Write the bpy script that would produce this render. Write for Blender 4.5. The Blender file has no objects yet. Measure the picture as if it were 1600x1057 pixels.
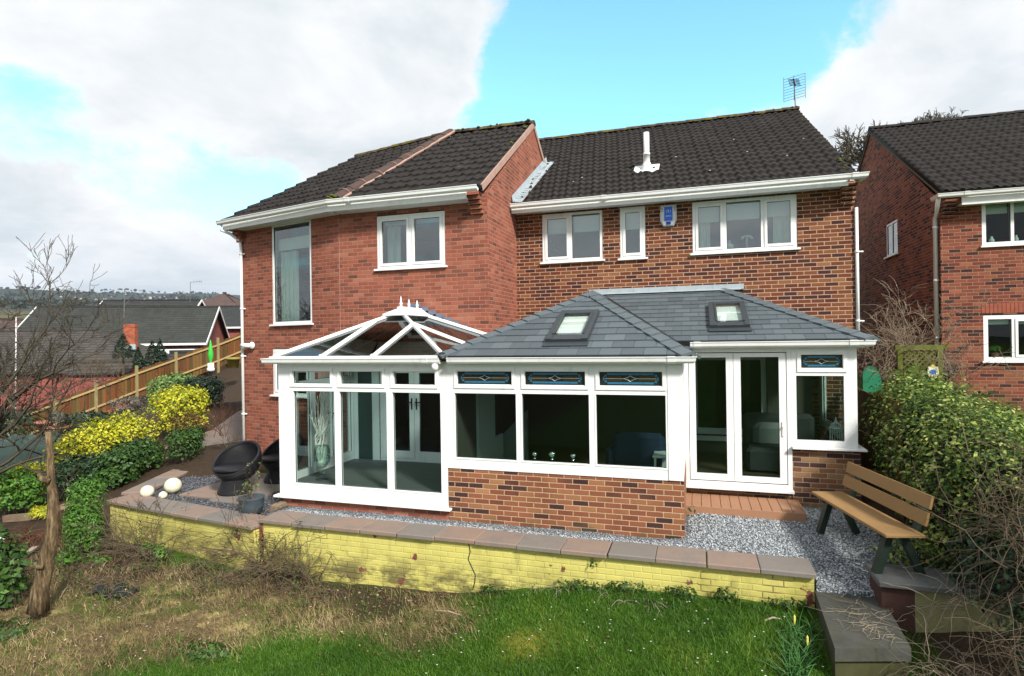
import bpy, math, random
import numpy as np
from mathutils import Matrix, Vector
random.seed(7); RNG = np.random.default_rng(7)
SC = bpy.context.scene
COL = SC.collection
R = math.radians
# ------------------------------------------------------------------ camera
F_PX, ROLL, YAW, CZ = 905.0, 0.015, R(17.7), 2.72
FW = np.array([-math.sin(YAW), math.cos(YAW), 0.0]); RT = np.array([math.cos(YAW), math.sin(YAW), 0.0]); UP = np.array([0, 0, 1.0])
cam = bpy.data.cameras.new('camera'); cam.sensor_width = 36; cam.sensor_fit = 'HORIZONTAL'
cam.lens = 36 * F_PX / 1600; cam.shift_y = 1.5 / 1600; cam.clip_start = 0.05; cam.clip_end = 20000
camo = bpy.data.objects.new('camera', cam); COL.objects.link(camo); SC.camera = camo
c_, s_ = math.cos(ROLL), math.sin(ROLL)
cx_ = RT * c_ - UP * s_; cy_ = RT * s_ + UP * c_; cz_ = -FW
camo.matrix_world = Matrix(((cx_[0], cy_[0], cz_[0], 0), (cx_[1], cy_[1], cz_[1], 0), (cx_[2], cy_[2], cz_[2], CZ), (0, 0, 0, 1)))
def ray(px, py):                       # photo pixel (1600 wide) -> direction, used to survey the place
    u, v = px - 800, py - 530
    return FW * F_PX + RT * (u * c_ - v * s_) - UP * (u * s_ + v * c_)
def cf(px, d, z=None):                 # world xy (and z) of a bearing at a depth
    lat = (px - 800) / F_PX * d
    p = FW * d + RT * lat
    return np.array([p[0], p[1], 0 if z is None else z])
def atd(px, py, d):
    r = ray(px, py); return np.array([0, 0, CZ]) + r * (d / F_PX)
# ------------------------------------------------------------------ light
SUN_EL, SUN_AZ = R(38), R(131)         # azimuth clockwise from +Y
sd = np.array([math.sin(SUN_AZ) * math.cos(SUN_EL), math.cos(SUN_AZ) * math.cos(SUN_EL), math.sin(SUN_EL)])
sl = bpy.data.lights.new('sun', 'SUN'); sl.energy = 5.0; sl.angle = R(8); sl.color = (1.0, 0.95, 0.87)
so = bpy.data.objects.new('sun', sl); COL.objects.link(so)
so.rotation_euler = Vector(-sd).to_track_quat('-Z', 'Y').to_euler()
SC.view_settings.view_transform = 'Standard'; SC.view_settings.look = 'None'
SC.view_settings.exposure = 0.5; SC.view_settings.gamma = 1.0
SC.view_settings.use_curve_mapping = False
SC.render.engine = 'CYCLES'
SC.cycles.max_bounces = 8; SC.cycles.transparent_max_bounces = 16

class NT:                              # tiny node-tree helper
    def __init__(s, tree): s.t = tree; tree.nodes.clear()
    def n(s, typ, **k):
        nd = s.t.nodes.new('ShaderNode' + typ)
        for a, b in k.items(): setattr(nd, a, b)
        return nd
    def put(s, sock, v):
        if isinstance(v, bpy.types.NodeSocket): s.t.links.new(v, sock)
        elif v is not None:
            if hasattr(sock.default_value, '__len__') and not hasattr(v, '__len__'): v = (v,) * len(sock.default_value)
            if hasattr(v, '__len__') and len(sock.default_value) == 4 and len(v) == 3: v = tuple(v) + (1,)
            sock.default_value = v
    def m(s, op, a, b=None, c=None, clamp=False):
        nd = s.n('Math', operation=op, use_clamp=clamp)
        for i, v in enumerate((a, b, c)):
            if v is not None: s.put(nd.inputs[i], v)
        return nd.outputs[0]
    def vm(s, op, a, b=None, out=0):
        nd = s.n('VectorMath', operation=op); s.put(nd.inputs[0], a)
        if b is not None: s.put(nd.inputs[3 if op == 'SCALE' else 1], b)
        return nd.outputs[out]
    def noise(s, vec, scale, detail=3, rough=0.55, dist=0.0, out=0):
        nd = s.n('TexNoise'); s.put(nd.inputs['Vector'], vec); s.put(nd.inputs['Scale'], scale)
        nd.inputs['Detail'].default_value = detail; nd.inputs['Roughness'].default_value = rough; nd.inputs['Distortion'].default_value = dist
        return nd.outputs[out]
    def white(s, vec, out=0):
        nd = s.n('TexWhiteNoise', noise_dimensions='3D'); s.put(nd.inputs['Vector'], vec); return nd.outputs[out]
    def vor(s, vec, scale, feature='F1', out=0):
        nd = s.n('TexVoronoi', feature=feature); s.put(nd.inputs['Vector'], vec); s.put(nd.inputs['Scale'], scale); return nd.outputs[out]
    def ramp(s, fac, stops, interp='LINEAR'):
        nd = s.n('ValToRGB'); cr = nd.color_ramp; cr.interpolation = interp
        while len(cr.elements) < len(stops): cr.elements.new(0.5)
        for e, (p, c) in zip(cr.elements, stops):
            e.position = p; e.color = tuple(c) + (1,) if len(c) == 3 else c
        s.put(nd.inputs[0], fac); return nd.outputs[0]
    def mix(s, fac, a, b, blend='MIX'):
        nd = s.n('Mix', data_type='RGBA', blend_type=blend); s.put(nd.inputs[0], fac); s.put(nd.inputs[6], a); s.put(nd.inputs[7], b); return nd.outputs[2]
    def sm(s, v, a, b, lo=0.0, hi=1.0):
        nd = s.n('MapRange', interpolation_type='SMOOTHSTEP'); s.put(nd.inputs[0], v)
        for i, q in enumerate((a, b, lo, hi)): s.put(nd.inputs[i + 1], q)
        return nd.outputs[0]
    def xyz(s, v):
        nd = s.n('SeparateXYZ'); s.put(nd.inputs[0], v); return nd.outputs
    def comb(s, x=0, y=0, z=0):
        nd = s.n('CombineXYZ')
        for i, q in enumerate((x, y, z)): s.put(nd.inputs[i], q)
        return nd.outputs[0]
    def bump(s, h, strength=0.5, dist=0.01, normal=None):
        nd = s.n('Bump'); s.put(nd.inputs['Height'], h); nd.inputs['Strength'].default_value = strength; nd.inputs['Distance'].default_value = dist
        if normal is not None: s.put(nd.inputs['Normal'], normal)
        return nd.outputs[0]
    def uv(s): return s.n('UVMap', uv_map='UVMap').outputs[0]
    def obj(s): return s.n('TexCoord').outputs['Object']
    def pos(s): return s.n('NewGeometry').outputs['Position']
    def surf(s, color, rough=0.8, normal=None, spec=0.3, metal=0.0, **k):
        b = s.n('BsdfPrincipled'); s.put(b.inputs['Base Color'], color); s.put(b.inputs['Roughness'], rough)
        b.inputs['Specular IOR Level'].default_value = spec; b.inputs['Metallic'].default_value = metal
        if normal is not None: s.put(b.inputs['Normal'], normal)
        for a, v in k.items(): s.put(b.inputs[a.replace('_', ' ')], v)
        s.out(b.outputs[0]); return b
    def out(s, sh):
        o = s.n('OutputMaterial'); s.t.links.new(sh, o.inputs[0])
# ------------------------------------------------------------------ sky
W = bpy.data.worlds.new('World'); SC.world = W; W.use_nodes = True
k = NT(W.node_tree)
sky = k.n('TexSky', sky_type='NISHITA'); sky.sun_disc = False; sky.sun_elevation = SUN_EL; sky.sun_rotation = SUN_AZ
sky.altitude = 100; sky.air_density = 1.0; sky.dust_density = 0.6; sky.ozone_density = 2.0
skyc = k.mix(1.0, sky.outputs[0], (1.35, 2.05, 1.75), 'MULTIPLY')
dirv = k.vm('NORMALIZE', k.n('TexCoord').outputs['Generated'])
def blob(px, py, w, amp):
    d = ray(px, py); d = d / np.linalg.norm(d)
    dd = k.vm('DISTANCE', warped, tuple(d), out=1)
    return k.sm(dd, 0.0, w, amp, 0.0)
w1 = k.noise(dirv, 3.0, 6, 0.6, out=1)
warped = k.vm('ADD', dirv, k.vm('SCALE', k.vm('SUBTRACT', w1, (0.5, 0.5, 0.5)), 0.24))
xz = k.xyz(dirv)
proj = k.vm('SCALE', dirv, k.m('DIVIDE', 1.0, k.m('ADD', k.m('ABSOLUTE', xz[2]), 0.22)))
base = k.noise(proj, 1.3, 10, 0.66, 0.25)
cov = k.m('ADD', k.m('ADD', k.m('MULTIPLY', k.m('SUBTRACT', base, 0.5), 1.5), k.m('MULTIPLY', k.m('SUBTRACT', k.noise(dirv, 9.0, 8, 0.62, 0.5), 0.5), 0.62)), 0.72)
for b in ((790, 150, .22, -.46), (900, 90, .30, -.55), (1040, 60, .30, -.55), (1180, 20, .28, -.5), (1300, 20, .20, -.35), (950, 180, .16, -.25), (860, 10, .16, -.2), (900, 205, .10, .16), (1000, 200, .10, .12),
          (60, 195, .12, -.20), (275, 262, .13, -.30), (410, 290, .13, -.36), (330, 300, .10, -.20), (130, 300, .10, -.10), (200, 90, .25, .2), (300, 400, .2, .15),
          (1250, 180, .2, .30), (1450, 100, .3, .3), (650, 150, .22, .3), (500, 80, .3, .25), (740, 20, .14, .3), (1080, 195, .12, .2)):
    cov = k.m('ADD', cov, blob(*b))
mask = k.sm(cov, 0.32, 0.64)
shade = k.noise(proj, 1.7, 7, 0.6, 0.4)
shade = k.m('ADD', shade, k.m('MULTIPLY', k.sm(cov, 0.5, 0.95), 0.10))
cloudc = k.ramp(shade, ((0.40, (0.98, 0.98, 0.98)), (0.54, (0.87, 0.885, 0.895)), (0.70, (0.69, 0.745, 0.775)), (0.88, (0.58, 0.64, 0.68))))
bg1 = k.n('Background'); k.put(bg1.inputs[0], skyc); bg1.inputs[1].default_value = 0.15
bg2 = k.n('Background'); k.put(bg2.inputs[0], cloudc); bg2.inputs[1].default_value = 0.80
mx = k.n('MixShader'); k.put(mx.inputs[0], mask); k.t.links.new(bg1.outputs[0], mx.inputs[1]); k.t.links.new(bg2.outputs[0], mx.inputs[2])
wo = k.n('OutputWorld'); k.t.links.new(mx.outputs[0], wo.inputs[0])

# ------------------------------------------------------------------ mesh helpers
class MB:
    def __init__(s, T=None): s.v = []; s.f = []; s.T = T; s.rn = []
    def mark(s, v): s.rn += [v] * (len(s.f) - len(s.rn)); return s
    def P(s, p):
        if s.T is not None: p = s.T @ Vector((float(p[0]), float(p[1]), float(p[2])))
        s.v.append((float(p[0]), float(p[1]), float(p[2]))); return len(s.v) - 1
    def poly(s, pts): s.f.append([s.P(p) for p in pts]); return s
    def box(s, x0, x1, y0, y1, z0, z1):
        i = [s.P(p) for p in ((x0, y0, z0), (x1, y0, z0), (x1, y1, z0), (x0, y1, z0), (x0, y0, z1), (x1, y0, z1), (x1, y1, z1), (x0, y1, z1))]
        for q in ((0, 3, 2, 1), (4, 5, 6, 7), (0, 1, 5, 4), (1, 2, 6, 5), (2, 3, 7, 6), (3, 0, 4, 7)): s.f.append([i[j] for j in q])
        return s
    def cbox(s, x0, x1, y0, y1, z0, z1, b=0.006):      # box with chamfered vertical and top edges
        pl = ((x0 + b, y0), (x1 - b, y0), (x1, y0 + b), (x1, y1 - b), (x1 - b, y1), (x0 + b, y1), (x0, y1 - b), (x0, y0 + b))
        cx, cy = (x0 + x1) / 2, (y0 + y1) / 2
        fx = 1 - 2 * b / max(x1 - x0, 1e-6); fy = 1 - 2 * b / max(y1 - y0, 1e-6)
        a = [s.P((x, y, z0)) for x, y in pl]; c = [s.P((x, y, z1 - b)) for x, y in pl]
        d = [s.P((cx + (x - cx) * fx, cy + (y - cy) * fy, z1)) for x, y in pl]
        s.f.append(a[::-1]); s.f.append(d)
        for i in range(8):
            j = (i + 1) % 8
            s.f.append([a[i], a[j], c[j], c[i]]); s.f.append([c[i], c[j], d[j], d[i]])
        return s
    def beam(s, A, B, w, h, up=(0, 0, 1)):             # rectangular bar from A to B (centre line)
        A, B = np.array(A, float), np.array(B, float); d = B - A; d /= np.linalg.norm(d)
        u = np.array(up, float); sd_ = np.cross(d, u); sd_ /= np.linalg.norm(sd_); u = np.cross(sd_, d)
        i = []
        for e in (A, B):
            for a, b in ((-1, -1), (1, -1), (1, 1), (-1, 1)): i.append(s.P(e + sd_ * w / 2 * a + u * h / 2 * b))
        for q in ((3, 2, 1, 0), (4, 5, 6, 7), (0, 1, 5, 4), (1, 2, 6, 5), (2, 3, 7, 6), (3, 0, 4, 7)): s.f.append([i[j] for j in q])
        return s
    def prism(s, poly, off):
        off = np.array(off, float); a = [s.P(p) for p in poly]; b = [s.P(np.array(p, float) + off) for p in poly]; n = len(a)
        s.f.append(a); s.f.append(b[::-1])
        for i in range(n): j = (i + 1) % n; s.f.append([a[j], a[i], b[i], b[j]])
        return s
    def sweep(s, path, prof):                           # horizontal path, profile (outwards, up); mitred
        path = [np.array(p, float) for p in path]; rings = []
        for i, p in enumerate(path):
            d0 = path[i] - path[i - 1] if i else None; d1 = path[i + 1] - path[i] if i < len(path) - 1 else None
            def nrm(d): d = d / np.linalg.norm(d); return np.array([d[1], -d[0], 0])
            if d0 is None: nn = nrm(d1)
            elif d1 is None: nn = nrm(d0)
            else:
                n0, n1 = nrm(d0), nrm(d1); nn = n0 + n1; nn = nn / np.dot(nn, n0) if abs(np.dot(nn, n0)) > .2 else n0
            rings.append([s.P(p + nn * a + np.array([0, 0, b])) for a, b in prof])
        n = len(prof)
        for r0, r1 in zip(rings, rings[1:]):
            for i in range(n): j = (i + 1) % n; s.f.append([r0[i], r1[i], r1[j], r0[j]])
        s.f.append(rings[0]); s.f.append(rings[-1][::-1]); return s
    def tube(s, pts, r, n=8, cap=True):
        pts = [np.array(p, float) for p in pts]
        rr = r if hasattr(r, '__len__') else [r] * len(pts); rings = []
        for i, p in enumerate(pts):
            d = pts[min(i + 1, len(pts) - 1)] - pts[max(i - 1, 0)]; L = np.linalg.norm(d); d = d / L if L > 1e-9 else UP
            a = np.cross(d, (0, 0, 1) if abs(d[2]) < .9 else (1, 0, 0)); a /= np.linalg.norm(a); b = np.cross(d, a)
            rings.append([s.P(p + rr[i] * (a * math.cos(t) + b * math.sin(t))) for t in np.arange(n) * 2 * math.pi / n])
        for r0, r1 in zip(rings, rings[1:]):
            for i in range(n): j = (i + 1) % n; s.f.append([r0[j], r0[i], r1[i], r1[j]])
        if cap: s.f.append(rings[0]); s.f.append(rings[-1][::-1])
        return s
    def lathe(s, prof, c=(0, 0, 0), n=20):
        rings = []
        for r, z in prof: rings.append([s.P((c[0] + r * math.cos(t), c[1] + r * math.sin(t), c[2] + z)) for t in np.arange(n) * 2 * math.pi / n])
        for r0, r1 in zip(rings, rings[1:]):
            for i in range(n): j = (i + 1) % n; s.f.append([r0[i], r0[j], r1[j], r1[i]])
        s.f.append(rings[0][::-1]); s.f.append(rings[-1]); return s
    def ball(s, c, r, n=16, sq=1.0):
        return s.lathe([(max(r * math.sin(t), 1e-3), -r * sq * math.cos(t)) for t in np.linspace(0.02, math.pi - 0.02, n // 2 + 1)], c, n)
def rootloc(o):
    v = Vector((0, 0, 0))
    while o is not None: v = v + o.location; o = o.parent
    return v
def autouv(me):
    nl = len(me.loops)
    if nl == 0: return
    co = np.empty(len(me.vertices) * 3); me.vertices.foreach_get('co', co); co = co.reshape(-1, 3)
    li = np.empty(nl, int); me.loops.foreach_get('vertex_index', li)
    nf = len(me.polygons); no = np.empty(nf * 3); me.polygons.foreach_get('normal', no); no = no.reshape(-1, 3)
    tot = np.empty(nf, int); me.polygons.foreach_get('loop_total', tot); fi = np.repeat(np.arange(nf), tot)
    N = no[fi]; p = co[li]; flat = np.abs(N[:, 2]) > 0.8
    t = np.stack([-N[:, 1], N[:, 0], np.zeros(nl)], 1); L = np.linalg.norm(t, axis=1); L[L < 1e-6] = 1; t /= L[:, None]
    u = np.where(flat, p[:, 0], (p * t).sum(1)); v = np.where(flat, p[:, 1], p[:, 2])
    uv = me.uv_layers.new(name='UVMap'); uv.data.foreach_set('uv', np.stack([u, v], 1).ravel())
def link(name, me, mat, parent=None):
    o = bpy.data.objects.new(name, me); COL.objects.link(o)
    if parent is not None: o.parent = parent
    if mat is not None: me.materials.append(mat)
    return o
def obj(name, mb, mat, parent=None, smooth=False, uv=True):
    me = bpy.data.meshes.new(name); me.from_pydata(mb.v, [], mb.f); me.update()
    if uv: autouv(me)
    if mb.rn:
        ru = me.uv_layers.new(name='Rnd'); ru.data.foreach_set('uv', np.array([(r_, 0.5) for r_, f_ in zip(mb.rn, mb.f) for _ in f_], np.float32).ravel())
    if parent is not None:
        L = rootloc(parent); me.transform(Matrix.Translation(-L))
    if smooth: me.polygons.foreach_set('use_smooth', [True] * len(me.polygons))
    return link(name, me, mat, parent)
def npmesh(name, V, Fq, mat, parent=None, uvs=None, smooth=False):   # V (n,3), Fq (m,k) arrays; uvs per loop
    V = np.asarray(V, np.float32)
    if parent is not None: V = V - np.array(rootloc(parent), np.float32)
    me = bpy.data.meshes.new(name); kf = Fq.shape[1]; m = len(Fq)
    me.vertices.add(len(V)); me.vertices.foreach_set('co', V.ravel()); me.loops.add(m * kf); me.polygons.add(m)
    me.loops.foreach_set('vertex_index', Fq.ravel().astype(np.int32)); me.polygons.foreach_set('loop_start', np.arange(0, m * kf, kf, dtype=np.int32))
    me.polygons.foreach_set('loop_total', np.full(m, kf, np.int32))
    me.update(calc_edges=True)
    if smooth: me.polygons.foreach_set('use_smooth', np.ones(m, bool))
    if uvs is not None:
        u = me.uv_layers.new(name='UVMap'); u.data.foreach_set('uv', np.asarray(uvs, np.float32).ravel())
    return link(name, me, mat, parent)
def tag(o, label=None, cat=None, group=None, kind=None):
    if label: o['label'] = label
    if cat: o['category'] = cat
    if group: o['group'] = group
    if kind: o['kind'] = kind
    return o
def thing(name, label, cat, loc=(0, 0, 0), group=None):
    o = bpy.data.objects.new(name, None); COL.objects.link(o); o.location = [float(q) for q in loc]; o.empty_display_size = 0.2
    return tag(o, label, cat, group)
def struct(o): o['kind'] = 'structure'; return o

# ------------------------------------------------------------------ materials
MATS = {}
def mat(name):
    m = bpy.data.materials.new(name); m.use_nodes = True; MATS[name] = m; return m, NT(m.node_tree)
def simple(name, col, rough=0.6, var=0.12, scale=6.0, spec=0.3, metal=0.0, bump=0.0, bscale=60):
    m, k = mat(name); p = k.obj()
    n = k.noise(p, scale, 4, 0.6)
    c = k.mix(n, tuple(q * (1 - var) for q in col), tuple(min(1, q * (1 + var)) for q in col))
    nm = k.bump(k.noise(p, bscale, 4), bump, 0.01) if bump else None
    k.surf(c, rough, nm, spec, metal); return m
def brick(name, stops, mortar, patch=0.35, pscale=0.5, mw=0.011, hue=0.12, moss=None, lime=0.0, darkrow=0.0):
    m, k = mat(name); uv = k.uv(); x = k.xyz(uv)
    rowf = k.m('DIVIDE', x[1], 0.075); row = k.m('FLOOR', rowf); fv = k.m('FRACT', rowf)
    sh = k.m('MULTIPLY', k.m('MODULO', k.m('ABSOLUTE', row), 2.0), 0.5)
    wob = k.m('MULTIPLY', k.m('SUBTRACT', k.white(k.comb(row, 3.3, 1.0)), 0.5), 0.10)
    uu = k.m('ADD', k.m('ADD', k.m('DIVIDE', x[0], 0.225), sh), wob); colm = k.m('FLOOR', uu); fu = k.m('FRACT', uu)
    e = k.noise(uv, 45, 2); eo = k.m('MULTIPLY', k.m('SUBTRACT', e, 0.5), 0.05)
    du = k.m('MINIMUM', fu, k.m('SUBTRACT', 1.0, fu)); dv = k.m('MINIMUM', fv, k.m('SUBTRACT', 1.0, fv))
    mu = k.sm(k.m('ADD', du, eo), mw / 0.225 * 0.35, mw / 0.225 * 0.8); mv = k.sm(k.m('ADD', dv, k.m('MULTIPLY', eo, 2.0)), mw / 0.075 * 0.35, mw / 0.075 * 0.8)
    bm = k.m('MULTIPLY', mu, mv)
    rnd = k.white(k.comb(colm, row, 0.5))
    pn = k.noise(uv, pscale, 3, 0.6)
    r = k.m('ADD', rnd, k.m('MULTIPLY', k.m('SUBTRACT', pn, 0.5), patch * 2), clamp=True)
    c = k.ramp(r, stops)
    c = k.mix(k.m('MULTIPLY', k.noise(uv, 30, 4, 0.7), hue * 2), c, tuple(q * 0.35 for q in stops[0][1]))
    c = k.mix(k.m('MULTIPLY', k.sm(k.noise(k.vm('MULTIPLY', uv, (1.1, 0.22, 1.0)), 1.0, 5, 0.65), 0.48, 0.72), 0.38), c, tuple(q * 0.3 for q in stops[-2][1]))
    br = k.white(k.comb(row, colm, 7.7)); c = k.mix(k.m('MULTIPLY', br, 0.25), c, (0.0, 0.0, 0.0))
    if lime: c = k.mix(k.m('MULTIPLY', k.sm(k.noise(uv, 3.0, 6, 0.7), 0.58, 0.75), lime), c, (0.55, 0.42, 0.36))
    mc = k.mix(k.noise(uv, 12, 3), tuple(q * 0.8 for q in mortar), mortar)
    c = k.mix(bm, mc, c)
    if moss:
        mk = k.m('MULTIPLY', k.sm(k.noise(uv, 1.6, 6, 0.7), 0.42, 0.7), k.sm(x[1], moss[1], moss[0], 0, 1))
        c = k.mix(k.m('MULTIPLY', mk, 0.75), c, (0.06, 0.062, 0.022))
    h = k.m('ADD', k.m('MULTIPLY', bm, 1.0), k.m('MULTIPLY', k.noise(uv, 70, 4, 0.7), 0.45))
    k.surf(c, 0.88, k.bump(h, 0.75, 0.008), 0.2); return m
B_LEFT = brick('brick_salmon', ((0.0, (0.1518, 0.0614, 0.0456)), (0.14, (0.2024, 0.0744, 0.0513)), (0.24, (0.276, 0.0856, 0.0541)), (0.55, (0.3174, 0.0986, 0.0608)), (0.8, (0.3404, 0.1153, 0.0731)), (1.0, (0.3772, 0.1535, 0.0997))), (0.38, 0.19, 0.135), 0.16, 0.7, 0.010, lime=0.15)
B_RIGHT = brick('brick_multi', ((0.0, (0.0515, 0.0239, 0.0234)), (0.14, (0.0673, 0.0284, 0.0248)), (0.26, (0.1069, 0.0345, 0.0219)), (0.46, (0.1465, 0.0434, 0.0219)), (0.62, (0.1822, 0.0599, 0.027)), (0.85, (0.2218, 0.0838, 0.0358)), (1.0, (0.2693, 0.1182, 0.0512))), (0.46, 0.29, 0.20), 0.30, 0.6, 0.013)
B_SUN = brick('brick_orange_multi', ((0.0, (0.0508, 0.0259, 0.0269)), (0.16, (0.0719, 0.034, 0.0301)), (0.2, (0.203, 0.0688, 0.038)), (0.5, (0.2792, 0.1012, 0.0523)), (0.8, (0.3215, 0.1336, 0.0634)), (1.0, (0.3638, 0.1781, 0.0792))), (0.50, 0.33, 0.21), 0.12, 0.8, moss=(-0.02, 0.22))
B_SUN2 = brick('brick_brown_multi', ((0.0, (0.055, 0.032, 0.03)), (0.2, (0.08, 0.04, 0.034)), (0.32, (0.20, 0.085, 0.045)), (0.7, (0.28, 0.15, 0.075)), (1.0, (0.33, 0.2, 0.10))), (0.34, 0.25, 0.17), 0.15, 0.8, moss=(0.1, 0.45))
B_NB = brick('brick_red_multi', ((0.0, (0.0451, 0.023, 0.0213)), (0.2, (0.0697, 0.0279, 0.0246)), (0.3, (0.1968, 0.0508, 0.0312)), (0.65, (0.2542, 0.0722, 0.041)), (1.0, (0.3034, 0.1148, 0.0615))), (0.30, 0.18, 0.13), 0.18, 0.5, moss=(0.9, 2.6))
B_FAR = brick('brick_far_red', ((0.0, (0.22, 0.06, 0.05)), (1.0, (0.36, 0.09, 0.075))), (0.33, 0.15, 0.12), 0.1, 0.5)
B_CHIM = brick('brick_chimney_orange', ((0.0, (0.34, 0.08, 0.04)), (1.0, (0.46, 0.12, 0.06))), (0.34, 0.15, 0.1), 0.1, 0.5)
def yellow():
    m, k = mat('yellow_painted_brick'); uv = k.uv(); x = k.xyz(uv)
    rowf = k.m('DIVIDE', x[1], 0.075); row = k.m('FLOOR', rowf); fv = k.m('FRACT', rowf)
    uu = k.m('ADD', k.m('DIVIDE', x[0], 0.225), k.m('MULTIPLY', k.m('MODULO', k.m('ABSOLUTE', row), 2.0), 0.5)); fu = k.m('FRACT', uu)
    du = k.m('MINIMUM', fu, k.m('SUBTRACT', 1.0, fu)); dv = k.m('MINIMUM', fv, k.m('SUBTRACT', 1.0, fv))
    bm = k.m('MULTIPLY', k.sm(du, 0.008, 0.05), k.sm(dv, 0.03, 0.15))
    rnd = k.white(k.comb(k.m('FLOOR', uu), row, 2.0))
    n1 = k.noise(uv, 1.3, 6, 0.65); n2 = k.noise(uv, 5, 6, 0.7)
    c = k.mix(n2, (0.47, 0.42, 0.10), (0.60, 0.545, 0.165)); c = k.mix(k.m('MULTIPLY', rnd, 0.25), c, (0.50, 0.46, 0.16))
    c = k.mix(k.m('MULTIPLY', k.sm(n1, 0.46, 0.70), 0.7), c, (0.31, 0.28, 0.062)); c = k.mix(k.m('MULTIPLY', k.sm(k.noise(k.vm('MULTIPLY', uv, (3.0, .7, 1)), 1.4, 6, .7), 0.54, 0.72), 0.65), c, (0.22, 0.20, 0.06))
    st = k.m('MULTIPLY', k.sm(k.noise(k.vm('MULTIPLY', uv, (1.6, 3.0, 1.0)), 1.5, 7, 0.75), 0.40, 0.60), k.sm(x[1], -0.12, -0.60))
    c = k.mix(k.m('MULTIPLY', st, 0.85), c, (0.075, 0.065, 0.03))
    crack = k.m('MULTIPLY', k.m('SUBTRACT', 1.0, bm), k.sm(k.noise(uv, 1.8, 4, 0.6), 0.52, 0.66)); c = k.mix(k.m('MULTIPLY', crack, 0.8), c, (0.09, 0.06, 0.025))
    peel = k.sm(k.noise(k.vm('ADD', uv, (31.0, 7.0, 0)), 2.6, 6, 0.62), 0.64, 0.66); c = k.mix(peel, c, (0.16, 0.055, 0.04))
    h = k.m('ADD', k.m('MULTIPLY', bm, 0.8), k.m('ADD', k.m('MULTIPLY', k.noise(uv, 50, 4), 0.3), k.m('MULTIPLY', peel, -0.5)))
    k.surf(c, 0.7, k.bump(h, 0.55, 0.007), 0.3); return m
YELLOW = yellow()
def upvc():
    m, k = mat('white_upvc'); p = k.pos(); n = k.noise(p, 2.5, 5, 0.7)
    c = k.mix(k.sm(n, 0.5, 0.8), (0.73, 0.74, 0.735), (0.66, 0.67, 0.655)); c = k.mix(k.m('MULTIPLY', k.sm(k.noise(k.vm('MULTIPLY', p, (7, 7, 1.2)), 1.0, 6, .7), 0.52, 0.75), 0.4), c, (0.42, 0.43, 0.38)); k.surf(c, 0.32, None, 0.4); return m
UPVC = upvc()
UPVC2 = simple('aged_white_plastic', (0.66, 0.67, 0.66), 0.45, 0.12, 5)
def glass(name, tint, fres=1.6, base=0.03, rough=0.0):
    m, k = mat(name); f = k.n('LayerWeight'); f.inputs[0].default_value = 0.25
    fac = k.m('ADD', k.m('MULTIPLY', f.outputs[0], fres), base, clamp=True)
    t = k.n('BsdfTransparent'); t.inputs[0].default_value = tuple(tint) + (1,)
    g = k.n('BsdfGlossy'); g.inputs[1].default_value = rough; g.inputs[0].default_value = (0.9, 0.95, 0.95, 1)
    wv = k.bump(k.noise(k.pos(), 0.9, 2), 0.05, 0.05); k.put(g.inputs['Normal'], wv)
    x = k.n('MixShader'); k.put(x.inputs[0], fac); k.t.links.new(t.outputs[0], x.inputs[1]); k.t.links.new(g.outputs[0], x.inputs[2]); k.out(x.outputs[0]); return m
G_CONS = glass('conservatory_glass', (0.83, 0.94, 0.90), 0.5, 0.015)
G_UP = glass('upstairs_glass', (0.62, 0.74, 0.72), 0.7, 0.19)
G_DOWN = glass('sunroom_glass', (0.6, 0.74, 0.68), 0.45, 0.02)
G_ROOF = glass('tinted_roof_glass', (0.25, 0.31, 0.325), 0.9, 0.11)
G_SKY = glass('rooflight_glass', (0.75, 0.82, 0.82), 1.0, 0.15)
G_CLEAR = glass('clear_vase_glass', (0.9, 0.96, 0.94), 0.6, 0.04)
def tile():
    m, k = mat('dark_concrete_tile'); uv = k.uv(); x = k.xyz(uv)
    tid = k.white(k.comb(k.m('FLOOR', k.m('DIVIDE', x[0], 0.3)), k.m('FLOOR', k.m('DIVIDE', x[1], 0.345)), 0))
    n = k.noise(uv, 8, 6, 0.7)
    c = k.mix(n, (0.007, 0.006, 0.0058), (0.026, 0.022, 0.0205)); c = k.mix(k.m('MULTIPLY', tid, 0.45), c, (0.016, 0.013, 0.012))
    li = k.sm(k.noise(uv, 38, 3, 0.5), 0.70, 0.74); c = k.mix(k.m('MULTIPLY', li, 0.35), c, (0.22, 0.21, 0.18))
    c = k.mix(k.m('MULTIPLY', k.sm(k.noise(uv, 1.2, 5, 0.6), 0.52, 0.75), 0.35), c, (0.055, 0.046, 0.038))
    k.surf(c, 0.8, k.bump(k.noise(uv, 60, 4), 0.5, 0.006), 0.25); return m
TILE = tile()
def ridgetile():
    m, k = mat('mossy_ridge_tile'); p = k.pos(); n = k.noise(p, 5, 6, 0.7)
    c = k.mix(k.noise(p, 12, 4), (0.03, 0.024, 0.02), (0.075, 0.055, 0.045)); c = k.mix(k.sm(n, 0.46, 0.6), c, (0.13, 0.105, 0.022))
    k.surf(c, 0.9, k.bump(k.noise(p, 40, 5), 0.8, 0.02), 0.15); return m
RIDGE = ridgetile()
MORTAR = simple('pinkish_mortar', (0.34, 0.22, 0.18), 0.9, 0.3, 9)
HIPT = simple('brown_hip_tile', (0.062, 0.04, 0.034), 0.85, 0.3, 7, bump=0.4)
MOSSM = simple('moss', (0.10, 0.115, 0.02), 0.95, 0.45, 14, bump=0.8)
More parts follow.
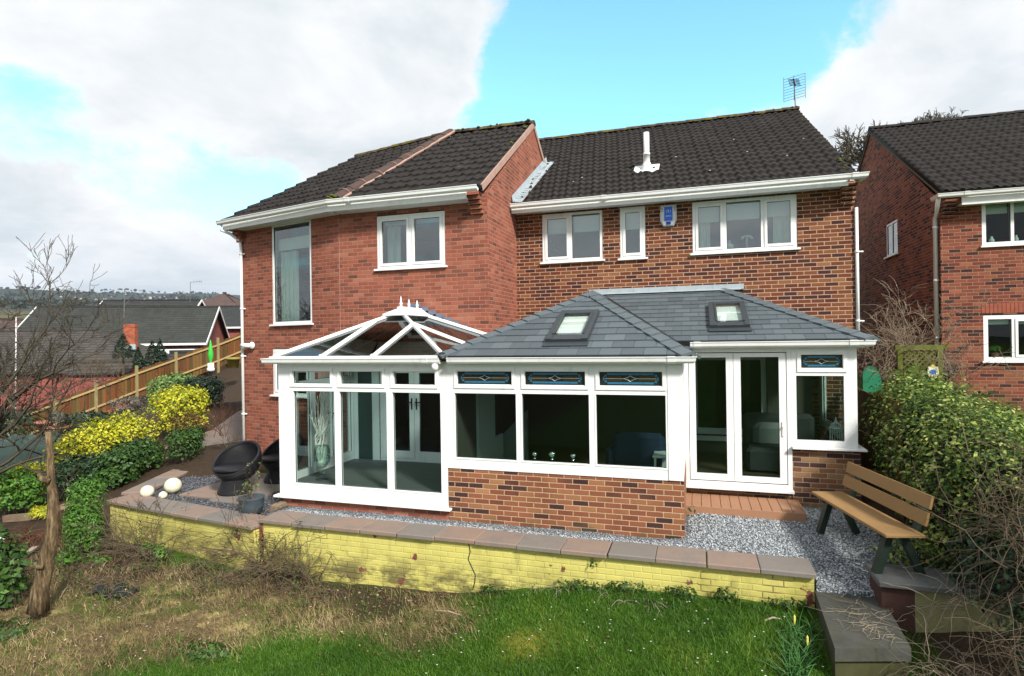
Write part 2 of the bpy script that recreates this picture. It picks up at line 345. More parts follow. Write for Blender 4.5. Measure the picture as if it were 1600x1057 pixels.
def slate():
    m, k = mat('grey_slate'); uv = k.uv(); n = k.noise(uv, 0.7, 1)
    r = k.n('UVMap', uv_map='Rnd').outputs[0]; rx = k.xyz(r)
    c = k.mix(rx[0], (0.062, 0.080, 0.092), (0.105, 0.130, 0.146)); c = k.mix(k.m('MULTIPLY', k.noise(k.pos(), 16, 5, 0.7), 0.5), c, (0.055, 0.07, 0.08))
    k.surf(c, 0.48, k.bump(k.noise(k.pos(), 70, 4), 0.25, 0.004), 0.45); return m
SLATE = slate()
SLATEC = simple('slate_hip_cap', (0.088, 0.110, 0.124), 0.5, 0.25, 9, 0.45)
LEAD = simple('lead_flashing', (0.30, 0.35, 0.38), 0.5, 0.25, 8, 0.5, bump=0.2, bscale=20)
DARKG = simple('dark_grey_trim', (0.035, 0.042, 0.048), 0.45, 0.15, 6)
BLACK = simple('black_gasket', (0.012, 0.013, 0.014), 0.5, 0.1)
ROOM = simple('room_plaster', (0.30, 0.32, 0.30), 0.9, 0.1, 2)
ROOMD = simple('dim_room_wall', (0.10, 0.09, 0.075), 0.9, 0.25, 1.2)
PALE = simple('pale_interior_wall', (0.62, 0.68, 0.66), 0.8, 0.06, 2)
BLIND = simple('roller_blind', (0.78, 0.80, 0.74), 0.8, 0.05, 4)
def curtain():
    m, k = mat('net_curtain'); p = k.obj(); c = k.mix(k.noise(p, 9, 3), (0.66, 0.72, 0.64), (0.80, 0.84, 0.77))
    k.surf(c, 0.9, None, 0.1); return m
CURT = curtain()
def coping():
    m, k = mat('sandstone_coping'); r = k.n('UVMap', uv_map='Rnd').outputs[0]; rx = k.xyz(r)
    p = k.pos()
    c = k.ramp(rx[0], ((0.0, (0.255, 0.175, 0.135)), (0.3, (0.225, 0.17, 0.14)), (0.55, (0.175, 0.16, 0.145)), (0.8, (0.20, 0.17, 0.148)), (1.0, (0.28, 0.185, 0.135))))
    c = k.mix(k.m('MULTIPLY', k.sm(k.noise(p, 4, 6, 0.7), 0.42, 0.7), 0.6), c, (0.15, 0.14, 0.13)); c = k.mix(k.m('MULTIPLY', k.noise(p, 30, 4, 0.7), 0.3), c, (0.10, 0.08, 0.07))
    k.surf(c, 0.8, k.bump(k.noise(p, 25, 6, 0.7), 0.5, 0.012), 0.3); return m
COPING = coping()
CAPSTONE = simple('dark_grey_stone', (0.095, 0.10, 0.098), 0.85, 0.45, 7, bump=0.6, bscale=25)
STEPM = None
def gravelm(name, a, b, c3):
    m, k = mat(name); p = k.pos(); cc = k.white(k.vor(p, 55, out=2))
    c = k.ramp(cc, ((0.0, a), (0.45, b), (0.9, c3), (1.0, tuple(min(1, q * 1.5) for q in c3))))
    d = k.vor(p, 55); k.surf(k.mix(k.sm(d, 0.3, 0.75), c, tuple(q * 0.5 for q in a)), 0.8, k.bump(k.m('SUBTRACT', 1.0, d), 0.9, 0.02), 0.3); return m
GRAV = gravelm('grey_gravel', (0.10, 0.115, 0.13), (0.24, 0.27, 0.295), (0.42, 0.45, 0.47))
GRAVD = gravelm('slate_chippings', (0.030, 0.034, 0.042), (0.085, 0.09, 0.105), (0.17, 0.18, 0.20))
def pebm(name, a, b):
    m, k = mat(name); x = k.xyz(k.uv()); k.surf(k.ramp(x[0], ((0.0, a), (0.5, tuple((p + q) / 2 for p, q in zip(a, b))), (1.0, b))), 0.75, None, 0.3); return m
PEB = pebm('gravel_stone', (0.09, 0.105, 0.12), (0.50, 0.53, 0.55)); PEBD = pebm('slate_chip', (0.03, 0.033, 0.04), (0.19, 0.20, 0.225))
PAVE = simple('buff_paving', (0.30, 0.225, 0.185), 0.8, 0.35, 3, bump=0.3)
PATHM = simple('brown_path_paving', (0.15, 0.12, 0.105), 0.85, 0.3, 3, bump=0.3)
DECK = None
def woodm(name, a, b, axis=0, scale=(30, 2, 30), rough=0.65):
    m, k = mat(name); p = k.obj(); n = k.noise(k.vm('MULTIPLY', p, scale), 1.0, 5, 0.65); n2 = k.noise(p, 1.7, 4)
    c = k.mix(n, a, b); c = k.mix(k.m('MULTIPLY', n2, 0.35), c, tuple(q * 0.5 for q in a)); k.surf(c, rough, k.bump(n, 0.25, 0.004), 0.3); return m
DECK = woodm('deck_composite', (0.30, 0.15, 0.085), (0.37, 0.20, 0.115), scale=(40, 2, 4))
BENCHW = woodm('bench_board', (0.255, 0.148, 0.058), (0.32, 0.19, 0.078), scale=(18, 1.5, 18))
FENCEW = None
def fencem():
    m, k = mat('weathered_fence_board'); r = k.n('UVMap', uv_map='Rnd').outputs[0]; rx = k.xyz(r); p = k.pos()
    c = k.ramp(rx[0], ((0.0, (0.11, 0.032, 0.010)), (0.3, (0.165, 0.058, 0.015)), (0.55, (0.075, 0.048, 0.015)), (0.75, (0.10, 0.078, 0.022)), (1.0, (0.19, 0.095, 0.026))))
    c = k.mix(k.m('MULTIPLY', k.noise(k.vm('MULTIPLY', p, (14, 14, 1.2)), 1, 5, 0.7), 0.6), c, (0.06, 0.04, 0.018)); k.surf(c, 0.85, None, 0.15); return m
FENCEW = fencem()
RAILW = simple('pale_fence_rail', (0.33, 0.235, 0.105), 0.85, 0.3, 5); POSTW = simple('mossy_fence_post', (0.235, 0.20, 0.09), 0.85, 0.35, 5)
SLEEP = simple('weathered_timber', (0.21, 0.155, 0.10), 0.9, 0.4, 6, bump=0.5, bscale=30)
GATEW = simple('green_stained_timber', (0.10, 0.115, 0.02), 0.85, 0.4, 5)
STUMP = None
def stumpm():
    m, k = mat('dead_trunk_bark'); p = k.pos(); n = k.noise(k.vm('MULTIPLY', p, (26, 26, 4.0)), 1, 7, 0.75)
    c = k.ramp(n, ((0.34, (0.03, 0.021, 0.013)), (0.5, (0.11, 0.075, 0.042)), (0.62, (0.25, 0.18, 0.10)), (0.78, (0.42, 0.34, 0.21)))); k.surf(c, 0.9, k.bump(n, 0.9, 0.03), 0.15); return m
STUMP = stumpm()
WICK = None
def wickm():
    m, k = mat('black_wicker'); p = k.obj(); w = k.n('TexWave', wave_type='BANDS', bands_direction='Z'); k.put(w.inputs[0], p); w.inputs['Scale'].default_value = 22; w.inputs['Distortion'].default_value = 1.5
    w2 = k.noise(p, 60, 3); h = k.m('ADD', w.outputs['Fac'], w2)
    k.surf(k.mix(w2, (0.006, 0.006, 0.008), (0.018, 0.018, 0.022)), 0.5, k.bump(h, 0.7, 0.01), 0.35); return m
WICK = wickm()
STONEW = simple('cream_stone_ball', (0.62, 0.58, 0.44), 0.7, 0.2, 8, bump=0.25)
POTB = simple('blue_grey_pot', (0.045, 0.062, 0.075), 0.55, 0.25, 14, bump=0.6, bscale=45)
TERRA = simple('terracotta', (0.32, 0.13, 0.085), 0.85, 0.2, 6)
GREENP = simple('green_plastic', (0.02, 0.17, 0.09), 0.4, 0.2, 3); GREENB = simple('bright_green_cover', (0.04, 0.42, 0.05), 0.5, 0.3, 6)
TARP = simple('dark_green_tarpaulin', (0.016, 0.036, 0.027), 0.5, 0.4, 3, 0.4, bump=0.5, bscale=6)
DGREEN = simple('dark_green_metal', (0.015, 0.028, 0.020), 0.5, 0.2, 5)
METAL = simple('grey_aerial_metal', (0.20, 0.20, 0.21), 0.45, 0.2, 5, 0.5, 0.6)
CHROME = simple('silver_ball', (0.75, 0.76, 0.75), 0.12, 0.05, 5, 0.5, 1.0)
NAVY = simple('navy_fabric', (0.016, 0.028, 0.065), 0.85, 0.2, 6); GREYF = simple('grey_fabric', (0.05, 0.052, 0.055), 0.85, 0.2, 6)
FLOORC = woodm('grey_laminate_floor', (0.075, 0.082, 0.082), (0.17, 0.185, 0.18), scale=(1.2, 22, 1)); FLOORB = woodm('brown_floor', (0.10, 0.075, 0.045), (0.15, 0.115, 0.07), scale=(1.2, 22, 1))
ABLUE = simple('alarm_blue', (0.03, 0.13, 0.62), 0.4, 0.08); ASILV = simple('alarm_silver', (0.46, 0.47, 0.46), 0.35, 0.08, 5, 0.5, 0.3)
SG_DARK = simple('stained_glass_dark', (0.012, 0.018, 0.016), 0.12, 0.5, 6, 0.5); SG_BLUE = simple('stained_glass_blue', (0.022, 0.115, 0.20), 0.15, 0.5, 25, 0.5)
SG_BROWN = simple('stained_glass_brown', (0.035, 0.028, 0.012), 0.12, 0.5, 9, 0.5); CAME = simple('lead_came', (0.42, 0.43, 0.40), 0.4, 0.1, 5, 0.5, 0.4)
TWIG = simple('brown_twig', (0.115, 0.085, 0.055), 0.9, 0.35, 4); TWIGP = simple('pale_twig', (0.30, 0.25, 0.18), 0.9, 0.3, 4); TWIGR = simple('reddish_twig', (0.13, 0.05, 0.03), 0.9, 0.35, 4)
TWIGW = simple('white_twig', (0.80, 0.80, 0.76), 0.7, 0.05); BARK = simple('dark_bark', (0.068, 0.058, 0.040), 0.95, 0.35, 4)
def leafm(name, stops, trans=0.25, rough=0.55):
    m, k = mat(name); x = k.xyz(k.uv()); c = k.ramp(x[0], stops)
    b = k.n('BsdfPrincipled'); k.put(b.inputs['Base Color'], c); b.inputs['Roughness'].default_value = rough; b.inputs['Specular IOR Level'].default_value = 0.35
    t = k.n('BsdfTranslucent'); k.put(t.inputs[0], c); mx_ = k.n('MixShader'); mx_.inputs[0].default_value = trans
    k.t.links.new(b.outputs[0], mx_.inputs[1]); k.t.links.new(t.outputs[0], mx_.inputs[2]); k.out(mx_.outputs[0]); return m
L_YEL = leafm('golden_leaf', ((0.0, (0.07, 0.13, 0.012)), (0.2, (0.20, 0.25, 0.015)), (0.45, (0.42, 0.43, 0.02)), (0.8, (0.60, 0.56, 0.03)), (1.0, (0.72, 0.68, 0.12))))
L_GRN = leafm('green_leaf', ((0.0, (0.012, 0.035, 0.008)), (0.5, (0.035, 0.085, 0.015)), (0.9, (0.07, 0.15, 0.025)), (1.0, (0.15, 0.24, 0.05))))
L_DRK = leafm('dark_evergreen_leaf', ((0.0, (0.008, 0.02, 0.010)), (0.6, (0.018, 0.045, 0.018)), (1.0, (0.045, 0.085, 0.03))), 0.15, 0.4)
L_LUSH = leafm('bright_green_leaf', ((0.0, (0.03, 0.09, 0.012)), (0.6, (0.075, 0.19, 0.02)), (1.0, (0.16, 0.32, 0.05))))
L_IVY = leafm('variegated_ivy_leaf', ((0.0, (0.015, 0.036, 0.008)), (0.36, (0.045, 0.095, 0.016)), (0.62, (0.13, 0.205, 0.033)), (0.82, (0.36, 0.42, 0.09)), (1.0, (0.62, 0.60, 0.24))))
L_SAGE = leafm('pale_green_leaf', ((0.0, (0.05, 0.11, 0.025)), (0.6, (0.14, 0.24, 0.06)), (1.0, (0.28, 0.38, 0.14))))
L_GREYG = leafm('grey_heather_leaf', ((0.0, (0.05, 0.05, 0.045)), (1.0, (0.19, 0.18, 0.14))))
L_RUST = leafm('rusty_leaf', ((0.0, (0.045, 0.02, 0.01)), (0.6, (0.10, 0.042, 0.02)), (1.0, (0.16, 0.075, 0.03))))
L_CON = leafm('conifer_leaf', ((0.0, (0.006, 0.014, 0.007)), (1.0, (0.02, 0.045, 0.02))), 0.1)
GRASS = leafm('grass_blade', ((0.0, (0.022, 0.066, 0.004)), (0.45, (0.048, 0.130, 0.008)), (0.8, (0.095, 0.205, 0.014)), (1.0, (0.24, 0.26, 0.04))), 0.3)
STRAW = leafm('dry_straw', ((0.0, (0.055, 0.038, 0.018)), (0.4, (0.17, 0.122, 0.056)), (0.8, (0.34, 0.26, 0.125)), (1.0, (0.50, 0.41, 0.24))), 0.2, 0.8)
# ------------------------------------------------------------------ ground
_bank = [tuple(atd(px, py, (CZ - z) * F_PX / (py - 530 - .015 * (800 - px)))) for px, py, z in ((130, 775, -.5), (50, 798, -.82), (180, 765, -.3), (240, 742, -.12), (300, 715, .1), (345, 700, .2), (60, 750, -.68), (245, 682, .2), (270, 662, .45), (330, 632, .8), (140, 872, -.84), (20, 880, -.95), (100, 695, -.3), (0, 700, -.95))]
CPT = np.array(_bank + [(1.2, 7.1, -.36), (-1.75, 7.15, -.44), (-2.9, 7.1, -.68), (-6.4, 7.0, -.78), (-9, 7.2, -.74), (-10.4, 7.5, -.72), (0, 5, -.62), (-2.2, 5, -.78), (1.2, 5.9, -.48), (3, 5, -.5), (2.2, 6.6, -.42), (3, 7, -.2),
    (-7, 4, -.95), (0, 0, -1.0), (-5, 0, -1.5), (5, 0, -.8), (-7.9, 5.3, -.76), (-10.9, 9, -.22), (-12, 5.5, -.95), (-10.6, 6.6, -.80), (-13, 12.5, .12), (-12, 15.5, .55),
    (-22.8, 23.1, 1.25), (-23.6, 21.4, .55), (-24.2, 19.9, -.05), (-25.4, 16, -1.26), (-22.4, 24.3, 1.75), (-17, 21.5, 1.0), (-14, 24, 1.4), (-19, 18, .35), (-18, 15, -.2), (-9, 20, 1.2), (-9, 13, .25), (-30, 24, -1.2), (-36, 20, -1.5), (-34, 36, .6), (-32, 10, -2.4), (-12, -6, -2.2),
    (3.2, 9, .30), (5, 15, .85), (9, 14, .85), (4, 12, .65), (7, 9, .9), (10, 5, .6), (0, 14, .4), (0, 22, 1.0), (8, 24, 1.5), (0, -10, -1.6), (20, 20, 2.0), (-40, 50, 1.0), (-20, 50, 2.5), (10, 50, 3.0), (30, -20, 0), (-40, -20, -4)])
def _k(d): return np.sqrt(d * d + 0.25)
_A = _k(np.linalg.norm(CPT[:, None, :2] - CPT[None, :, :2], axis=2)); _wts = np.linalg.solve(np.block([[_A, np.ones((len(CPT), 1))], [np.ones((1, len(CPT))), np.zeros((1, 1))]]), np.append(CPT[:, 2], 0))
def gnoise(x, y, s=1.0, seed=0.0):
    x = np.asarray(x) * s + seed; y = np.asarray(y) * s - seed * 1.7
    return (np.sin(x * 1.7 + 1.3 * np.sin(y * 1.1)) + np.sin(y * 2.3 + 1.7 * np.sin(x * 0.9 + 2)) + 0.6 * np.sin(x * 4.1 + y * 3.3) + 0.5 * np.sin(x * 6.7 - y * 5.2 + 1)) / 3.1
def gz(x, y):
    x = np.asarray(x, float); y = np.asarray(y, float); sh = x.shape; X = x.ravel(); Y = y.ravel()
    xc = np.clip(X, -45, 32); yc = np.clip(Y, -22, 55)
    near = np.full(X.shape, _wts[-1])
    for (px, py, _), w_ in zip(CPT, _wts): near = near + w_ * _k(np.hypot(xc - px, yc - py))
    r = np.hypot(X, Y); fwd = np.clip((X * FW[0] + Y * FW[1]) / np.maximum(r, 1), -1, 1)
    el = np.interp(r, [0, 60, 120, 250, 500, 900, 1800, 3300, 4200, 6000], [0, .0, .5, 1.5, 2.3, 2.85, 3.3, 3.95, 4.05, 2.5])
    far = r * np.tan(np.radians(el)) * np.clip(fwd * 1.6 + .25, 0, 1) + r * .012 * gnoise(X, Y, .0022) * np.clip(r / 1500, 0, 1) - r * .012 * (fwd < 0)
    t = np.clip((r - 45) / 60, 0, 1); t = t * t * (3 - 2 * t)
    return (near * (1 - t) + far * t).reshape(sh)
def g1(x, y): return float(gz(np.array([x]), np.array([y]))[0])
def hit(px, py):
    d = ray(px, py); d = d / np.linalg.norm(d); ts = np.linspace(2, 60, 4000)
    P = np.array([0, 0, CZ]) + ts[:, None] * d; below = P[:, 2] < gz(P[:, 0], P[:, 1])
    i = int(np.argmax(below)) if below.any() else -1; return P[i]
def inpoly(x, y, poly):
    x = np.asarray(x); y = np.asarray(y); ins = np.zeros(x.shape, bool); n = len(poly)
    for i in range(n):
        (x0, y0), (x1, y1) = poly[i], poly[(i + 1) % n]
        c = ((y0 > y) != (y1 > y)) & (x < (x1 - x0) * (y - y0) / (y1 - y0 + 1e-12) + x0); ins ^= c
    return ins
STRAWP = [tuple(hit(*q)[:2]) for q in ((-80, 930), (60, 900), (250, 890), (400, 895), (560, 930), (700, 930), (745, 960), (735, 1000), (640, 1018), (540, 1000), (470, 988), (400, 1008), (270, 1042), (60, 1078), (-100, 1090))]
SOILP = [tuple(hit(*q)[:2]) for q in ((-100, 760), (150, 780), (240, 880), (520, 905), (800, 905), (790, 930), (640, 945), (600, 975), (545, 955), (500, 935), (330, 900), (150, 920), (60, 880), (-100, 900))]
PITP = [tuple(hit(*q)[:2]) for q in ((548, 935), (600, 938), (640, 950), (610, 972), (560, 970))]
MOSSP = [tuple(hit(*q)[:2]) for q in ((790, 985), (868, 984), (864, 1025), (784, 1028))]
MOSSP2 = [tuple(hit(*q)[:2]) for q in ((1035, 1000), (1100, 1005), (1105, 1030), (1045, 1032))]
def zones(x, y):
    xx = x + .14 * gnoise(x, y, 3.1) + .06 * gnoise(x, y, 9.0, 3.0); yy = y + .14 * gnoise(x, y, 2.7, 5.0) + .06 * gnoise(x, y, 8.0, 1.0)
    straw = inpoly(xx, yy, STRAWP); soil = inpoly(xx, yy, SOILP) | (xx < -8.9) & (yy > 4.5) | inpoly(xx, yy, PITP) | (xx > 2.0) & (yy > 4.2) & (xx < 7) & (yy < 13)
    moss = inpoly(x + .3 * (xx - x), y + .3 * (yy - y), MOSSP) * 1.0 + .6 * inpoly(xx, yy, MOSSP2)
    return straw & ~inpoly(xx, yy, PITP), soil, moss
def graded(a, b, st, lo, hi, g=1.16):
    m_ = list(np.arange(a, b + st / 2, st)); s_ = st; up_ = []; x_ = m_[-1]
    while x_ < hi: s_ *= g; x_ += s_; up_.append(x_)
    s_ = st; dn = []; x_ = m_[0]
    while x_ > lo: s_ *= g; x_ -= s_; dn.append(x_)
    return np.array(dn[::-1] + m_ + up_)
gx = graded(-17, 6, .125, -6500, 6500, 1.12); gy = graded(2.5, 13, .125, -4000, 6500, 1.12)
GX, GY = np.meshgrid(gx, gy); GZ = gz(GX, GY)
nearw = (np.hypot(GX, GY) < 25)
GZ = GZ + nearw * (.022 * gnoise(GX, GY, 2.3) + .012 * gnoise(GX, GY, 6.0, 2.0))
ny, nx = GX.shape; idx = np.arange(nx * ny).reshape(ny, nx)
Fq = np.stack([idx[:-1, :-1], idx[:-1, 1:], idx[1:, 1:], idx[1:, :-1]], -1).reshape(-1, 4)
def groundm():
    m, k = mat('ground_cover'); z = k.n('Attribute', attribute_name='zone').outputs['Color']; zz = k.n('SeparateColor'); k.put(zz.inputs[0], z)
    p = k.pos(); n = k.noise(p, 9, 6, 0.7); n2 = k.noise(p, 1.3, 5, 0.65)
    lawn = k.mix(n, (0.030, 0.062, 0.008), (0.060, 0.125, 0.014)); lawn = k.mix(k.m('MULTIPLY', k.sm(n2, .45, .7), .5), lawn, (0.085, 0.105, 0.02))
    straw = k.mix(n, (0.045, 0.033, 0.018), (0.20, 0.15, 0.075)); straw = k.mix(k.sm(k.noise(p, 3, 5, .7), .5, .65), straw, (0.33, 0.26, 0.115)); straw = k.mix(k.m('MULTIPLY', k.sm(n2, .45, .60), .8), straw, (0.060, 0.082, 0.016)); straw = k.mix(k.m('MULTIPLY', k.sm(k.noise(p, 2.1, 6, .7), .52, .64), .8), straw, (0.035, 0.024, 0.015))
    soil = k.mix(n, (0.020, 0.014, 0.010), (0.075, 0.052, 0.034))
    moss = k.mix(n, (0.16, 0.16, 0.02), (0.24, 0.20, 0.035))
    c = k.mix(zz.outputs[0], lawn, straw); c = k.mix(zz.outputs[1], c, soil); c = k.mix(zz.outputs[2], c, moss)
    # open country beyond the gardens: fields and woods
    fid = k.white(k.vor(k.vm('MULTIPLY', p, (1.0, 0.6, 0.0)), 0.006, out=2))
    fc = k.ramp(fid, ((0.0, (0.10, 0.16, 0.03)), (0.35, (0.06, 0.085, 0.03)), (0.6, (0.13, 0.21, 0.035)), (0.8, (0.10, 0.085, 0.05)), (1.0, (0.05, 0.06, 0.035))), 'CONSTANT')
    dist = k.vm('LENGTH', p, out=1)
    wood = k.mix(k.noise(p, 0.02, 5, .7), (0.018, 0.024, 0.018), (0.06, 0.07, 0.05)); fc = k.mix(k.sm(dist, 800, 1100), fc, wood)
    c = k.mix(k.sm(dist, 60, 110), c, fc)
    k.surf(c, 0.95, k.bump(k.noise(p, 35, 6, .75), 0.8, 0.03), 0.1); return m
GROUND = groundm()
go = npmesh('ground', np.stack([GX, GY, GZ], -1).reshape(-1, 3), Fq, GROUND, smooth=True); struct(go)
zs, zo, zm = zones(GX.ravel(), GY.ravel()); zo = zo | (np.hypot(GX.ravel(), GY.ravel()) > 12) & (GX.ravel() < -9)
ca = go.data.color_attributes.new('zone', 'FLOAT_COLOR', 'POINT'); cc_ = np.stack([zs * 1.0, zo * 1.0, zm, np.ones(len(zs))], 1)
# soften the borders between kinds of ground cover
cg = cc_.reshape(ny, nx, 4)
for _ in range(2): cg[1:-1, 1:-1] = (cg[1:-1, 1:-1] * 2 + cg[:-2, 1:-1] + cg[2:, 1:-1] + cg[1:-1, :-2] + cg[1:-1, 2:]) / 6
ca.data.foreach_set('color', cg.reshape(-1).astype(np.float32))
def blades(name, x, y, L, wdt, lean, m, label=None, zoff=0.0, flat=False):
    n = len(x); z = gz(x, y) + .02 * gnoise(x, y, 2.3) + .012 * gnoise(x, y, 6.0, 2.0) + zoff
    a = RNG.uniform(0, 2 * np.pi, n); la = RNG.uniform(0, 2 * np.pi, n) if not flat else RNG.normal(2.6, .75, n)
    ln = L * RNG.uniform(.55, 1.3, n); le = np.clip(lean * RNG.uniform(.4, 1.3, n), 0, 1.5)
    tip = np.stack([np.cos(la) * np.sin(le), np.sin(la) * np.sin(le), np.cos(le)], 1) * ln[:, None]
    sdv = np.stack([np.cos(a), np.sin(a), np.zeros(n)], 1) * (wdt * RNG.uniform(.6, 1.3, n))[:, None]
    b = np.stack([x, y, z], 1); mid = b + tip * np.array([.5, .5, .62])
    V = np.stack([b - sdv, b + sdv, mid + sdv * .7, b + tip, mid - sdv * .7], 1).reshape(-1, 3)
    i = np.arange(n)[:, None] * 5
    Fq = np.concatenate([i + np.array([[0, 1, 2, 4]]), ], 0); Ft = i + np.array([[4, 2, 3, 3]])
    # two faces per blade: quad + triangle (as a thin quad)
    V2 = V.copy(); extra = (b + tip + sdv * .05); V = np.concatenate([V, extra], 0); Ft[:, 3] = 5 * n + np.arange(n)
    Ft = np.stack([Ft[:, 0], Ft[:, 1], Ft[:, 3], Ft[:, 2]], 1)
    F = np.concatenate([Fq, Ft], 0); rn = np.clip(RNG.random(n) * .55 + .45 * (.5 + .55 * gnoise(x, y, 1.4) + .25 * gnoise(x, y, 4.3, 2.)), 0, 1)
    uv = np.repeat(np.concatenate([rn, rn])[:, None, None], 4, 1); uv = np.concatenate([uv, np.full_like(uv, .5)], 2)
    o = npmesh(name, V, F, m, uvs=uv); tag(o, label, 'grass', kind='stuff'); return o
def inview(x, y, mg=60):
    d = x * FW[0] + y * FW[1]; a = x * RT[0] + y * RT[1]; px = 800 + a / np.maximum(d, .1) * F_PX
    return (d > 1.5) & (px > -mg) & (px < 1600 + mg)
N = 260000; x = RNG.uniform(-8.5, 3.2, N); y = RNG.uniform(3.6, 7.25, N); zs, zo, zm = zones(x + RNG.normal(0, .16, N), y + RNG.normal(0, .12, N))
ok = inview(x, y) & (~zs | (RNG.random(N) < .10 * (gnoise(x, y, 2.2, 9.) > -.2))) & (~zo | (RNG.random(N) < .12)) & (x < 2.2) & ~((x > 1.15) & (x < 1.9) & (y > 5.8)); ok &= (y < 7.12 + 0 * x) & (RNG.random(N) > zm * .8)
blades('lawn_grass', x[ok], y[ok], .058, .0032, .75, GRASS, 'short mossy green lawn grass in front of the yellow wall')
N = 72000; x = RNG.uniform(-10.5, .8, N); y = RNG.uniform(3.2, 7.4, N); zs, zo, zm = zones(x + RNG.normal(0, .18, N), y + RNG.normal(0, .14, N)); keep = (zs & (RNG.random(N) < .25 + .75 * (gnoise(x, y, 1.7, 6.0) > -.35))) | (zo & (RNG.random(N) < .3))
ok = inview(x, y) & keep & ~inpoly(x, y, PITP) & (y < 7.1 + .5 * (x < -7)) ; ok &= RNG.random(N) < .35 + .65 * (gnoise(x, y, 1.1, 4.) > -.2)
blades('dry_grass', x[ok], y[ok], .105, .0030, 1.38, STRAW, 'flattened dead straw grass on the bank below the yellow walls', .012, True)
N = 16000; x = RNG.uniform(-10.0, 1.1, N); y = RNG.uniform(4.0, 7.12, N); zs, zo, zm = zones(x, y)
cl = (gnoise(x, y, 1.9, 8.) > .30) & (RNG.random(N) < .6) | (y > 6.85) & (x > -3) & (gnoise(x, y, 3.0, 2.) > -.3); ok = inview(x, y) & cl
blades('long_grass', x[ok], y[ok], .17, .0035, .95, GRASS, 'long uncut grass tufts along the foot of the wall')

N = 9000; x = RNG.uniform(-10.2, .6, N); y = RNG.uniform(3.3, 7.1, N); zs, zo, zm = zones(x + RNG.normal(0, .2, N), y + RNG.normal(0, .2, N)); ok = inview(x, y) & (zs | zo | (RNG.random(N) < .04)); x, y = x[ok], y[ok]; n = len(x)
a_ = RNG.uniform(0, 6.28, n); s_ = RNG.uniform(.008, .022, n); c0 = np.stack([x, y, gz(x, y) + .03 + RNG.random(n) * .03], 1); t1 = np.stack([np.cos(a_), np.sin(a_), RNG.normal(0, .3, n)], 1) * s_[:, None]; t2 = np.stack([-np.sin(a_), np.cos(a_), RNG.normal(0, .3, n)], 1) * s_[:, None] * .6
LITTER = leafm('leaf_litter', ((0.0, (0.03, 0.02, 0.013)), (0.5, (0.11, 0.065, 0.035)), (0.85, (0.26, 0.17, 0.09)), (1.0, (0.42, 0.36, 0.26))), .1, .9)
uv = np.repeat(RNG.random(n), 4); tag(npmesh('leaf_litter', np.stack([c0 - t1, c0 + t2, c0 + t1, c0 - t2], 1).reshape(-1, 3), np.arange(4 * n).reshape(-1, 4), LITTER, uvs=np.stack([uv, uv * 0 + .5], 1)), 'dead leaves and chopped debris scattered over the bank', 'leaf litter', kind='stuff')
N = 70; x = RNG.uniform(-3, 1.1, N); y = RNG.uniform(5.0, 7.0, N); c0 = np.stack([x, y, gz(x, y) + .05], 1); s_ = .011
tag(npmesh('fallen_petals', np.stack([c0 + np.array(q) * s_ for q in ((-1, 0, .2), (0, -.8, 0), (1, 0, .3), (0, .8, 0))], 1).reshape(-1, 3), np.arange(4 * N).reshape(-1, 4), UPVC2, uvs=np.zeros((4 * N, 2))), 'tiny white flecks of petals scattered over the lawn', 'petals', kind='stuff')
# ------------------------------------------------------------------ terraces of gravel
def terr_z(x, y):
    t = np.clip((y - 7.6) / 1.2, 0, 1); u = np.clip((x + .6) / .6, 0, 1); return .02 + .15 * t * u + .012 * gnoise(x, y, 2.2) - .12 * np.clip((7.75 - y) / .5, 0, 1) * np.clip((x - 1.2) / .1, 0, 1)
def gravel_sheet(name, xs, ys, zf, m, skirt):
    X, Y = np.meshgrid(xs, ys); V = np.stack([X, Y, zf(X, Y)], -1); n_y, n_x = X.shape; id_ = np.arange(n_x * n_y).reshape(n_y, n_x)
    F = np.stack([id_[:-1, :-1], id_[:-1, 1:], id_[1:, 1:], id_[1:, :-1]], -1).reshape(-1, 4); V = V.reshape(-1, 3)
    ring = np.concatenate([id_[0, :], id_[1:, -1], id_[-1, -2::-1], id_[-2:0:-1, 0]]); low = V[ring].copy(); low[:, 2] = skirt; b0 = len(V); V = np.concatenate([V, low]); m_ = len(ring)
    j = np.arange(m_); jn = (j + 1) % m_; F = np.concatenate([F, np.stack([b0 + j, b0 + jn, ring[jn], ring[j]], 1)])
    return struct(npmesh(name, V, F, m, smooth=False))
gravel_sheet('gravel_terrace', np.linspace(-6.5, 2.75, 60), np.linspace(7.50, 12.2, 40), terr_z, GRAV, -.9)
gravel_sheet('gravel_path', np.linspace(1.235, 1.86, 10), np.linspace(7.18, 7.49, 6), lambda a, b: terr_z(a, b), GRAV, -.5)
_bk = MB(); _bk.prism([(-9.75, 7.62, -.9), (-6.45, 7.15, -.9), (-6.5, 13, -.9), (-12.6, 13.2, -.9), (-11.3, 10.7, -.9)], (0, 0, .81)); struct(obj('slate_chip_terrace', _bk, GRAVD))
